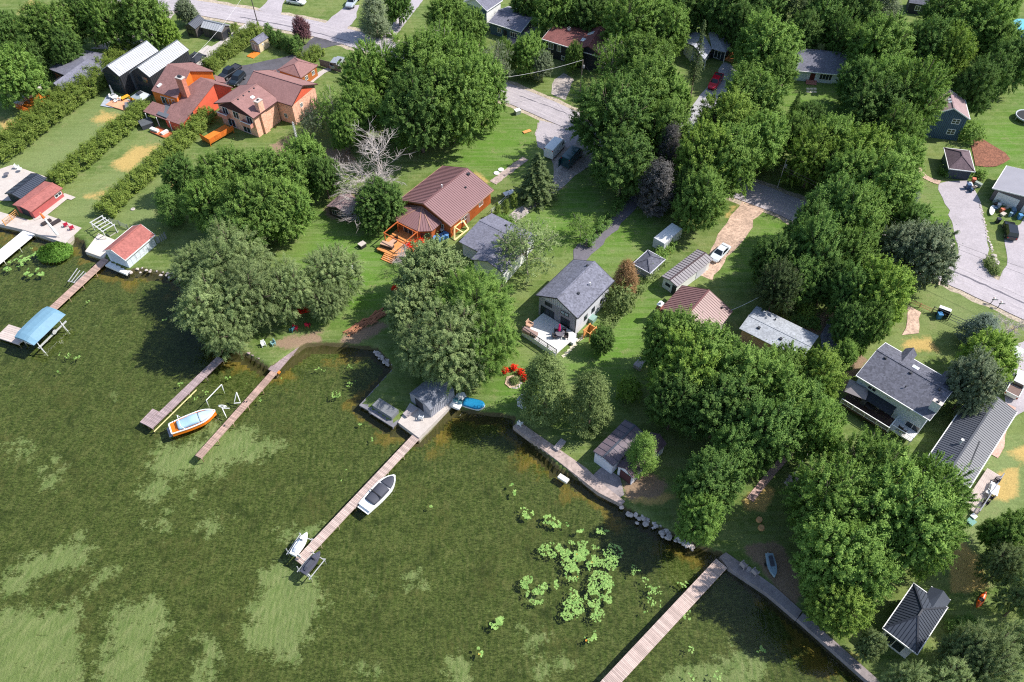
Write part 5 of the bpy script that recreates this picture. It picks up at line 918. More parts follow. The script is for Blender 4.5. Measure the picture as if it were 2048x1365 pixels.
# --- slate roof house, hidden by the sparse tree
B = Bld('slate_roof_house', 'house with two slate-blue roof slopes seen through the sparse tree', 'house', (1010,531.5), (918,484), (984,427), 3.1); B.gable(lgrey, rs_slate, ridge=(952.7,437.7), rp=.62, oh=.4); B.pipe(6.5, 8.2, .4, .06, gtrim).vent(4.2, 7.6)
X = Bld('x', 'x', 'x', (1062,487), (1008,548), None, 3.2, 6.4, 1); bpy.data.objects.remove(X.root); X.root = B.root; X.gable(white, rs_slate, rise=1.2, oh=.35, rp=.5); B.vent(7.2, 2.2, .3, .25, white)
# --- grey hip shed, trailer, long garage, brick-chimney house
B = Bld('grey_hip_shed', 'little grey shed with a charcoal hip roof beside the rust-brown cedar', 'shed', (1329.7,519.3), (1300,546.8), (1267,527), 1.9); B.hip(lgrey, rs_char, .95, oh=.25, fascia=lgrey); G, L_ = B.side('a0'); q = MB(); q.box(G, 0, L_, 0, .03, 0, 1.75); q.build('front_wall', greysid, B.root); opening(B.root, Fr(G.p(0,.03), G.u, G.v), .55*L_, .8, .6, .6, white)
B = Bld('long_garage', 'long white garage with a two-tone ribbed metal roof beside the white sedan', 'garage', (1426.6,519), (1355,574.4), (1317,557.3), 2.4); B.gable(white, rm_pale, ridge=(1342.2,561.3), oh=.3, rib=.55, ribm=M('brown seam', px(84,70,72), .45, .05)); B.win('a0', .62, .9, 1.0, .6, gtrim, 2); B.slabdoor('a0', .15, .8, 1.9, gtrim); B.slabdoor('b0', .75, 2.6, 2.0, lgrey, 0, 'garage_door')
B = Bld('chimney_house', 'house with a red-brown metal roof and a brick end chimney behind maples', 'house', (1465.7,623.6), (1424,674), (1322,616.6), 2.7); B.gable(tan_, rm_red, ridge=(1417.5-2,571.4+2), rise=1.9, oh=.4, rib=.42, ribm=M('maroon seam', px(120,80,78), .42, .05))
a = .25; q = MB(); q.box(B.F, a-.45, a+.45, B.Lv-.15, B.Lv+.55, 0, 3.5, 0); q.box(B.F, a-.5, a+.5, B.Lv-.2, B.Lv+.6, 3.5, 3.65, 1); q.box(B.F, a-.2, a+.2, B.Lv, B.Lv+.3, 3.65, 4.1, 1); q.build('chimney', [brickr, white], B.root); B.vent(B.Lu-1, 1.5, .25, .3).vent(1.5, 1.0, .25, .3).win('a0', .5, .9, 2, 1.2)
# --- pale shingle house
B = Bld('pale_roof_house', 'house with a broad pale grey shingle roof behind the big maples', 'house', (1638,672.3), (1514,611.6), (1478,657), 2.9); B.gable(M('pink brick wall', px(200,160,140), .85, .12, 1, .15, 6), rs_light, ridge=(1516.6,651.7), oh=.4); B.vent(2.4, B.Lv*.72, .4, .25).vent(6, B.Lv*.72, .4, .25).vent(9.6, B.Lv*.72, .4, .25).vent(3.6, 1.2, .2, .3)
# --- lakeside boathouses
B = Bld('grey_boathouse', 'weathered grey boathouse with an arched front on the concrete pier', 'boathouse', (908,781), (855,824), None, 2.0, 4.3, 1); F = B.F; q = MB(); r = MB(); n = 8; zf = lambda b_: 2.0+.75*math.sin(math.pi*b_/B.Lv)**.7
prof = [(B.Lv*i/n, zf(B.Lv*i/n)) for i in range(n+1)]; q.prism([F.p(.5,b_,z-.08) for b_, z in prof]+[F.p(.5,B.Lv,0),F.p(.5,0,0)], [F.p(B.Lu,b_,z-.08) for b_, z in prof]+[F.p(B.Lu,B.Lv,0),F.p(B.Lu,0,0)]); q.build('wall', greysid, B.root); B.oh = 0; B.ohg = .5; B.kind = 'hip'
for i in range(n): r.slab([F.p(.4,prof[i][0],prof[i][1]),F.p(B.Lu+.1,prof[i][0],prof[i][1]),F.p(B.Lu+.1,prof[i+1][0],prof[i+1][1]),F.p(.4,prof[i+1][0],prof[i+1][1])], .08)
r.build('roof', M('grey felt roof', px(120,124,134), .9, .25, 1.2, .15, 4), B.root); B.slabdoor('a0', .55, 1.6, 1.9, blackw); B.battens('b0', .35, lgrey)
B = Bld('flat_boathouse', 'boathouse with a low dark ribbed metal roof at the slipway', 'boathouse', (1290,868), (1226.8,932.9), (1186.6,902.5), 2.5); B.gable(lgrey, rm_dark, rise=.35, oh=.2, rib=.9, ribm=rm_black); B.battens('a0', .5, greysid); B.slabdoor('a0', .5, 2.8, 2.0, lgrey, 0, 'boat_door')
B = Bld('open_boathouse', 'open-fronted white boathouse under the light green cedar', 'boathouse', (1334,888), (1266,957), (1229,936), 2.2); B.gable(lgrey, rs_plum, rise=.9, oh=.2); B.slabdoor('a0', .45, 1.8, 1.8, M('oxblood floor', px(80,48,50), .8, .1), 0, 'doorway')
B = Bld('playhouse', 'tiny white playhouse on the shore with two small windows', 'shed', (1072,797), (1057,814), (1034,798), 1.6); B.gable(lgrey, rs_light, rise=.6, oh=.1); B.win('a0', .38, .7, .5, .45, white, 1).win('a0', .72, .7, .5, .45, white, 1)
B = Bld('summerhouse', 'small dark summerhouse with a rosy tan roof beside the bare dead tree', 'summerhouse', (722,404), (694,430), (657,409), 2.0); B.gable(M('dark screen wall', px(66,56,56), .8, .15), rs_tan, rise=.8, oh=.25); B.win('a0', .35, .5, 1.3, 1.1, tan_, 2).win('a0', .7, .5, 1.1, 1.1, tan_, 2).win('b0', .5, .5, 1.4, 1.1, tan_, 2)
# ---------------------------------------------------------------- docks, piers, decks
pl_grey = M('weathered planks', px(172,152,152), .85, .2, 1.2, rnd=.22); pl_pink = M('pale pinkish planks', px(200,178,168), .85, .18, 1.6, rnd=.26); pl_red = M('fresh cedar planks', px(188,158,144), .85, .18, 1.6, rnd=.28); pl_orange = M('orange stained planks', px(226,132,48), .7, .14, 1.2, rnd=.10); pl_white = M('white deck boards', px(232,230,228), .7, .06, 1.2, rnd=.05)
pl_dark = M('dark brown deck boards', px(84,62,60), .75, .15, 1.2, rnd=.15); pl_concr = M('grey pier boards', px(132,130,136), .9, .2, 1, rnd=.12); pl_tan = M('tan deck boards', px(200,184,176), .85, .14, 1.2, rnd=.12); pl_honey = M('honey deck boards', px(222,150,88), .75, .14, 1.2, rnd=.12)
alu = M('aluminium tube', px(205,205,205), .4, .1, 3, metal=.3); plast_w = M('white gelcoat', px(238,238,236), .25, .04, 1, spec=.5); rubber = M('black rubber', px(34,34,36), .8, .1, 3)
D = deck('long narrow dock of pinkish planks ending with an orange step, second from left', [(402,917),(554,746),(393,908)], .55, pl_red, .19, 'dock'); 
ubox('end_board', pl_orange, D[0], D[1], -.5, -.02, -.25, D[3]+.45, D[4]-.3, D[4]-.02)
q = MB(); 
for a, b_ in ((6.2,.5),(6.4,.8),(11,.6)): q = MB(); q.box(D[1], a, a+.25, b_, b_+.12, D[4], D[4]+.12); q.build('cleat', black_m, D[0])
deck('wide weathered landing where the orange-ended dock meets the shore', [(553,746),(618,671),(537,738)], .6, pl_grey, .2, 'dock'); deck('square grey platform under the silvery willows beside the wide landing', [(541,729),(493,706),(572,697)], .58, pl_grey, .2, 'dock')
deck('grey T-shaped dock reaching out from the silvery willows', [(303.5,857),(447,719),(291,850)], .5, pl_grey, .19, 'dock'); deck('square head of the grey T-shaped dock', [(291.5,850),(317,823),(280,844)], .5, pl_grey, .19, 'dock')
D = deck('longest dock, pale planks from the concrete pier out to the two jet skis', [(603,1129.5),(839,877),(591.4,1117)], .55, pl_pink, .19, 'dock', maxn=280)
deck('wide dock of bleached planks cut by the bottom edge of the photo', [(1180,1433),(1454.5,1136),(1143,1425)], .6, pl_pink, .2, 'dock')
deck('white flat dock cut by the left edge of the photo', [(-60,576),(70,468),(-78,563)], .55, pl_white, .6, 'dock'); deck('narrow plank dock from the white boathouse out to the blue-covered lift', [(50,676),(218,520),(38,670)], .5, pl_red, .19, 'dock'); deck('square plank platform at the end beside the blue-covered lift', [(36,689),(62,663),(-4,670)], .5, pl_tan, .35, 'dock')
deck('grey walkway along the inlet beside the grey boathouse', [(718,811),(783.6,740),(737,824)], .62, pl_concr, .5, 'dock'); deck('grey walkway end carrying the covered bench', [(786,855),(737,824),(798,836)], .63, pl_concr, .5, 'dock')
def block(name, label, cat, pxs, z, m, z0=-1.2, kind=None):
    o = thing(name, label, cat, W(*pxs[0], z)); q = MB(); T = [W(x, y, z) for x, y in pxs]; q.prism([Vector((p.x,p.y,z0)) for p in T], T); q.build('slab', m, o); return o
conc_w = M('bleached concrete', px(196,186,178), .85, .14, .8, .06, 5); conc_d = M('stained concrete', px(150,140,140), .9, .3, .8, .1, 5)
block('concrete_pier', 'pale concrete pier round the grey boathouse', 'pier', [(796,845),(838,876),(909,805),(895,796),(856,828),(820,806)], LZ+.06, conc_w)
block('concrete_terrace', 'concrete lakeside terrace in front of the red shed', 'terrace', [(-80,428),(0,449),(49.5,460.5),(130,487),(163,456),(94,430),(60,441),(0,424),(-60,410)], LZ+.05, conc_w)
block('concrete_landing', 'pale concrete landing beside the white boathouse', 'terrace', [(170,503),(207,516),(232,481),(197,467)], LZ+.05, M('cream concrete', px(214,204,192), .85, .1, .8))
sheet('patio', [(24,330),(96,355),(60,378),(25,402),(-20,400),(-20,345)], conc_w, wob=.05); sheet('shed_path', [(129,387),(152,395),(143,400),(134,398),(93,432),(70,441),(66,436)], conc_w, wob=.05)
sheet('slipway', [(1186,950),(1206,930),(1240,955),(1250,990),(1235,1000),(1200,972)], conc_d, wob=.1); sheet('terrace_slab', [(200,212),(215,190),(262,200),(250,222),(228,216)], M('pale blue flagstone', px(168,176,186), .85, .15, 1, .1, 3), wob=.08)
block('stone_quay', 'long grey stone quay below the two olive cedars', 'quay', [(1026,853),(1038,843),(1172,936),(1205,968),(1250,1003),(1243,1009),(1196,985),(1158,955)], LZ+.12, M('quay stone', px(176,158,150), .9, .25, .8, .2, 3))
block('plank_quay', 'weathered quay with chairs beside the wide bleached dock', 'quay', [(1440,1113),(1452,1105),(1548,1172),(1604,1222),(1594,1238),(1535,1188),(1458,1137)], LZ+.08, conc_d); block('sea_wall', 'low dark sea wall running to the bottom edge beside the cabin', 'wall', [(1595,1238),(1606,1226),(1740,1345),(1800,1398),(1785,1402),(1730,1358)], LZ+.05, conc_d)
ubox('step', M('white step', px(225,222,215), .7, .1), thing('swim_steps', 'white wooden step hung on the stone quay', 'steps', W(1126,940)), Fr(W(1121,945,LZ), W(1132,952,LZ)-W(1121,945,LZ)), 0, 1.5, -.7, 0, -.6, -.25)
# --- decks
deck('orange stained deck of the bungalow at the left edge', [(58,226),(31,215),(98,192)], .45, pl_orange, .3, maxn=60, rails=['b0'], rail=orsid)
D = deck('orange stained deck with solid rails behind the brick house', [(420,287),(402,276.5),(462,256)], .8, pl_orange, .2, rail=orsid)
for sd, (G, L_) in {'a1': (Fr(D[1].p(D[2],0), D[1].v, D[1].u), D[3]), 'b0': (Fr(D[1].p(0,0), D[1].u, -D[1].v), D[2])}.items():
    n = int(L_/.25)
    for i in range(n): ubox('rail_board', orsid, D[0], G, i*L_/n+.01, (i+1)*L_/n-.01, 0, .05, D[4], D[4]+.95)
D = deck('white raised deck on the lake side of the grey house', [(1112,708),(1044,662),(1150,667)], 1.0, pl_white, .18, rails=['b0'], rail=M('black rail', px(60,60,64), .5, .1)); wd = D
q = MB(); q.box(D[1], 0, D[2], -.05, -.0, 0, .93); q.box(D[1], -.05, -.0, 0, D[3], 0, .93); q.build('skirt', white, D[0])
D = deck('honey-coloured deck in front of the brown house, with timber frame and stairs', [(809,522),(753,498),(848,472)], .6, pl_honey, .2); hd = D
for k in range(4): ubox('stair', pl_honey, D[0], D[1], D[2]*.3, D[2]*.3+2.2, -.3-.32*k, -.02-.32*k, .02, .5-.13*k)
D = deck('dark brown deck along the front of the two-storey house', [(1774,864),(1680,806),(1802,834)], 1.1, pl_dark, .18, rails=['b0','a1']); dd = D
D = deck('white deck at the right end of the two-storey house', [(1822,884),(1778,857),(1853,849)], 1.2, pl_white, .18, rails=['b0','a0'], rail=white); wd2 = D
D = deck('weathered timber deck with furniture beside the long metal house', [(1955.6,1029),(2004,954),(1924,1013)], .5, pl_tan, .2, rails=['b0'], rail=greysid, h_rail=.8); ld_ = D
D = deck('pinkish timber terrace behind the black twin house', [(249,221),(211,209.5),(264,203)], .25, M('salmon deck boards', px(226,166,130), .8, .1, 1.2, rnd=.1), .25); td = D
deck('small orange porch deck behind the red house', [(330,276),(300,263),(338,262)], .3, M('brick orange boards', px(200,112,72), .75, .12, 1.2, rnd=.12), .25); deck('orange plank pad in front of the beige shed', [(506,116.5),(493,112.5),(516,105)], .12, pl_orange, .35); deck('timber porch steps of the porch house', [(1464,124),(1448,118),(1476,92)], .35, pl_honey, .3); deck('cedar porch of the blue-grey house', [(1022,92),(1004,86),(1036,76)], .6, pl_grey, .25)
# --- timber frames
def frame_(label, name, pxs, z, m, w_=.16, nx=0, cat='pergola', base=0.0):
    F, Lu, Lv = rect3(*pxs, LZ+z); o = thing(name, label, cat, F.p(0,0)); 
    for a in (0, Lu):
        for b_ in (0, Lv): ubox('post', m, o, F, a-w_/2, a+w_/2, b_-w_/2, b_+w_/2, base, z-w_/2-.002)
    for b_ in (0, Lv): ubox('beam', m, o, F, -.2, Lu+.2, b_-w_/2, b_+w_/2, z-w_/2, z+w_/2)
    for a in [0, Lu]+[Lu*(k+1)/(nx+1) for k in range(nx)]: ubox('beam', m, o, F, a-w_/2, a+w_/2, -.2, Lv+.2, z+w_/2+.002, z+w_/2+.12)
    return o, F, Lu, Lv
frame_('cedar timber frame over the honey-coloured deck', 'pergola', [(808,487.7),(768.6,467),(833.4,465.7)], 2.7, cedarw, base=.6)
frame_('bleached grey timber frame at the end of the clipped hedge', 'pergola', [(206,464),(182,446),(221,446)], 1.7, M('bleached timber', px(205,205,205), .85, .1), .12, 3)
q, F, Lu, Lv = frame_('timber frame of the outdoor shower by the grey house', 'shower_frame', [(1180,668),(1168,661),(1190,655)], 2.0, M('new pine', px(224,156,92), .75, .12), .1, 0, 'shower')
for k in range(7): ubox('slat', MATS['new pine'], q, F, -.06, -.02, Lv*k/7+.01, Lv*(k+1)/7-.01, .1, 1.9)
for k in range(7): ubox('slat', MATS['new pine'], q, F, Lu*k/7+.01, Lu*(k+1)/7-.01, Lv+.02, Lv+.06, .1, 1.9)
# grey gazebo by the black house
F, Lu, Lv = rect3((302,190),(281.5,203),(259,195), LZ+2.3); o = thing('grey_gazebo', 'grey hard-topped gazebo on the terrace between the black and red houses', 'gazebo', F.p(0,0)); P = [F.p(0,0,2.3),F.p(Lu,0,2.3),F.p(Lu,Lv,2.3),F.p(0,Lv,2.3)]; ap = F.p(Lu/2,Lv/2,3.1); gz = M('gazebo top', px(176,182,184), .6, .08)
for i in range(4): q = MB(); q.slab([P[i],P[(i+1)%4],ap], .05); q.build('roof_panel', gz, o)
for a in (.1,Lu-.1):
    for b_ in (.1,Lv-.1): ubox('post', gtrim, o, F, a-.05,a+.05,b_-.05,b_+.05,0,2.3)
q = MB(); q.box(F, Lu/2-.5, Lu/2+.5, Lv/2-.4, Lv/2+.4, 2.85, 3.12); q.build('vent_cap', gtrim, o)
# ---------------------------------------------------------------- fences, rails, poles
def fence(label, pts, h, m, sp=.16, name='fence', gap=.02, pm=None, every=2.2, style='board', z=LZ):
    P = [W(x, y, z) for x, y in pts]; o = thing(name, label, 'fence', P[0]); tot = sum((b-a).length for a, b in zip(P, P[1:])); 
    for a, b in zip(P, P[1:]):
        L_ = (b-a).length; F = Fr((a.x,a.y,z), b-a)
        if style == 'board':
            n = max(1, int(L_/sp))
            for i in range(n): ubox('board', m, o, F, i*L_/n+gap/2, (i+1)*L_/n-gap/2, -.015, .015, .06, h)
        else:
            for k in range(style): zz = h*(k+1)/style; ubox('rail', m, o, F, 0, L_, -.03, .03, zz-.06, zz)
        n = max(1, round(L_/every))
        for i in range(n+1): ubox('post', pm or m, o, F, L_*i/n-.06, L_*i/n+.06, .02, .14, 0, h+.08)
    return o
fence('grey board fence beside the wing of the brick house', [(641,133),(660,138),(682,147)], 1.7, M('grey fence boards', px(120,112,108), .9, .2, 1.5, rnd=.15), .3); fence('grey slatted fence behind the white boathouse', [(309,489),(318,487),(334,478)], 1.4, M('silver fence slats', px(150,156,156), .85, .15, 1.5, rnd=.1), .35, gap=.15)
fence('pine panel fence at the corner of the red shed', [(12,452),(26,441),(38,431)], 1.3, M('honey pine boards', px(226,166,98), .75, .12, 1.5, rnd=.1), .3, style=4); fence('rail fence beside the pointed cedars on the gravel path', [(984,428),(998,414),(1018,396)], 1.0, M('pale rail', px(190,195,190), .8, .1), style=2)
fence('log rail fence at the wooden gate by the road', [(1810,604),(1838,616),(1862,627)], .9, M('orange log rail', px(186,130,98), .85, .2), style=2); fence('black wire fence on the grass bank below the mailboxes', [(1862,627),(1895,642),(1925,655),(1955,670)], 1.5, black_m, style=3, every=2.6)
fence('thin wire fence above the white boathouse', [(222,447),(240,452),(257,460)], 1.1, M('fence wire', px(120,126,116), .6, .1), style=4, every=1.8); fence('low white picket rail beside the garden walk', [(1575,972),(1600,930),(1628,893)], .5, M('white board rail', px(214,206,200), .75, .1), style=2); fence('white handrail between the two-storey house and the long metal house', [(1858,935),(1890,885),(1925,830)], .9, M('white board rail', (0,0,0)), style=2, every=3)
pole_m = M('utility pole wood', px(150,134,120), .9, .2, 2); wire_m = M('cable', px(60,60,62), .6, .05)
def pole(label, base, h, arm=0, lean=0, m=None, r=.13):
    p = W(*base); o = thing('utility_pole', label, 'utility pole', p); q = MB(); q.tube([p, p+Vector((lean,0,h))], [r, r*.7], 8); q.build('mast', m or pole_m, o, smooth=False); t = p+Vector((lean,0,h))
    if arm:
        q = MB(); q.beam(t+Vector((-arm*.8,arm*.5,-.6)), t+Vector((arm*.8,-arm*.5,-.6)), .1, .12); q.build('crossarm', pole_m, o)
        for s_ in (-1, 1): q = MB(); q.lathe(t+Vector((s_*arm*.7,-s_*arm*.43,-.55)), [(.05,0),(.07,.08),(.04,.2)], 8); q.build('insulator', plast_w, o)
    q = MB(); q.lathe(t+Vector((.25,-.1,-1.8)), [(.16,0),(.18,.1),(.18,.6),(.1,.7)], 10); q.build('transformer', M('transformer grey', px(170,170,172), .5, .1), o); return t
t1 = pole('utility pole beside the drive of the maroon-roofed house', (1160,188), 7.8, .0, .1); t2 = pole('tall dark utility pole at the concrete drive mouth', (518,57), 9.5, .7, -.1, M('dark pole', px(92,84,82), .9, .1)); t3 = pole('utility pole half hidden in the pale feathery tree', (1596,345), 8.5, .6); t4 = pole('slim grey pole standing at the road edge by the dirt drive', (1553,381), 7.0, 0, .05, alu, .07)
def wire(label, a, b, sag=.6, m=wire_m, r=.02):
    P = [a.lerp(b, k/14)-Vector((0,0,sag*4*(k/14)*(1-k/14))) for k in range(15)]; o = MB().tube(P, r, 4).build('power_line', m); tag(o, label, 'power line')
wire('bright cable from the pole by the maroon-roofed house towards the lawn maples', t1, W(962,160,LZ+8), .7, M('bright cable', px(205,205,205), .5, .05), .03); wire('cable running from the roadside pole by the maroon house towards the large dark tree', t1+Vector((0,0,-.4)), W(1260,240,LZ+7.5), .8); wire('white cable running from the tall dark pole down to the black canopy', t2, W(385,116,LZ+3), .8, MATS['bright cable'], .03)
wire('upper cable crossing the right-hand drive', W(1560,330,LZ+8), W(2100,555,LZ+8), 1.0); wire('lower cable crossing the right-hand drive', W(1560,336,LZ+7.4), W(2100,568,LZ+7.4), 1.0); wire('white service cable at the corner of the brick-chimney house', W(1462,621,LZ+3.2), W(1530,588,LZ+5), .2, MATS['bright cable'], .03)
# radio mast
p = W(603,318); o = thing('radio_mast', 'slim grey lattice radio mast behind the brick house', 'mast', p); q = MB(); H = 8.2; R3 = [Vector((.28*math.cos(a), .28*math.sin(a), 0)) for a in (0,2.1,4.2)]
for r_ in R3: q = MB(); q.tube([p+r_, p+r_*.7+Vector((0,0,H))], .045, 6); q.build('leg', alu, o)
q = MB()
for k in range(20):
    z = H*k/20; 
    for i in range(3): q.beam(p+R3[i]*(1-.3*k/20)+Vector((0,0,z)), p+R3[(i+1)%3]*(1-.3*(k+1)/20)+Vector((0,0,z+H/20)), .05)
q.build('lattice_brace', alu, o, kind='stuff')
# mailboxes, cabinet, bins
for lb, x, y, ang in (('left mailbox on a slanting post by the road',1980,609,0),('right mailbox on a slanting post by the road',1994,617,0)):
    p = W(x, y); o = thing('mailbox', lb, 'mailbox', p, None); q = MB(); q.beam(p, p+Vector((.3,.25,1.05)), .1); q.beam(p+Vector((-.1,.1,1.02)), p+Vector((.8,-.05,1.08)), .1); q.build('post', gtrim, o)
    q = MB(); F = Fr(p+Vector((.25,.15,1.12)), (.2,1)); n = 6; pr = [(-.12,0),(.12,0)]+[(.12*math.cos(a), .14+.1*math.sin(a)) for a in np.linspace(0, math.pi, 6)]; q.prism([F.p(-.25,y_,z_) for y_, z_ in pr], [F.p(.25,y_,z_) for y_, z_ in pr]); q.build('box', white, o); ubox('flag', M('red flag', (.6,.02,.02), .5), o, F, -.1, .05, .125, .14, .2, .34)
p = W(1035,228); o = thing('utility_cabinet', 'pale green utility cabinet with a white lid on the lawn by the road', 'cabinet', p); F = Fr(p, (.9,.5)); ubox('body', M('cabinet grey', px(150,158,146), .6, .1), o, F, -.55, .55, -.45, .45, 0, .85); ubox('lid', white, o, F, -.6, .6, -.5, .5, .85, .95)
p = W(1882,634); o = thing('bin_shelter', 'small black bin shelter with a flat white top on the wire fence', 'bin shelter', p); F = Fr(p, W(1898,640)-p); ubox('roof', plast_w, o, F, -.9, .9, .1, .75, 1.5, 1.58); ubox('back_panel', black_m, o, F, -.85, .85, .7, .76, 0, 1.5); ubox('side_panel', black_m, o, F, -.88, -.82, -.2, .7, 0, 1.5); ubox('side_panel', black_m, o, F, .82, .88, -.2, .7, 0, 1.5)
def bin_(label, x, y, c, s=1.0):
    p = W(x, y); o = thing('wheelie_bin', label, 'bin', p); m = M('bin '+label[:12], c, .5, .06); q = MB(); sx = .3*s; q.hexa([p+Vector(v)*s for v in ((-.24,-.24,0),(.24,-.24,0),(.24,.24,0),(-.24,.24,0),(-.3,-.32,.95),(.3,-.32,.95),(.3,.32,.95),(-.3,.32,.95))]); q.build('body', m, o); q = MB(); q.box(Fr(p,(1,0)), -.33*s, .33*s, -.37*s, .35*s, .95*s, 1.03*s); q.build('lid', m, o)
    for d in (-.2,.2): q = MB(); q.tube([p+Vector((d*s-.03,.3*s,.1)), p+Vector((d*s+.03,.3*s,.1))], .1, 10); q.build('wheel', rubber, o)
bin_('blue recycling bin in the black bin shelter', 1876, 637, px(64,128,180), 1.1); bin_('blue bin at the end of the long metal house deck', 1921, 1012, px(40,86,130)); bin_('pale blue bin in front of the black car at the double garage', 2037, 438, px(90,150,200)); bin_('slate blue bin beside the junk pile at the wide drive', 1934, 378, px(74,96,128), 1.1); bin_('dark bin on the grass island left of the black car', 1994, 446, px(44,46,60), 1.0)
# ---------------------------------------------------------------- vehicles
tyre = M('tyre', px(30,30,32), .85, .1); rim_m = M('alloy rim', px(170,172,176), .3, .05, metal=.6); m, nt, b = newmat('car glass'); b.inputs['Base Color'].default_value = (.012,.016,.02,1); b.inputs['Roughness'].default_value = .06; b.inputs['Specular IOR Level'].default_value = .8; cglass = m
lampw = M('lamp lens', px(225,228,230), .15, .02, spec=.6); lampr = M('tail lens', (.45,.012,.01), .2, .02)
def paint(nm, c): 
    m = M('car paint '+nm, c, .22, .03, 1, spec=.6); m.node_tree.nodes['Principled BSDF'].inputs['Coat Weight'].default_value = .5; return m
def car(kind, label, cat, rear, front, col, z=.8, two=None):
    a, b_ = W(*rear, LZ+z), W(*front, LZ+z); c = (a+b_)/2; u = (b_-a); F = Fr((c.x,c.y,LZ), u); o = thing('parked_'+kind, label, cat, F.p(0,0)); pm = col
    S = {'sedan': dict(st=[(-2.35,.38,.82,.72),(-2.2,.28,.95,.86),(-1.2,.24,.98,.91),(0,.24,.96,.92),(1.2,.24,.92,.91),(2.1,.28,.78,.84),(2.38,.38,.60,.66)], cab=(-1.75,-1.0,.25,1.05,.94,1.42,.84,.62), wb=1.38, wr=.32),
         'suv': dict(st=[(-2.3,.45,1.0,.78),(-2.2,.35,1.1,.92),(0,.3,1.1,.95),(1.0,.3,1.08,.95),(2.0,.34,.98,.9),(2.35,.45,.75,.72)], cab=(-2.2,-1.95,.35,1.05,1.08,1.72,.90,.74), wb=1.42, wr=.37),
         'pickup': dict(st=[(-2.9,.55,1.08,.9),(-2.8,.5,1.12,.97),(-.9,.45,1.12,.98),(1.3,.45,1.15,.98),(2.5,.48,1.08,.94),(2.9,.55,.85,.80)], cab=(-.95,-.75,.75,1.45,1.12,1.82,.92,.74), wb=1.85, wr=.41),
         'van': dict(st=[(-2.9,.45,2.45,.98),(-2.8,.4,2.55,1.0),(1.2,.4,2.55,1.0),(1.75,.4,2.1,.98),(2.1,.42,1.3,.97),(2.8,.5,1.05,.85)], cab=None, wb=1.75, wr=.37)}[kind]
    q = MB(); secs = []
    for x, zb, zt, hw in S['st']: ch = min(.14, (zt-zb)*.25); secs.append([F.p(x,-hw+.06,zb),F.p(x,hw-.06,zb),F.p(x,hw,zb+ch),F.p(x,hw,zt-ch),F.p(x,hw-.1,zt),F.p(x,-hw+.1,zt),F.p(x,-hw,zt-ch),F.p(x,-hw,zb+ch)])
    q.loft(secs); 
    if S['cab']:
        x0, x1, x2, x3, z0, z1, h0, h1 = S['cab']; q.hexa([F.p(x0,-h0,z0-.05),F.p(x3,-h0,z0-.05),F.p(x3,h0,z0-.05),F.p(x0,h0,z0-.05),F.p(x1,-h1,z1),F.p(x2,-h1,z1),F.p(x2,h1,z1),F.p(x1,h1,z1)])
    q.build('body', pm, o)
    def pane(nm, P, k=.86, off=.012):
        cen = sum(P, Vector())/4; n = (P[1]-P[0]).cross(P[2]-P[0]).normalized(); n = n if n.dot(cen-F.p(0,0,z0c)) > 0 else -n; w_ = MB(); w_.slab([cen+(p-cen)*k+n*off for p in P], .02); w_.build(nm, cglass, o)
    z0c = 1.0
    if S['cab']:
        A = lambda x, y, zz: F.p(x, y, zz); pane('windshield', [A(x3,-h0,z0),A(x3,h0,z0),A(x2,h1,z1),A(x2,-h1,z1)]); pane('rear_window', [A(x0,-h0,z0),A(x0,h0,z0),A(x1,h1,z1),A(x1,-h1,z1)])
        for s_ in (-1, 1): pane('side_window', [A(x0+.1,s_*h0,z0),A(x3-.1,s_*h0,z0),A(x2,s_*h1,z1),A(x1,s_*h1,z1)], .84)
    else:
        pane('windshield', [F.p(2.1,-.9,1.32),F.p(2.1,.9,1.32),F.p(1.75,.85,2.0),F.p(1.75,-.85,2.0)], .9, .04)
        for s_ in (-1, 1): pane('side_window', [F.p(.75,s_*.99,1.35),F.p(1.7,s_*.98,1.35),F.p(1.6,s_*.99,1.95),F.p(.8,s_*1.0,1.95)], .9, .03)
    if kind == 'pickup': 
        w_ = MB(); w_.box(F, -2.75, -1.0, -.82, .82, 1.13, 1.15); w_.build('cargo_bed', two or gtrim, o); w_ = MB(); w_.box(F, -2.78, -.98, -.95, -.84, 1.1, 1.24); w_.box(F, -2.78, -.98, .84, .95, 1.1, 1.24); w_.box(F, -2.86, -2.76, -.95, .95, 1.1, 1.24); w_.build('bed_rail', pm, o)
    wb = S['wb']; hw = .9 if kind != 'sedan' else .85; r_ = S['wr']
    for x in (-wb, wb):
        for s_ in (-1, 1):
            t = MB(); t.tube([F.p(x, s_*(hw-.14), r_), F.p(x, s_*(hw+.06), r_)], r_, 16); w_ = t.build('wheel', tyre, o); t = MB(); t.tube([F.p(x, s_*(hw+.055), r_), F.p(x, s_*(hw+.075), r_)], r_*.62, 10); t.build('rim', rim_m, w_)
    xf = S['st'][-1]; xr = S['st'][0]
    for s_ in (-1, 1): ubox('headlight', lampw, o, F, xf[0]-.2, xf[0]-.02, s_*xf[3]*.86-.16, s_*xf[3]*.86+.16, xf[2]-.16, xf[2]-.02); ubox('taillight', lampr, o, F, xr[0]-.02, xr[0]+.1, s_*xr[3]*.9-.1, s_*xr[3]*.9+.1, xr[2]-.32, xr[2]-.08)
    return o, F
car('pickup', 'red pickup truck on the pale drive of the porch house', 'pickup truck', (1440,148), (1422,178), paint('red', (.58,.008,.03)))
car('sedan', 'white sedan beside the long two-tone garage roof', 'car', (1455,489), (1426,519), paint('pearl', px(214,220,226)))
car('pickup', 'black pickup truck behind the brick house', 'pickup truck', (472,136), (446,153), paint('black', (.014,.015,.018))); car('suv', 'dark car next to the black pickup behind the brick house', 'car', (484,148), (464,168), paint('midnight', (.012,.018,.024)))
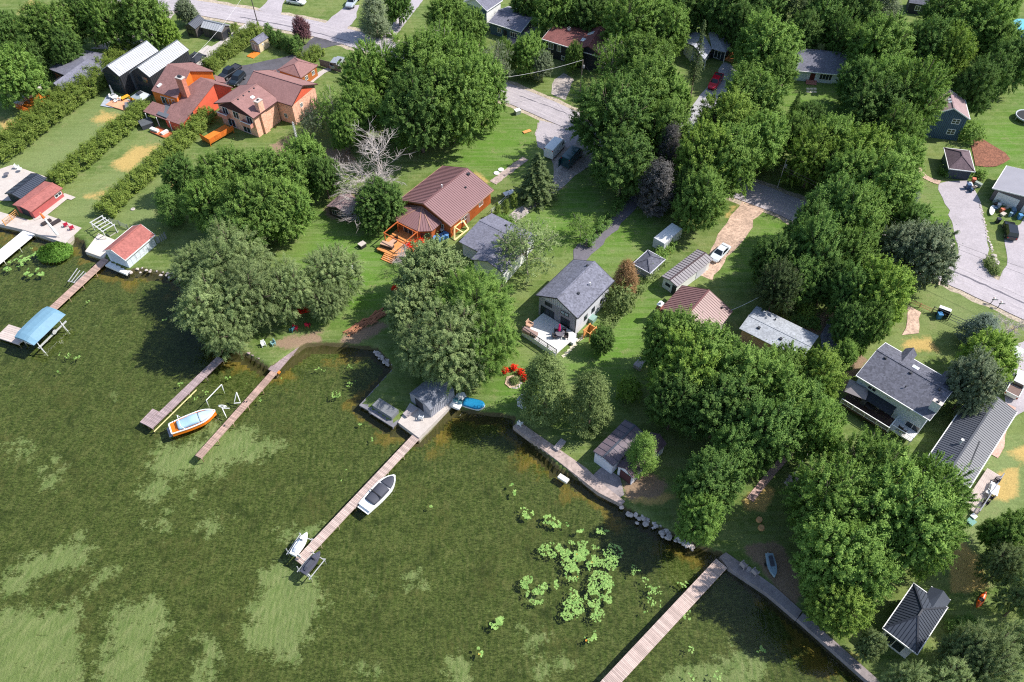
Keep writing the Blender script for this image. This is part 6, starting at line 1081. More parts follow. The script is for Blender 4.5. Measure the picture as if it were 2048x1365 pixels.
car('suv', 'silver-grey car behind the board fence by the road', 'car', (668,133), (681,116), paint('silver', px(150,154,160))); car('sedan', 'white car at the top edge of the photo', 'car', (580,-1), (604,3), paint('snow', px(225,225,225))); car('pickup', 'pale blue-grey pickup on the upper drive beside the silver conifer', 'pickup truck', (712,-8), (698,12), paint('sky', px(176,186,196)))
o, F = car('van', 'white box van parked beside the teal van', 'van', (1098,308), (1124,280), paint('white', px(238,240,240)), 1.2); o, F = car('van', 'dark teal van with open rear doors beside the white van', 'van', (1132,326), (1158,298), paint('teal', (.008,.06,.075)), 1.2)
for s_ in (-1, 1): ubox('rear_door', paint('teal', (0,0,0)), o, F, -3.7, -2.92, s_*1.0-.03, s_*1.0+.03, .5, 2.3)
car('suv', 'black car with red tail lights in front of the double garage', 'car', (2024,474), (2019,446), paint('ink', (.010,.011,.013))); car('pickup', 'white pickup with a brown tailgate beside the long metal house', 'pickup truck', (2026,785), (2044,752), paint('ivory', px(232,230,226)), two=M('brown bed', px(120,96,88), .6)); car('suv', 'white car half hidden by the yellow-green tree at the right edge', 'car', (2020,722), (2034,700), paint('chalk', px(225,228,230)))
# trailer box
F, Lu, Lv = rect3((1365.4,457.6),(1329,488),(1306.8,476.3), LZ+2.5); o = thing('cargo_trailer', 'pale grey box trailer parked behind the little hip-roofed shed', 'trailer', F.p(0,0)); ubox('box', M('trailer grey', px(190,192,198), .5, .08), o, F, 0, Lu, 0, Lv, .5, 2.45); ubox('roof_sheet', white, o, F, .05, Lu-.05, .05, Lv-.05, 2.45, 2.5); ubox('drawbar', gtrim, o, F, -1.2, 0, Lv/2-.08, Lv/2+.08, .45, .6)
for s_ in (0, Lv): q = MB(); q.tube([F.p(Lu*.5, s_-.12, .34), F.p(Lu*.5, s_+.12, .34)], .34, 14); q.build('wheel', tyre, o)
# ---------------------------------------------------------------- boats
def hull(F, L, Bm, H, n=10, z0=-.15, bowf=.38, tr=.82, bowup=.25):
    "hull sections from stern to bow: outer shell"
    S = []
    for i in range(n+1):
        t = i/n; x = -L/2+L*t; w_ = Bm/2*(tr+(1-tr)*min(1, t/.35) if t < .35 else 1 if t < 1-bowf else max(.03, max(0.0, math.cos((t-(1-bowf))/bowf*math.pi/2))**.75)); zt = H+bowup*max(0, t-.4)**2*2; zk = z0+max(0, t-.6)**2*1.6*(H-z0)
        S.append([F.p(x,0,zk),F.p(x,w_*.62,zk+.12*(H-z0)),F.p(x,w_*.97,zk+.35*(zt-zk)),F.p(x,w_,zt),F.p(x,w_*.82,zt+.02),F.p(x,-w_*.82,zt+.02),F.p(x,-w_,zt),F.p(x,-w_*.97,zk+.35*(zt-zk)),F.p(x,-w_*.62,zk+.12*(H-z0))])
    return S
def cover(F, S, m, root, x0, x1, L, hz, name='boat_cover', k=.86, z=.0):
    n = len(S)-1; q = MB(); secs = []
    for i in range(11):
        t = x0+(x1-x0)*i/10; j = min(int(t*n), n-1); f = t*n-j; Pl = S[j][3].lerp(S[j+1][3], f); Pr = S[j][6].lerp(S[j+1][6], f); c = (Pl+Pr)/2; hh = hz(t); sec = []
        for b_ in np.linspace(0, 1, 7): p = Pl.lerp(Pr, .5+(b_-.5)*k); sec.append(p+Vector((0,0,z+.03+hh*max(0.0, math.sin(math.pi*b_))**.6)))
        secs.append(sec+[c+Vector((0,0,-.0))])
    q.loft(secs); return q.build(name, m, root, smooth=True)
def fr_px(stern, bow, z=0.0): a, b_ = W(*stern, z), W(*bow, z); c = (a+b_)/2; return Fr((c.x,c.y,z), b_-a), (b_-a).length
blue_c = M('pale blue canvas', px(158,190,212), .7, .08, 2); dark_c = M('charcoal canvas', px(74,76,86), .75, .1, 2); org = M('orange gelcoat', (.85,.20,.012), .25, .03, spec=.5)
F, L_ = fr_px((342,862),(433,826), .55); F.O.z = 0; o = thing('runabout_boat', 'orange-hulled motorboat under a pale blue cover between the two left docks', 'boat', F.p(0,0)); L_ = 6.4; S = hull(F, L_, 2.35, 1.0)
q = MB(); q.loft(S); hl = q.build('hull', org, o); q = MB(); [q.beam(S[i][j], S[i+1][j], .16, .1) for j in (3,6) for i in range(len(S)-1)]; q.beam(S[0][3],S[0][6],.2,.1); q.build('gunwale', plast_w, o); cover(F, S, blue_c, o, .16, .62, L_, lambda t: .42+.25*math.exp(-((t-.48)/.12)**2)); cover(F, S, M('bow cover blue', px(190,208,220), .7, .08), o, .63, .96, L_, lambda t: .16)
q = MB(); q.lathe(F.p(2.2,0,1.0), [(.3,0),(.32,.12),(.2,.16)], 12); q.build('bow_ball', M('teal buoy', px(38,140,150), .5, .05), o); q = MB(); q.tube([F.p(-1.3,1.1,.8),F.p(-1.7,1.05,2.0),F.p(-1.7,-1.05,2.0),F.p(-1.3,-1.1,.8)], .05, 6); q.build('tower_arch', plast_w, o); ubox('swim_platform', M('grey pad', px(150,156,168), .8), o, F, -L_/2-.5, -L_/2+.02, -.85, .85, .35, .45)
F, L_ = fr_px((733,1013),(786,958), .5); F.O.z = 0; L_ = 6.0; o = thing('bowrider_boat', 'white motorboat with charcoal covers tied to the longest dock', 'boat', F.p(0,0)); S = hull(F, L_, 2.3, .75); MB().loft(S).build('hull', plast_w, o); q = MB(); [q.beam(S[i][j], S[i+1][j], .16, .1) for j in (3,6) for i in range(len(S)-1)]; q.build('gunwale', plast_w, o)
cover(F, S, dark_c, o, .17, .66, L_, lambda t: .3+.2*math.exp(-((t-.5)/.12)**2)); cover(F, S, dark_c, o, .69, .95, L_, lambda t: .14, 'bow_cover'); ubox('swim_platform', plast_w, o, F, -L_/2-.35, -L_/2+.02, -.95, .95, .3, .42); q = MB(); q.beam(F.p(-.7,-1.0,1.15), F.p(-.6,1.0,1.15), .12, .1); q.build('cover_strap', rubber, o)
def pwc(label, stern, bow, m, seat):
    F, L_ = fr_px(stern, bow, 1.0); F.O.z = .5; L_ = 3.3; o = thing('jet_ski', label, 'jet ski', F.p(0,0)); S = hull(F, L_, 1.2, .5, 8, 0, .5, .85); MB().loft(S).build('hull', m, o); q = MB(); q.loft([[F.p(x,-w_,.5),F.p(x,w_,.5),F.p(x,w_*.7,z),F.p(x,-w_*.7,z)] for x, w_, z in ((-1.3,.2,.7),(-.9,.26,.92),(0,.26,.88),(.4,.22,.8))]); q.build('seat', seat, o)
    q = MB(); q.loft([[F.p(x,-w_,.5),F.p(x,w_,.5),F.p(x,w_*.6,z),F.p(x,-w_*.6,z)] for x, w_, z in ((.35,.3,1.02),(.6,.36,1.0),(1.3,.2,.66))]); q.build('console', m, o); q = MB(); q.beam(F.p(.35,-.38,1.06), F.p(.35,.38,1.06), .06); q.build('handlebar', rubber, o)
    G = Fr(F.p(0,0,-.5), F.u, F.v); l = thing('jet_ski_lift', 'aluminium lift frame carrying the '+label.split(' ')[0]+' jet ski', 'boat lift', F.p(0,0))
    for b_ in (-.95,.95): q = MB(); q.beam(G.p(-1.8,b_,.45), G.p(1.4,b_,.45), .1); q.build('side_rail', alu, l)
    for a in (-1.5,1.2):
        q = MB(); q.beam(G.p(a,-.95,.4), G.p(a,.95,.4), .1); q.build('cross_rail', alu, l)
        for b_ in (-.95,.95): q = MB(); q.beam(G.p(a,b_,-.8), G.p(a,b_,1.5 if a < 0 else .9), .09); q.build('post', alu, l)
    q = MB(); q.tube([G.p(-1.62,-.95,1.2), G.p(-1.56,-.95,1.2)], .35, 12); q.build('winch_wheel', alu, l)
pwc('white jet ski on its lift left of the longest dock', (587,1107), (613,1068), plast_w, M('pale grey seat', px(205,208,216), .6)); pwc('charcoal jet ski on its lift right of the longest dock', (606,1146), (640,1104), M('charcoal shell', px(80,80,92), .35, .08), dark_c)
# blue covered lift
F, Lu, Lv = rect3((90,609),(25,670),(55.5,685), LZ+2.3); F.O.z = 0; o = thing('covered_boat_lift', 'boat lift with a long steel-blue canopy over a white boat', 'boat lift', F.p(0,0)); q = MB(); secs = []; cz = 3.0
for i in range(9):
    t = i/8; e = .35*(1-max(0.0, math.sin(math.pi*t))**.25); zz = cz-e; a = Lu*t; secs.append([F.p(a,0,cz-.75),F.p(a,.1,zz-.1),F.p(a,Lv*.25,zz+.05),F.p(a,Lv*.6,zz+.02),F.p(a,Lv*.75,zz-.1),F.p(a,Lv+.35,cz-.95),F.p(a,Lv*.5,cz-.6)])
q.loft(secs); q.build('canopy', M('steel blue canvas', px(112,150,172), .6, .12, 1.2), o)
for a in (.8, Lu-1.2):
    for b_ in (.1, Lv): ubox('post', alu, o, F, a-.06, a+.06, b_-.06, b_+.06, -.8, cz-.9)
    q = MB(); q.beam(F.p(a,Lv,cz-1.2), F.p(a-.4,Lv+1.3,-.5), .08); q.build('brace', alu, o)
ubox('side_rail', alu, o, F, .4, Lu-.4, Lv+.05, Lv+.25, .75, .95); ubox('side_rail', alu, o, F, .4, Lu-.4, -.05, .1, .75, .95); q = MB(); q.tube([F.p(Lu*.55,Lv+.4,1.2), F.p(Lu*.55,Lv+.46,1.2)], .4, 12); q.build('winch_wheel', alu, o)
G = Fr(F.p(Lu*.5,Lv*.5,1.0), F.u, F.v); bo = thing('lifted_boat', 'white boat hanging in the lift under the steel-blue canopy', 'boat', G.p(0,0)); S = hull(G, Lu*.85, 2.2, .6); MB().loft(S).build('hull', plast_w, bo); cover(G, S, dark_c, bo, .1, .9, Lu, lambda t: .25)
# bare boat lift between docks
o = thing('empty_boat_lift', 'empty white boat lift frame with a big spoked wheel beside the orange-ended dock', 'boat lift', W(440,800,0))
def bar(nm, pts, r=.07): q = MB(); q.tube([W(x, y, z) for x, y, z in pts], r, 6); q.build(nm, plast_w, o)
bar('post', [(412.5,801,1.3),(418,815,-.7)]); bar('post', [(443,769.5,1.3),(449,787,-.7)]); bar('top_rail', [(412.5,801,1.3),(443,769.5,1.3)]); bar('post', [(473,785,1.3),(481,806,-.3)]); bar('post', [(473,785,1.3),(468,807,-.3)]); bar('cross_rail', [(468,807,0),(481,806,0)]); bar('post', [(444,816,1.0),(453,836,-.3)]); bar('cross_rail', [(446,817,.9),(459,817,.9)])
c = W(445,813,1.1)
for k in range(8): a = k*math.pi/4; q = MB(); q.tube([c, c+Vector((math.cos(a)*.55,-.2*math.sin(a),math.sin(a)*.55))], .03, 5); q.build('spoke', plast_w, o)
P = [c+Vector((math.cos(a)*.58,-.2*math.sin(a),math.sin(a)*.58)) for a in np.linspace(0, 2*math.pi, 20)]; q = MB(); q.tube(P, .05, 5); q.build('wheel_ring', plast_w, o)
o = thing('folded_boat_ramp', 'pair of folded aluminium ramps lying by the narrow plank dock', 'boat ramp', W(155,550,0))
for k, (x0, y0, x1, y1) in enumerate(((136,564,155,537),(142,565,160,541),(147,566,168,543),(152,566,172,546))): q = MB(); q.beam(W(x0,y0,.25), W(x1,y1,.5), .1); q.build('rail', alu, o)
q = MB(); q.beam(W(136,562,.3), W(152,567,.3), .1); q.build('cross_rail', alu, o)
# pedal boat, covered rowing boat, small boats, kayaks
F, L_ = fr_px((912,813),(925,794), .5); F.O.z = LZ-.25; o = thing('pedal_boat', 'white pedal boat lying beside the concrete pier', 'pedal boat', F.p(0,0)); L_ = 2.9; S = hull(F, L_, 1.7, .45, 8, 0, .3, .95); MB().loft(S).build('hull', plast_w, o)
for b_ in (-.4,.4): ubox('seat', M('teal seat', px(90,140,150), .5), o, F, -.5, .1, b_-.28, b_+.28, .45, .62); ubox('seat_back', MATS['teal seat'], o, F, -.62, -.5, b_-.28, b_+.28, .45, 1.0)
F, L_ = fr_px((935,808),(963,815), .5); F.O.z = LZ-.3; o = thing('covered_dinghy', 'small boat under a bright blue tarpaulin on the shore', 'boat', F.p(0,0)); S = hull(F, 3.3, 1.7, .5, 8, 0, .3, .9); MB().loft(S).build('hull', plast_w, o); cover(F, S, M('bright blue tarp', px(28,132,178), .5, .25, 4), o, .02, .97, 3.3, lambda t: .3, k=1.06)
F, L_ = fr_px((1538,1120),(1545,1150), .8); F.O.z = LZ; o = thing('grey_jet_ski', 'pale blue jet ski on a beach trailer by the plank quay', 'jet ski', F.p(0,0)); G = Fr(F.p(0,0,.3), F.u, F.v); S = hull(G, 3.1, 1.15, .45, 8, 0, .5, .85); MB().loft(S).build('hull', M('grey blue shell', px(150,172,184), .3, .05), o); ubox('seat', dark_c, o, G, -1.1, .2, -.22, .22, .45, .8); ubox('trailer_frame', alu, o, F, -1.9, 1.3, -.06, .06, .15, .28)
for s_ in (-.6,.6): q = MB(); q.tube([F.p(-.3,s_-.1,.22),F.p(-.3,s_+.1,.22)], .22, 12); q.build('wheel', tyre, o)
def kayak(label, a, b_, c, c2=None):
    F, L_ = fr_px(a, b_, LZ+.2); F.O.z = LZ-.05; o = thing('kayak', label, 'kayak', F.p(0,0)); q = MB(); n = 12; S = []
    for i in range(n+1): t = i/n; w_ = .36*max(.06, max(0.0, math.sin(math.pi*t))**.6); up = .18*(2*t-1)**4; x = -L_/2+L_*t; S.append([F.p(x,0,up),F.p(x,w_*.8,.06+up),F.p(x,w_,.22+up),F.p(x,w_*.5,.32+up),F.p(x,-w_*.5,.32+up),F.p(x,-w_,.22+up),F.p(x,-w_*.8,.06+up)])
    k = n//2; q.loft(S[:k+1]); q.build('hull', M('kayak '+label[:6], c, .35, .08), o, smooth=True); q = MB(); q.loft(S[k:]); q.build('hull', M('kayak b '+label[:6], c2 or c, .35, .08), o, smooth=True); q = MB(); q.lathe(F.p(0,0,.29), [(.26,0),(.3,.07),(.22,.06)], 12); q.build('cockpit', rubber, o)
kayak('orange kayak lying among the shrubs at the right edge', (1953,1216), (1972,1184), (.85,.13,.015)); kayak('red and yellow kayak on the lawn at the left edge', (20,249), (43,238), (.65,.05,.03), (.85,.5,.02))
o = thing('paddle_board', 'white oval paddle board leaning on the grass by the junk pile', 'paddle board', W(1983,423)); F = Fr(W(1983,423), W(1986,412)-W(1980,434)); q = MB(); pr = [(1.5*math.cos(a), .45*math.sin(a)) for a in np.linspace(0, 2*math.pi, 20)[:-1]]; q.prism([F.p(x, y, .25+.1*y) for x, y in pr], [F.p(x, y, .34+.1*y) for x, y in pr]); q.build('deck', plast_w, o)
# ---------------------------------------------------------------- furniture and small things
def chair(label, x, y, m, z=LZ, ang=0.0, group=None, sc_=1.0, name='garden_chair'):
    o = thing(name, label, 'chair', W(x, y, z), group); F = Fr(W(x, y, z), (math.cos(ang), math.sin(ang))); s = sc_
    ubox('seat', m, o, F, -.28*s, .28*s, -.28*s, .28*s, .36*s, .43*s); ubox('backrest', m, o, F, -.36*s, -.28*s, -.3*s, .3*s, .38*s, 1.0*s)
    for b_ in (-.31,.31): ubox('armrest', m, o, F, -.3*s, .3*s, b_*s-.05*s, b_*s+.05*s, .58*s, .63*s)
    for a in (-.25,.25):
        for b_ in (-.3,.3): ubox('leg', m, o, F, a*s-.04*s, a*s+.04*s, b_*s-.04*s, b_*s+.04*s, 0, .58*s if a > 0 else .58*s)
    return o
def table(label, x, y, m, z=LZ, r=.6, h=.74, name='garden_table', sq=False, ang=.5):
    o = thing(name, label, 'table', W(x, y, z)); p = W(x, y, z)
    if sq: F = Fr(p, (math.cos(ang), math.sin(ang))); ubox('tabletop', m, o, F, -r*1.5, r*1.5, -r*.8, r*.8, h-.05, h); [ubox('leg', m, o, F, a-.04, a+.04, b_-.04, b_+.04, 0, h-.05) for a in (-r*1.3,r*1.3) for b_ in (-r*.65,r*.65)]
    else: q = MB(); q.lathe(p+Vector((0,0,h-.05)), [(r,0),(r,.05)], 16); q.build('tabletop', m, o); q = MB(); q.lathe(p, [(.3,0),(.08,.06),(.06,h-.05)], 10); q.build('pedestal', m, o)
    return o
def box_(name, label, cat, x, y, w_, d, h, m, z=LZ, ang=.6, lid=None):
    o = thing(name, label, cat, W(x, y, z)); F = Fr(W(x, y, z), (math.cos(ang), math.sin(ang))); ubox('body', m, o, F, -w_/2, w_/2, -d/2, d/2, 0, h*.85); ubox('lid', lid or m, o, F, -w_/2-.04, w_/2+.04, -d/2-.04, d/2+.04, h*.85, h); return o
def parasol(label, x, y, m, z=LZ, h=2.4, lean=(0,0)):
    p = W(x, y, z); o = thing('closed_parasol', label, 'parasol', p); d = Vector((lean[0], lean[1], 1)).normalized(); q = MB(); q.tube([p, p+d*h], .03, 6); q.build('pole', alu, o); q = MB(); q.tube([p+d*.6, p+d*.9, p+d*(h-.1), p+d*h], [.2,.24,.1,.03], 8); q.build('canopy', m, o)
red_c = M('crimson chair', px(190,30,64), .5, .06); wht_c = M('white chair', px(232,232,230), .5, .05); blk_c = M('dark wicker', px(62,54,54), .8, .15); yel_c = M('yellow cushion', px(226,168,48), .7, .08); tan_c = M('tan cushion', px(196,160,136), .8, .08)
chair('crimson lakeside chair, the left of the pair on the concrete terrace', 133, 453, red_c, ang=2.2); chair('crimson lakeside chair, the right of the pair on the concrete terrace', 145, 459, red_c, ang=2.2)
parasol('furled orange and white parasol leaning on the concrete terrace', 120, 476, M('white sailcloth', px(236,234,230), .6), LZ, 5.2, (-.45,.3)); p = W(120,476); d = Vector((-.45,.3,1)).normalized(); q = MB(); q.tube([p+d*4.0, p+d*4.6, p+d*5.3], [.26,.2,.05], 8); o = q.build('orange_sock', M('orange sailcloth', (.8,.16,.03), .6)); tag(o, 'orange tip wrapped on the furled terrace parasol', 'cover')
for k, (x, y) in enumerate(((94,447),(112,447))): box_('bench', ('dark low lounger beside the furled parasol, left one','dark low lounger beside the furled parasol, right one')[k], 'lounger', x, y, 1.7, .65, .4, blk_c, ang=.9)
for k, (x, y, lb) in enumerate(((40,210,'at the lake end'),(50,201,'second from the lake end'),(60,194,'in the middle'),(70,187,'second from the house'),(80,181,'nearest the house'))): box_('covered_sofa', 'white covered outdoor sofa on the orange deck, the one '+lb, 'sofa', x, y, 1.5, .9, .8, M('white furniture cover', px(226,222,216), .8, .06), LZ+.45, 1.0)
table('round white table on the terrace of the black twin house', 232, 200, wht_c, r=.7)
for k, (x, y, lb) in enumerate(((224,197,'left'),(230,194,'far side'),(240,203,'right'),(233,206,'near side'))): chair('white chair at the round white terrace table, '+lb+' seat', x, y, wht_c, ang=k*1.6)
table('yellow-topped dining table on the salmon terrace', 252, 200, yel_c, sq=True, ang=.9); parasol('closed white parasol behind the round terrace table', 228, 192, M('white sailcloth', (0,0,0)), h=2.6); box_('hot_tub', 'grey covered hot tub at the corner of the salmon terrace', 'hot tub', 263, 216, 2.0, 2.0, .9, M('slate tub', px(70,72,80), .7), ang=.4, lid=M('grey tub lid', px(120,122,130), .7)); chair('yellow lounge chair between the table and the grey gazebo', 266, 202, yel_c, ang=1.2)
box_('covered_spa', 'dark grey covered spa behind the red house porch', 'hot tub', 294, 252, 2.3, 2.3, 1.0, M('slate tub', (0,0,0)), ang=.6, lid=M('slate lid', px(92,96,100), .7)); box_('sun_lounger', 'white sun lounger on the red house porch, left one', 'lounger', 310, 262, 1.9, .65, .45, wht_c, LZ+.3, -.5); box_('sun_lounger', 'white sun lounger on the red house porch, right one', 'lounger', 330, 267, 1.4, .6, .45, wht_c, LZ+.3, .9)
# brown house deck
box_('wicker_sofa', 'dark wicker sofa on the honey deck below the timber frame', 'sofa', 775, 494, 2.2, .9, .7, blk_c, LZ+.6, -.4, tan_c); box_('wicker_table', 'dark wicker low table beside the sofa on the honey deck', 'table', 786, 487, 1.4, .7, .5, blk_c, LZ+.6, .9, tan_c); chair('dark wicker armchair at the corner of the honey deck', 792, 480, blk_c, LZ+.6, 3.5); parasol('closed grey parasol at the flower tubs of the honey deck', 812, 512, M('grey canopy', px(176,172,172), .7), LZ+.6, 2.6)
box_('fire_pit', 'black square fire pit on the bright lawn', 'fire pit', 725, 494, 1.1, .9, .8, M('fire pit black', px(52,50,50), .7), ang=.8, lid=stone_m); o = box_('lawn_table', 'white oval table lying on the lawn by the pale willow', 'table', 697, 539, 1.6, .9, .25, wht_c, ang=.3)
for k, (x, y, lb) in enumerate(((874,482,'front'),(883,478,'middle'),(892,474,'rear'))): box_('blue_tarp_heap', 'blue tarpaulin-covered heap beside the front room of the brown house, %s one'%lb, 'covered heap', x, y, 1.2, 1.0, .8, M('light blue tarp', px(96,146,200), .5, .2, 4), ang=k*.7)
box_('gas_grill', 'white and black gas grill in the corner of the brown house', 'grill', 886, 465, 1.3, .7, 1.0, gtrim, ang=.9, lid=wht_c)
F = Fr(W(918,468), W(930,455)-W(910,472)); o = thing('pine_frame', 'pale yellow pine A-frame leaning by the brown house wall', 'timber frame', F.p(0,0)); pn = M('raw pine', px(246,220,158), .75, .08)
q = MB(); [MB().beam(F.p(a0,b0,z0_), F.p(a1,b1,z1_), .28, .1).build('board', pn, o) for a0,b0,z0_,a1,b1,z1_ in ((-1.8,-.5,.05,-.6,.4,1.7),(-.6,.4,1.7,1.9,.6,1.5),(-1.8,-.5,.1,1.9,-.6,.1),(1.9,.6,1.5,1.9,-.6,.1),(-.6,.4,1.7,.6,-.5,.1))]
# grey house deck
chair('rust-cushioned lounge chair at the left end of the white deck', 1059, 655, tan_c, LZ+1, -.6, sc_=1.4); box_('deck_sofa', 'brown cushioned sofa along the rail of the white deck', 'sofa', 1060, 668, 2.4, .8, .6, M('mocha cushion', px(160,134,126), .8), LZ+1, -.55); table('dark round dining table on the white deck', 1120, 672, M('slate tabletop', px(110,108,116), .5), LZ+1, .75)
for k, (x, y, lb) in enumerate(((1109,676,'lake side'),(1113,664,'left'),(1128,664,'house side'),(1132,677,'right'))): chair('dark dining chair at the round table of the white deck, %s seat'%lb, x, y, blk_c, LZ+1, k*1.5)
parasol('closed magenta parasol on the white deck', 1118, 668, M('magenta canopy', px(228,24,112), .6), LZ+1, 2.3); box_('deck_box', 'white storage box below the rail of the white deck', 'box', 1147, 685, 1.2, .7, .6, plast_w, ang=.9); box_('water_tank', 'round green lid tank beside the outdoor shower', 'tank', 1184, 642, 1.2, 1.0, .9, M('sage tank', px(140,170,160), .5), ang=.9)
for i, (x, y) in enumerate(((1157,681),(1163,677),(1168,672),(1150,690),(1144,695),(1139,701),(1134,706),(1128,712))): o = ubox('stepping_stone', M('stepping stone', px(214,206,180), .9, .1), None, Fr(W(x, y), (.8,.5)), -.32, .32, -.26, .26, -.04, .03); tag(o, 'square stepping stone in the curving row beside the white deck', 'stepping stone', 'stepping stones beside the white deck')
for i in range(6): o = ubox('stepping_stone', MATS['stepping stone'], None, Fr(W(1616+7*(i%3), 178+6*(i//3)), (1,0)), -.32, .32, -.35, .35, -.04, .03); tag(o, 'pale stepping stone at the steps of the white bungalow', 'stepping stone', 'stepping stones at the white bungalow')
# two-storey house decks
F = Fr(W(1706,796,LZ+1.1), (.85,-.5)); o = thing('deck_gazebo', 'grey canopy gazebo on the dark brown deck', 'gazebo', F.p(0,0)); g2 = M('grey gazebo cloth', px(150,142,144), .8, .08); 
for a in (-1.3,1.3):
    for b_ in (-1.1,1.1): ubox('post', gtrim, o, F, a-.05,a+.05,b_-.05,b_+.05,0,2.0)
P = [F.p(-1.5,-1.3,2.0),F.p(1.5,-1.3,2.0),F.p(1.5,1.3,2.0),F.p(-1.5,1.3,2.0)]; R0, R1 = F.p(-.6,0,2.7), F.p(.6,0,2.7)
for pl in ([P[0],P[1],R1,R0],[P[2],P[3],R0,R1],[P[1],P[2],R1],[P[3],P[0],R0]): q = MB(); q.slab(pl, .05); q.build('roof_panel', g2, o)
table('dark patio table on the dark brown deck', 1738, 818, blk_c, LZ+1.1, .7); box_('covered_grill', 'grey covered grill on the dark brown deck', 'grill', 1730, 806, 1.2, .7, 1.0, M('grill cover', px(104,108,114), .7), LZ+1.1, .5); box_('corner_tub', 'round turquoise-lidded tub on the white deck of the two-storey house', 'hot tub', 1808, 826, 1.6, 1.4, .8, M('tub grey', px(180,186,190), .6), LZ+1.2, .6, M('turquoise lid', px(60,120,140), .5))
for k, (x, y, lb) in enumerate(((1799,860,'left'),(1805,866,'right'))): chair('black bar chair on the white deck of the two-storey house, %s one'%lb, x, y, blk_c, LZ+1.2, .8)
# long deck furniture
table('white rectangular table on the long weathered deck', 1985, 985, wht_c, LZ+.5, .6, sq=True, ang=1.0)
for k, (x, y, lb) in enumerate(((1990,965,'at the far end'),(1978,998,'beside the white table'),(1969,1008,'at the near end'))): chair('dark chair on the long weathered deck, the one '+lb, x, y, blk_c, LZ+.5, 2.4)
box_('white_cooler', 'white cooler box on the long weathered deck', 'cooler', 1983, 975, 1.0, .6, .5, plast_w, LZ+.5, 1.0); chair('white chair on the long weathered deck, nearest the rail', 1974, 988, wht_c, LZ+.5, 2.2)
box_('well_lid', 'round green well lid on the grass below the long deck', 'well lid', 1941, 1045, .9, .9, .3, M('green lid', px(110,156,146), .6)); box_('white_tub', 'small white tub on the grass at the foot of the long deck', 'tub', 1945, 1036, .6, .6, .5, plast_w)
# quay furniture
chair('pale grey lakeside chair on the plank quay, the one alone on the left', 1486, 1133, M('driftwood chair', px(170,160,160), .8, .1), LZ+.08, .6, sc_=1.15); chair('pale grey lakeside chair on the plank quay, the one beside the side table', 1509, 1147, M('driftwood chair', (0,0,0)), LZ+.08, .6, sc_=1.15); table('little pale side table between the quay chairs', 1497, 1141, M('driftwood chair', (0,0,0)), LZ+.08, .3, .45)
box_('covered_bench', 'long grey covered bench on the end of the grey walkway', 'bench', 772, 822, 3.6, 1.5, .8, M('grey tarp', px(122,124,128), .8, .25, 3), ang=-.62); box_('bench', 'wooden bench on the concrete pier in front of the arched boathouse', 'bench', 821, 826, 2.0, .8, .5, M('driftwood chair', (0,0,0)), ang=.8); chair('white folding lounger on the concrete pier', 843, 838, wht_c, LZ+.06, 1.4)
box_('garden_bench', 'pale wooden bench on the stone quay beside the cedar trunk', 'bench', 1119, 893, 1.8, .8, .5, M('driftwood chair', (0,0,0)), ang=.9); chair('white chair on the end of the stone quay', 1040, 850, wht_c, LZ+.12, 1.0)
box_('picnic_table', 'bleached picnic table on the lawn beside the big maples', 'picnic table', 1279, 732, 1.7, 1.2, .7, M('driftwood chair', (0,0,0)), ang=.9); box_('raised_bed', 'timber raised bed beside the bleached timber frame', 'planter', 226, 466, 1.8, 1.0, .35, M('bed timber', px(196,190,178), .85), ang=.9, lid=M('bed soil', px(96,110,60), .95))
for k, (x, y, c, lb) in enumerate(((592,660,red_c,'red-striped deck chair nearest the wide landing'),(616,653,red_c,'red-cushioned chair beside the willows path'),(585,662,M('teal chair', px(70,130,140), .6),'teal folding chair under the silvery willows'),(547,690,M('pale teal chair', px(140,180,180), .6),'pale teal chair on the willow platform'),(528,692,wht_c,'white chair on the willow platform'))): chair(lb, x, y, c, LZ, k*1.3)
for k, (x, y, lb) in enumerate(((1790,372,'x'),)): pass
chair('orange garden chair behind the tree at the top left road', 27, 50, M('orange chair', (.75,.10,.02), .6), ang=.5, sc_=1.4); chair('yellow wooden chair by the road beside the dirt drive', 1381, 358, yel_c, ang=1.0, sc_=1.3); box_('pallet', 'small pine pallet lying on the lawn below the road', 'pallet', 1054, 264, 1.6, .7, .15, M('new pine', (0,0,0)), ang=.5)
for x, y, lb in ((993,347,'left'),(1002,340,'right')): o = MB().lathe(W(x, y), [(.55,0),(.55,.1),(.5,.14)], 16).build('septic_lid', plast_w); tag(o, 'round white septic lid on the lawn, %s one'%lb, 'lid')
o = MB().lathe(W(266,419), [(.4,0),(.4,.1),(.3,.14)], 14).build('septic_lid', stone_m); tag(o, 'round grey well lid on the lawn beside the clipped hedge', 'lid')
for x, y, lb in ((1115,362,'white folding table at the gravel lot'),): pass
table('white folding table beside the rail fence and spruce', 1018, 392, wht_c, sq=True, r=.7); table('small round table on the lakeside patio above the black shed', 16, 354, M('slate tabletop', (0,0,0)), r=.5); table('white tea table on the lakeside patio', 42, 344, wht_c, r=.45); chair('white patio chair beside the white tea table', 36, 338, wht_c)
table('teal ping-pong table behind the summerhouse', 669, 369, M('teal table', px(70,140,150), .5), sq=True, r=.8, ang=.7); box_('outdoor_grill', 'dark barrel grill beside the porch deck', 'grill', 1420, 116, 1.0, .6, 1.0, gtrim); parasol('closed beige parasol on the covered porch', 1427, 112, M('beige canopy', px(190,170,160), .8), h=2.3)
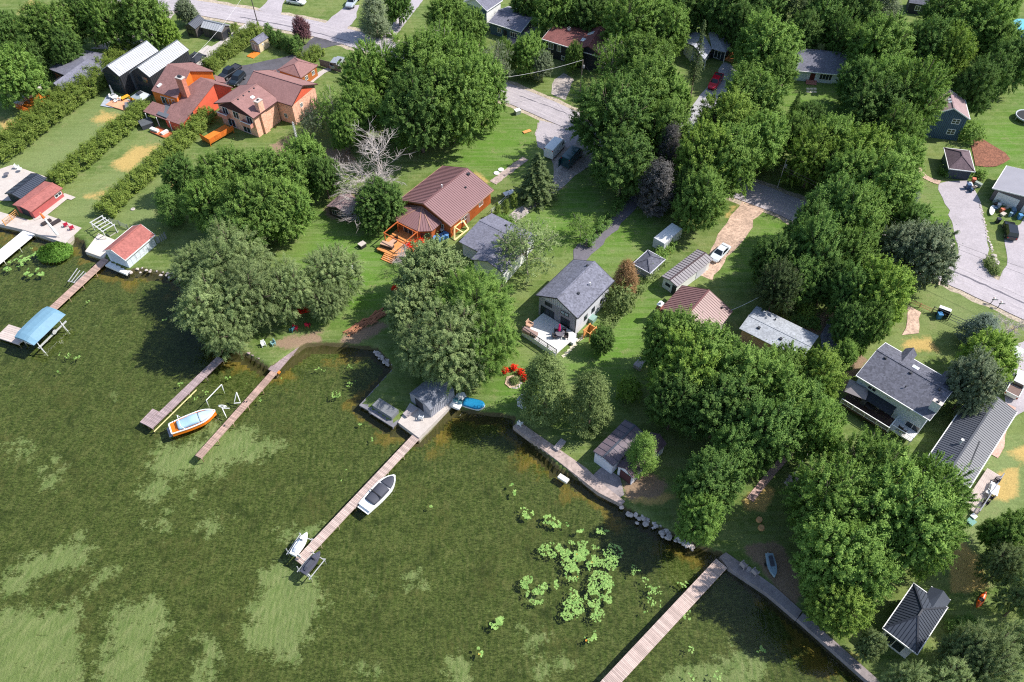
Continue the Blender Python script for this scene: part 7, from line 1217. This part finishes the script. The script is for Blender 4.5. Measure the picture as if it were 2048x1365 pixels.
# junk by the double garage
rj = random.Random(4); jc = [(px(200,190,180)),(px(60,90,120)),(px(150,160,150)),(px(210,120,90)),(px(90,80,76)),(px(230,230,230)),(px(120,150,170))]
for k in range(26):
    x, y = (rj.uniform(1988,2030), rj.uniform(404,432)) if k < 17 else (rj.uniform(1936,1955), rj.uniform(362,388)); y += (x-2005)*.18 if k < 17 else 0
    nmc = ('cream','navy','sage','terracotta','brown','white','pale blue')[k % 7]
    o = box_('junk_box', '%s discarded household item heaped %s' % (nmc, 'in front of the double garage' if k < 17 else 'beside the hip-roofed garage'), 'junk', x, y, rj.uniform(.4,1.3), rj.uniform(.2,.7), rj.uniform(.2,.9), M('junk %d' % (k % 7), jc[k % 7], .6, .15), ang=rj.uniform(0, 3)); o['group'] = 'junk heap by the double garage' if k < 17 else 'junk heap by the hip-roofed garage'
# pool and trampoline, satellite dish
p = W(2046,62); o = thing('swimming_pool', 'blue above-ground pool at the top right edge', 'pool', p); q = MB(); q.lathe(p, [(3.4,0),(3.4,1.2),(3.2,1.25)], 28); q.build('pool_wall', M('pool wall', px(70,110,160), .5), o); q = MB(); q.lathe(p+Vector((0,0,1.2)), [(3.15,0),(3.15,.06)], 28); q.build('pool_water', M('pool water', px(110,190,215), .1, .05, spec=.6), o)
p = W(2050,240); o = thing('trampoline', 'round trampoline with a grey rim cut by the right edge', 'trampoline', p); q = MB(); q.lathe(p+Vector((0,0,.85)), [(2.0,0),(2.0,.06)], 28); q.build('mat', M('trampoline mat', px(40,42,46), .7), o); q = MB(); q.tube([p+Vector((math.cos(a)*2.1, math.sin(a)*2.1, .9)) for a in np.linspace(0, 2*math.pi, 30)], .16, 6); q.build('rim', M('rim pad', px(190,195,200), .6), o)
for k in range(6): a = k*1.05; ubox('leg', alu, o, Fr(p+Vector((math.cos(a)*2.05, math.sin(a)*2.05, 0)), (1,0)), -.05,.05,-.05,.05,0,.85)
# ---------------------------------------------------------------- stones
def stone_mesh(seed, m):
    rs = np.random.RandomState(seed); d = fib(16, rs); me = bpy.data.meshes.new('stone'); import bmesh as bm_; b = bm_.new(); [b.verts.new(tuple(v*rs.uniform(.35, .55)*np.array([1,1,.7]))) for v in d]; bm_.ops.convex_hull(b, input=b.verts); b.to_mesh(me); b.free(); me.materials.append(m); return me
st_m = M('boulder', px(196,184,178), .9, .2, 2, .15, 6, rnd=.25); SM = [stone_mesh(i, st_m) for i in range(5)]
def stones(lbl, group, pts, n, sp, smin, smax, seed, z=LZ-.1, name='boulder'):
    rs = random.Random(seed); P = [W(x, y, z) for x, y in pts]
    for i in range(n):
        t = (i+rs.random())/n*(len(P)-1); k = min(int(t), len(P)-2); p = P[k].lerp(P[k+1], t-k)+Vector((rs.uniform(-sp,sp), rs.uniform(-sp,sp), 0)); o = bpy.data.objects.new(name, SM[rs.randrange(5)]); link(o); s = rs.uniform(smin, smax); o.location = p+Vector((0,0,s*.1)); o.scale = (s*rs.uniform(.8,1.3), s, s*rs.uniform(.7,1)); o.rotation_euler = (0,0,rs.uniform(0,6)); tag(o, lbl, 'stone', group)
stones('pale boulder of the rocky shore below the dark round tree', 'boulders of the rocky shore', [(1245,1010),(1300,1046),(1345,1068),(1392,1092)], 90, .9, .3, 1.0, 1, .3); stones('pale stone of the rubble shore beside the white boathouse', 'rubble beside the white boathouse', [(272,538),(300,528),(330,542),(368,556)], 90, 1.1, .3, .85, 2, .35)
stones('stone of the low edging row along the grass island', 'edging stones along the grass island', [(1958,402),(1966,436),(1975,476),(1985,505)], 46, .15, .35, .6, 3); stones('boulder of the heap at the tip of the grass island', 'boulders at the tip of the grass island', [(1978,510),(1986,520),(1984,528)], 14, .6, .6, 1.2, 4); stones('boulder at the grass corner of the wide drive', 'boulders at the corner of the wide drive', [(1906,490),(1908,500)], 6, .4, .5, 1.1, 5)
stones('edging stone round the red flower bed', 'edging stones of the red flower bed', [(1013,764),(1018,774),(1030,778),(1040,772),(1042,760)], 26, .15, .3, .5, 6); stones('stone in the rockery strip beside the picket rail', 'rockery beside the picket rail', [(1578,968),(1586,955)], 14, .5, .4, .8, 7); stones('boulder in the inlet shadow beside the grey walkway', 'boulders in the shaded inlet', [(748,703),(766,716),(780,733)], 26, .5, .35, .8, 8, .2); stones('pink rubble stone in the shrubbery below the willows grove', 'pink rubble below the grove', [(558,456),(568,462),(574,468)], 16, .8, .3, .8, 9)
# bark pile (logs), tree stumps
bk2 = M('split log', px(176,122,92), .9, .3, 2, rnd=.3); rs = random.Random(8); o = thing('log_pile', 'long heap of split brown branches on the shore lawn', 'log pile', W(735,640))
for i in range(60): p = W(rs.uniform(706,770), 0, LZ); t = rs.random(); x = 702+70*t+rs.uniform(-6,6); y = 660-38*t+rs.uniform(-7,7); p = W(x, y, LZ+rs.uniform(.05,.35)); a = rs.uniform(.3,1.2); d = Vector((math.cos(a), math.sin(a), rs.uniform(-.1,.1)))*rs.uniform(.6,1.5); q = MB(); q.tube([p-d, p+d], rs.uniform(.05,.12), 5); q.build('log', bk2, o)
for x, y, lb in ((1518,1041,'upper'),(1522,1057,'lower')): o = MB().lathe(W(x, y), [(.42,0),(.36,.35)], 14).build('tree_stump', M('fresh stump', px(222,170,120), .85, .1)); tag(o, 'fresh cut tree stump on the straw patch, %s one'%lb, 'stump')
# ---------------------------------------------------------------- flowers and lily pads
def flowers(label, pts, r, h, seed):
    for i, (x, y, lb) in enumerate(pts):
        rs_ = np.random.RandomState(seed+i); d = fib(40, rs_); d = d[d[:,2] > -.2]; P_ = d*np.array([r, r, h*.5])+np.array([0,0,h*.5]); C, N, T = sprays(P_, d, np.full(len(P_), .25), 14, rs_); me = leafmesh('bloom', C, N, .2, T); me.materials.append(FOL['red']); p = W(x, y); o = thing('red_flower_bush', label % lb, 'flowers', p); link(bpy.data.objects.new('bloom', me), o); q = MB(); q.tube([p, p+Vector((0,0,h*.6))], .05, 5); q.build('stem', FOL['dark'], o)
flowers('scarlet flowering bush at the pale stone bed, %s', [(1010,746,'leftmost'),(1028,740,'second from the left'),(1042,749,'third from the left'),(1050,760,'rightmost')], .36, 1.0, 1); flowers('scarlet flower clump under the silvery willow, %s', [(598,628,'left one'),(614,623,'middle one'),(626,617,'right one')], .45, .7, 11); flowers('scarlet flower clump beside the broad shore trees, %s', [(790,580,'left one'),(798,586,'lower one'),(812,569,'right one')], .4, .6, 21); flowers('scarlet flower tub on the honey deck, %s', [(818,501,'lower one'),(826,494,'middle one'),(842,491,'upper one')], .45, 1.4, 31)
flowers('scarlet blooms by the little hip-roofed shed, %s', [(1322,497,'left one'),(1332,506,'right one')], .4, .7, 41)
def lily(label, blobs, n, seed, name='lily_pads', size=.135, c='lily'):
    rs_ = np.random.RandomState(seed); B_ = [(W(x, y, .02), rx/ppm(x, y, 0), ry/ppm(x, y, 0)*1.25) for x, y, rx, ry in blobs]; wts = np.array([b[1]*b[2] for b in B_]); wts /= wts.sum(); q = MB()
    for i in range(n):
        c_, rx, ry = B_[rs_.choice(len(B_), p=wts)]; a = rs_.uniform(0, 6.28); rr = rs_.uniform(0, 1)**.5*1.12; p = c_+Vector((math.cos(a)*rr*rx, math.sin(a)*rr*ry, rs_.uniform(0,.03))); s = size*rs_.uniform(.6, 1.25); a0 = rs_.uniform(0, 6.28); tl = Vector((rs_.uniform(-.03,.03), rs_.uniform(-.03,.03), 0)); k0 = len(q.v)
        if vnoise(np.array([p.x]), np.array([p.y]), .75, 4)[0] < .40: continue
        q.v += [tuple(p+Vector((s*math.cos(a0+k*.95)*.9, s*math.sin(a0+k*.95), s*(tl.x*math.cos(a0+k*.95)+tl.y*math.sin(a0+k*.95))))) for k in range(6)]+[tuple(p)]; q.f.append(tuple(range(k0, k0+7))); q.m.append(rs_.choice([0,0,0,1,1,2], p=None) if rs_.rand() < .996 else 3)
    o = q.build(name, [LIL1, LIL2, LIL3, LIL4], kind='stuff'); o['label'] = label
LIL1 = M('lily pad green', px(126,160,80), .45, .12, 3, spec=.4); LIL2 = M('lily pad light', px(146,180,94), .45, .12, 3); LIL3 = M('lily pad dark', px(104,144,66), .5, .12, 3); LIL4 = M('lily pad orange', px(226,150,50), .5, .1)
lily('dense patch of green lily pads left of the wide bleached dock', [(1105,1100,26,12),(1140,1102,30,16),(1165,1100,30,14),(1185,1115,28,14),(1150,1125,26,16),(1145,1145,16,14),(1190,1130,16,12),(1225,1105,18,14),(1222,1125,14,12),(1200,1168,22,20),(1216,1165,10,12)], 1700, 1)
lily('heart-shaped patch of lily pads left of the large patch', [(1055,1166,14,10),(1080,1172,13,12),(1070,1188,16,16),(1078,1200,8,8)], 420, 2); lily('lower patch of lily pads below the large patch', [(1138,1195,18,14),(1185,1200,14,20),(1165,1215,18,14),(1140,1228,16,11),(1190,1228,18,12),(1117,1170,8,9),(1216,1198,8,7)], 860, 3)
lily('scattered lily pads near the wide bleached dock', [(1270,1140,10,8),(1288,1162,8,6),(1300,1180,10,8),(1318,1182,12,6),(1300,1205,8,8),(1318,1210,12,8),(1365,1165,10,8),(1296,1232,8,8),(1243,1153,6,5),(1178,1275,10,7),(1190,1266,4,4),(1375,1230,10,8),(1390,1300,12,7),(1380,1358,8,8),(1437,1355,8,9)], 230, 4)
lily('yellow-green lily pads beside the reed bed at the left dock', [(62,500,8,4),(55,512,14,4),(44,520,14,5),(24,526,10,4),(16,538,8,5),(38,530,10,4),(66,540,12,4),(72,552,14,5),(82,548,8,4),(52,547,6,3),(78,506,10,4),(88,520,10,3)], 300, 5, size=.22)
lily('sparse lily pads in the left bay', [(122,708,4,4),(135,712,5,5),(153,718,6,6),(117,745,6,3),(194,772,7,4),(154,588,4,3),(174,604,4,3),(362,770,8,5),(388,795,8,5),(410,785,8,4),(455,755,5,3),(497,765,6,4),(520,800,6,4),(676,966,8,6),(690,940,6,4),(640,740,10,5),(700,735,8,5),(705,770,10,8),(670,790,10,8),(560,755,5,4),(506,903,5,4),(330,640,5,4)], 210, 6)
lily('small pale lily pads in the central bay', [(1055,1028,10,8),(1098,1040,12,8),(1112,1050,8,8),(1160,1060,6,6),(1126,1050,10,4),(1205,1062,12,5),(1044,1018,6,4),(1022,970,4,4),(1030,985,3,4),(962,1300,6,9),(990,1245,12,10),(1000,1240,8,6),(860,1015,4,3),(770,865,5,5),(720,850,4,4),(745,880,5,4),(1186,1275,6,6),(1510,1130,4,4),(1520,1300,10,6)], 240, 7, size=.2)
# floating yellow rope and lane line
q = MB(); P = [W(308+(393-308)*t, 864-(864-780)*t, .04) for t in np.linspace(0, 1, 24)]; o = q.tube(P, .09, 6).build('float_rope', M('yellow float rope', px(214,200,140), .7, .2, 4)); tag(o, 'yellow floating rope alongside the grey T-shaped dock', 'rope')
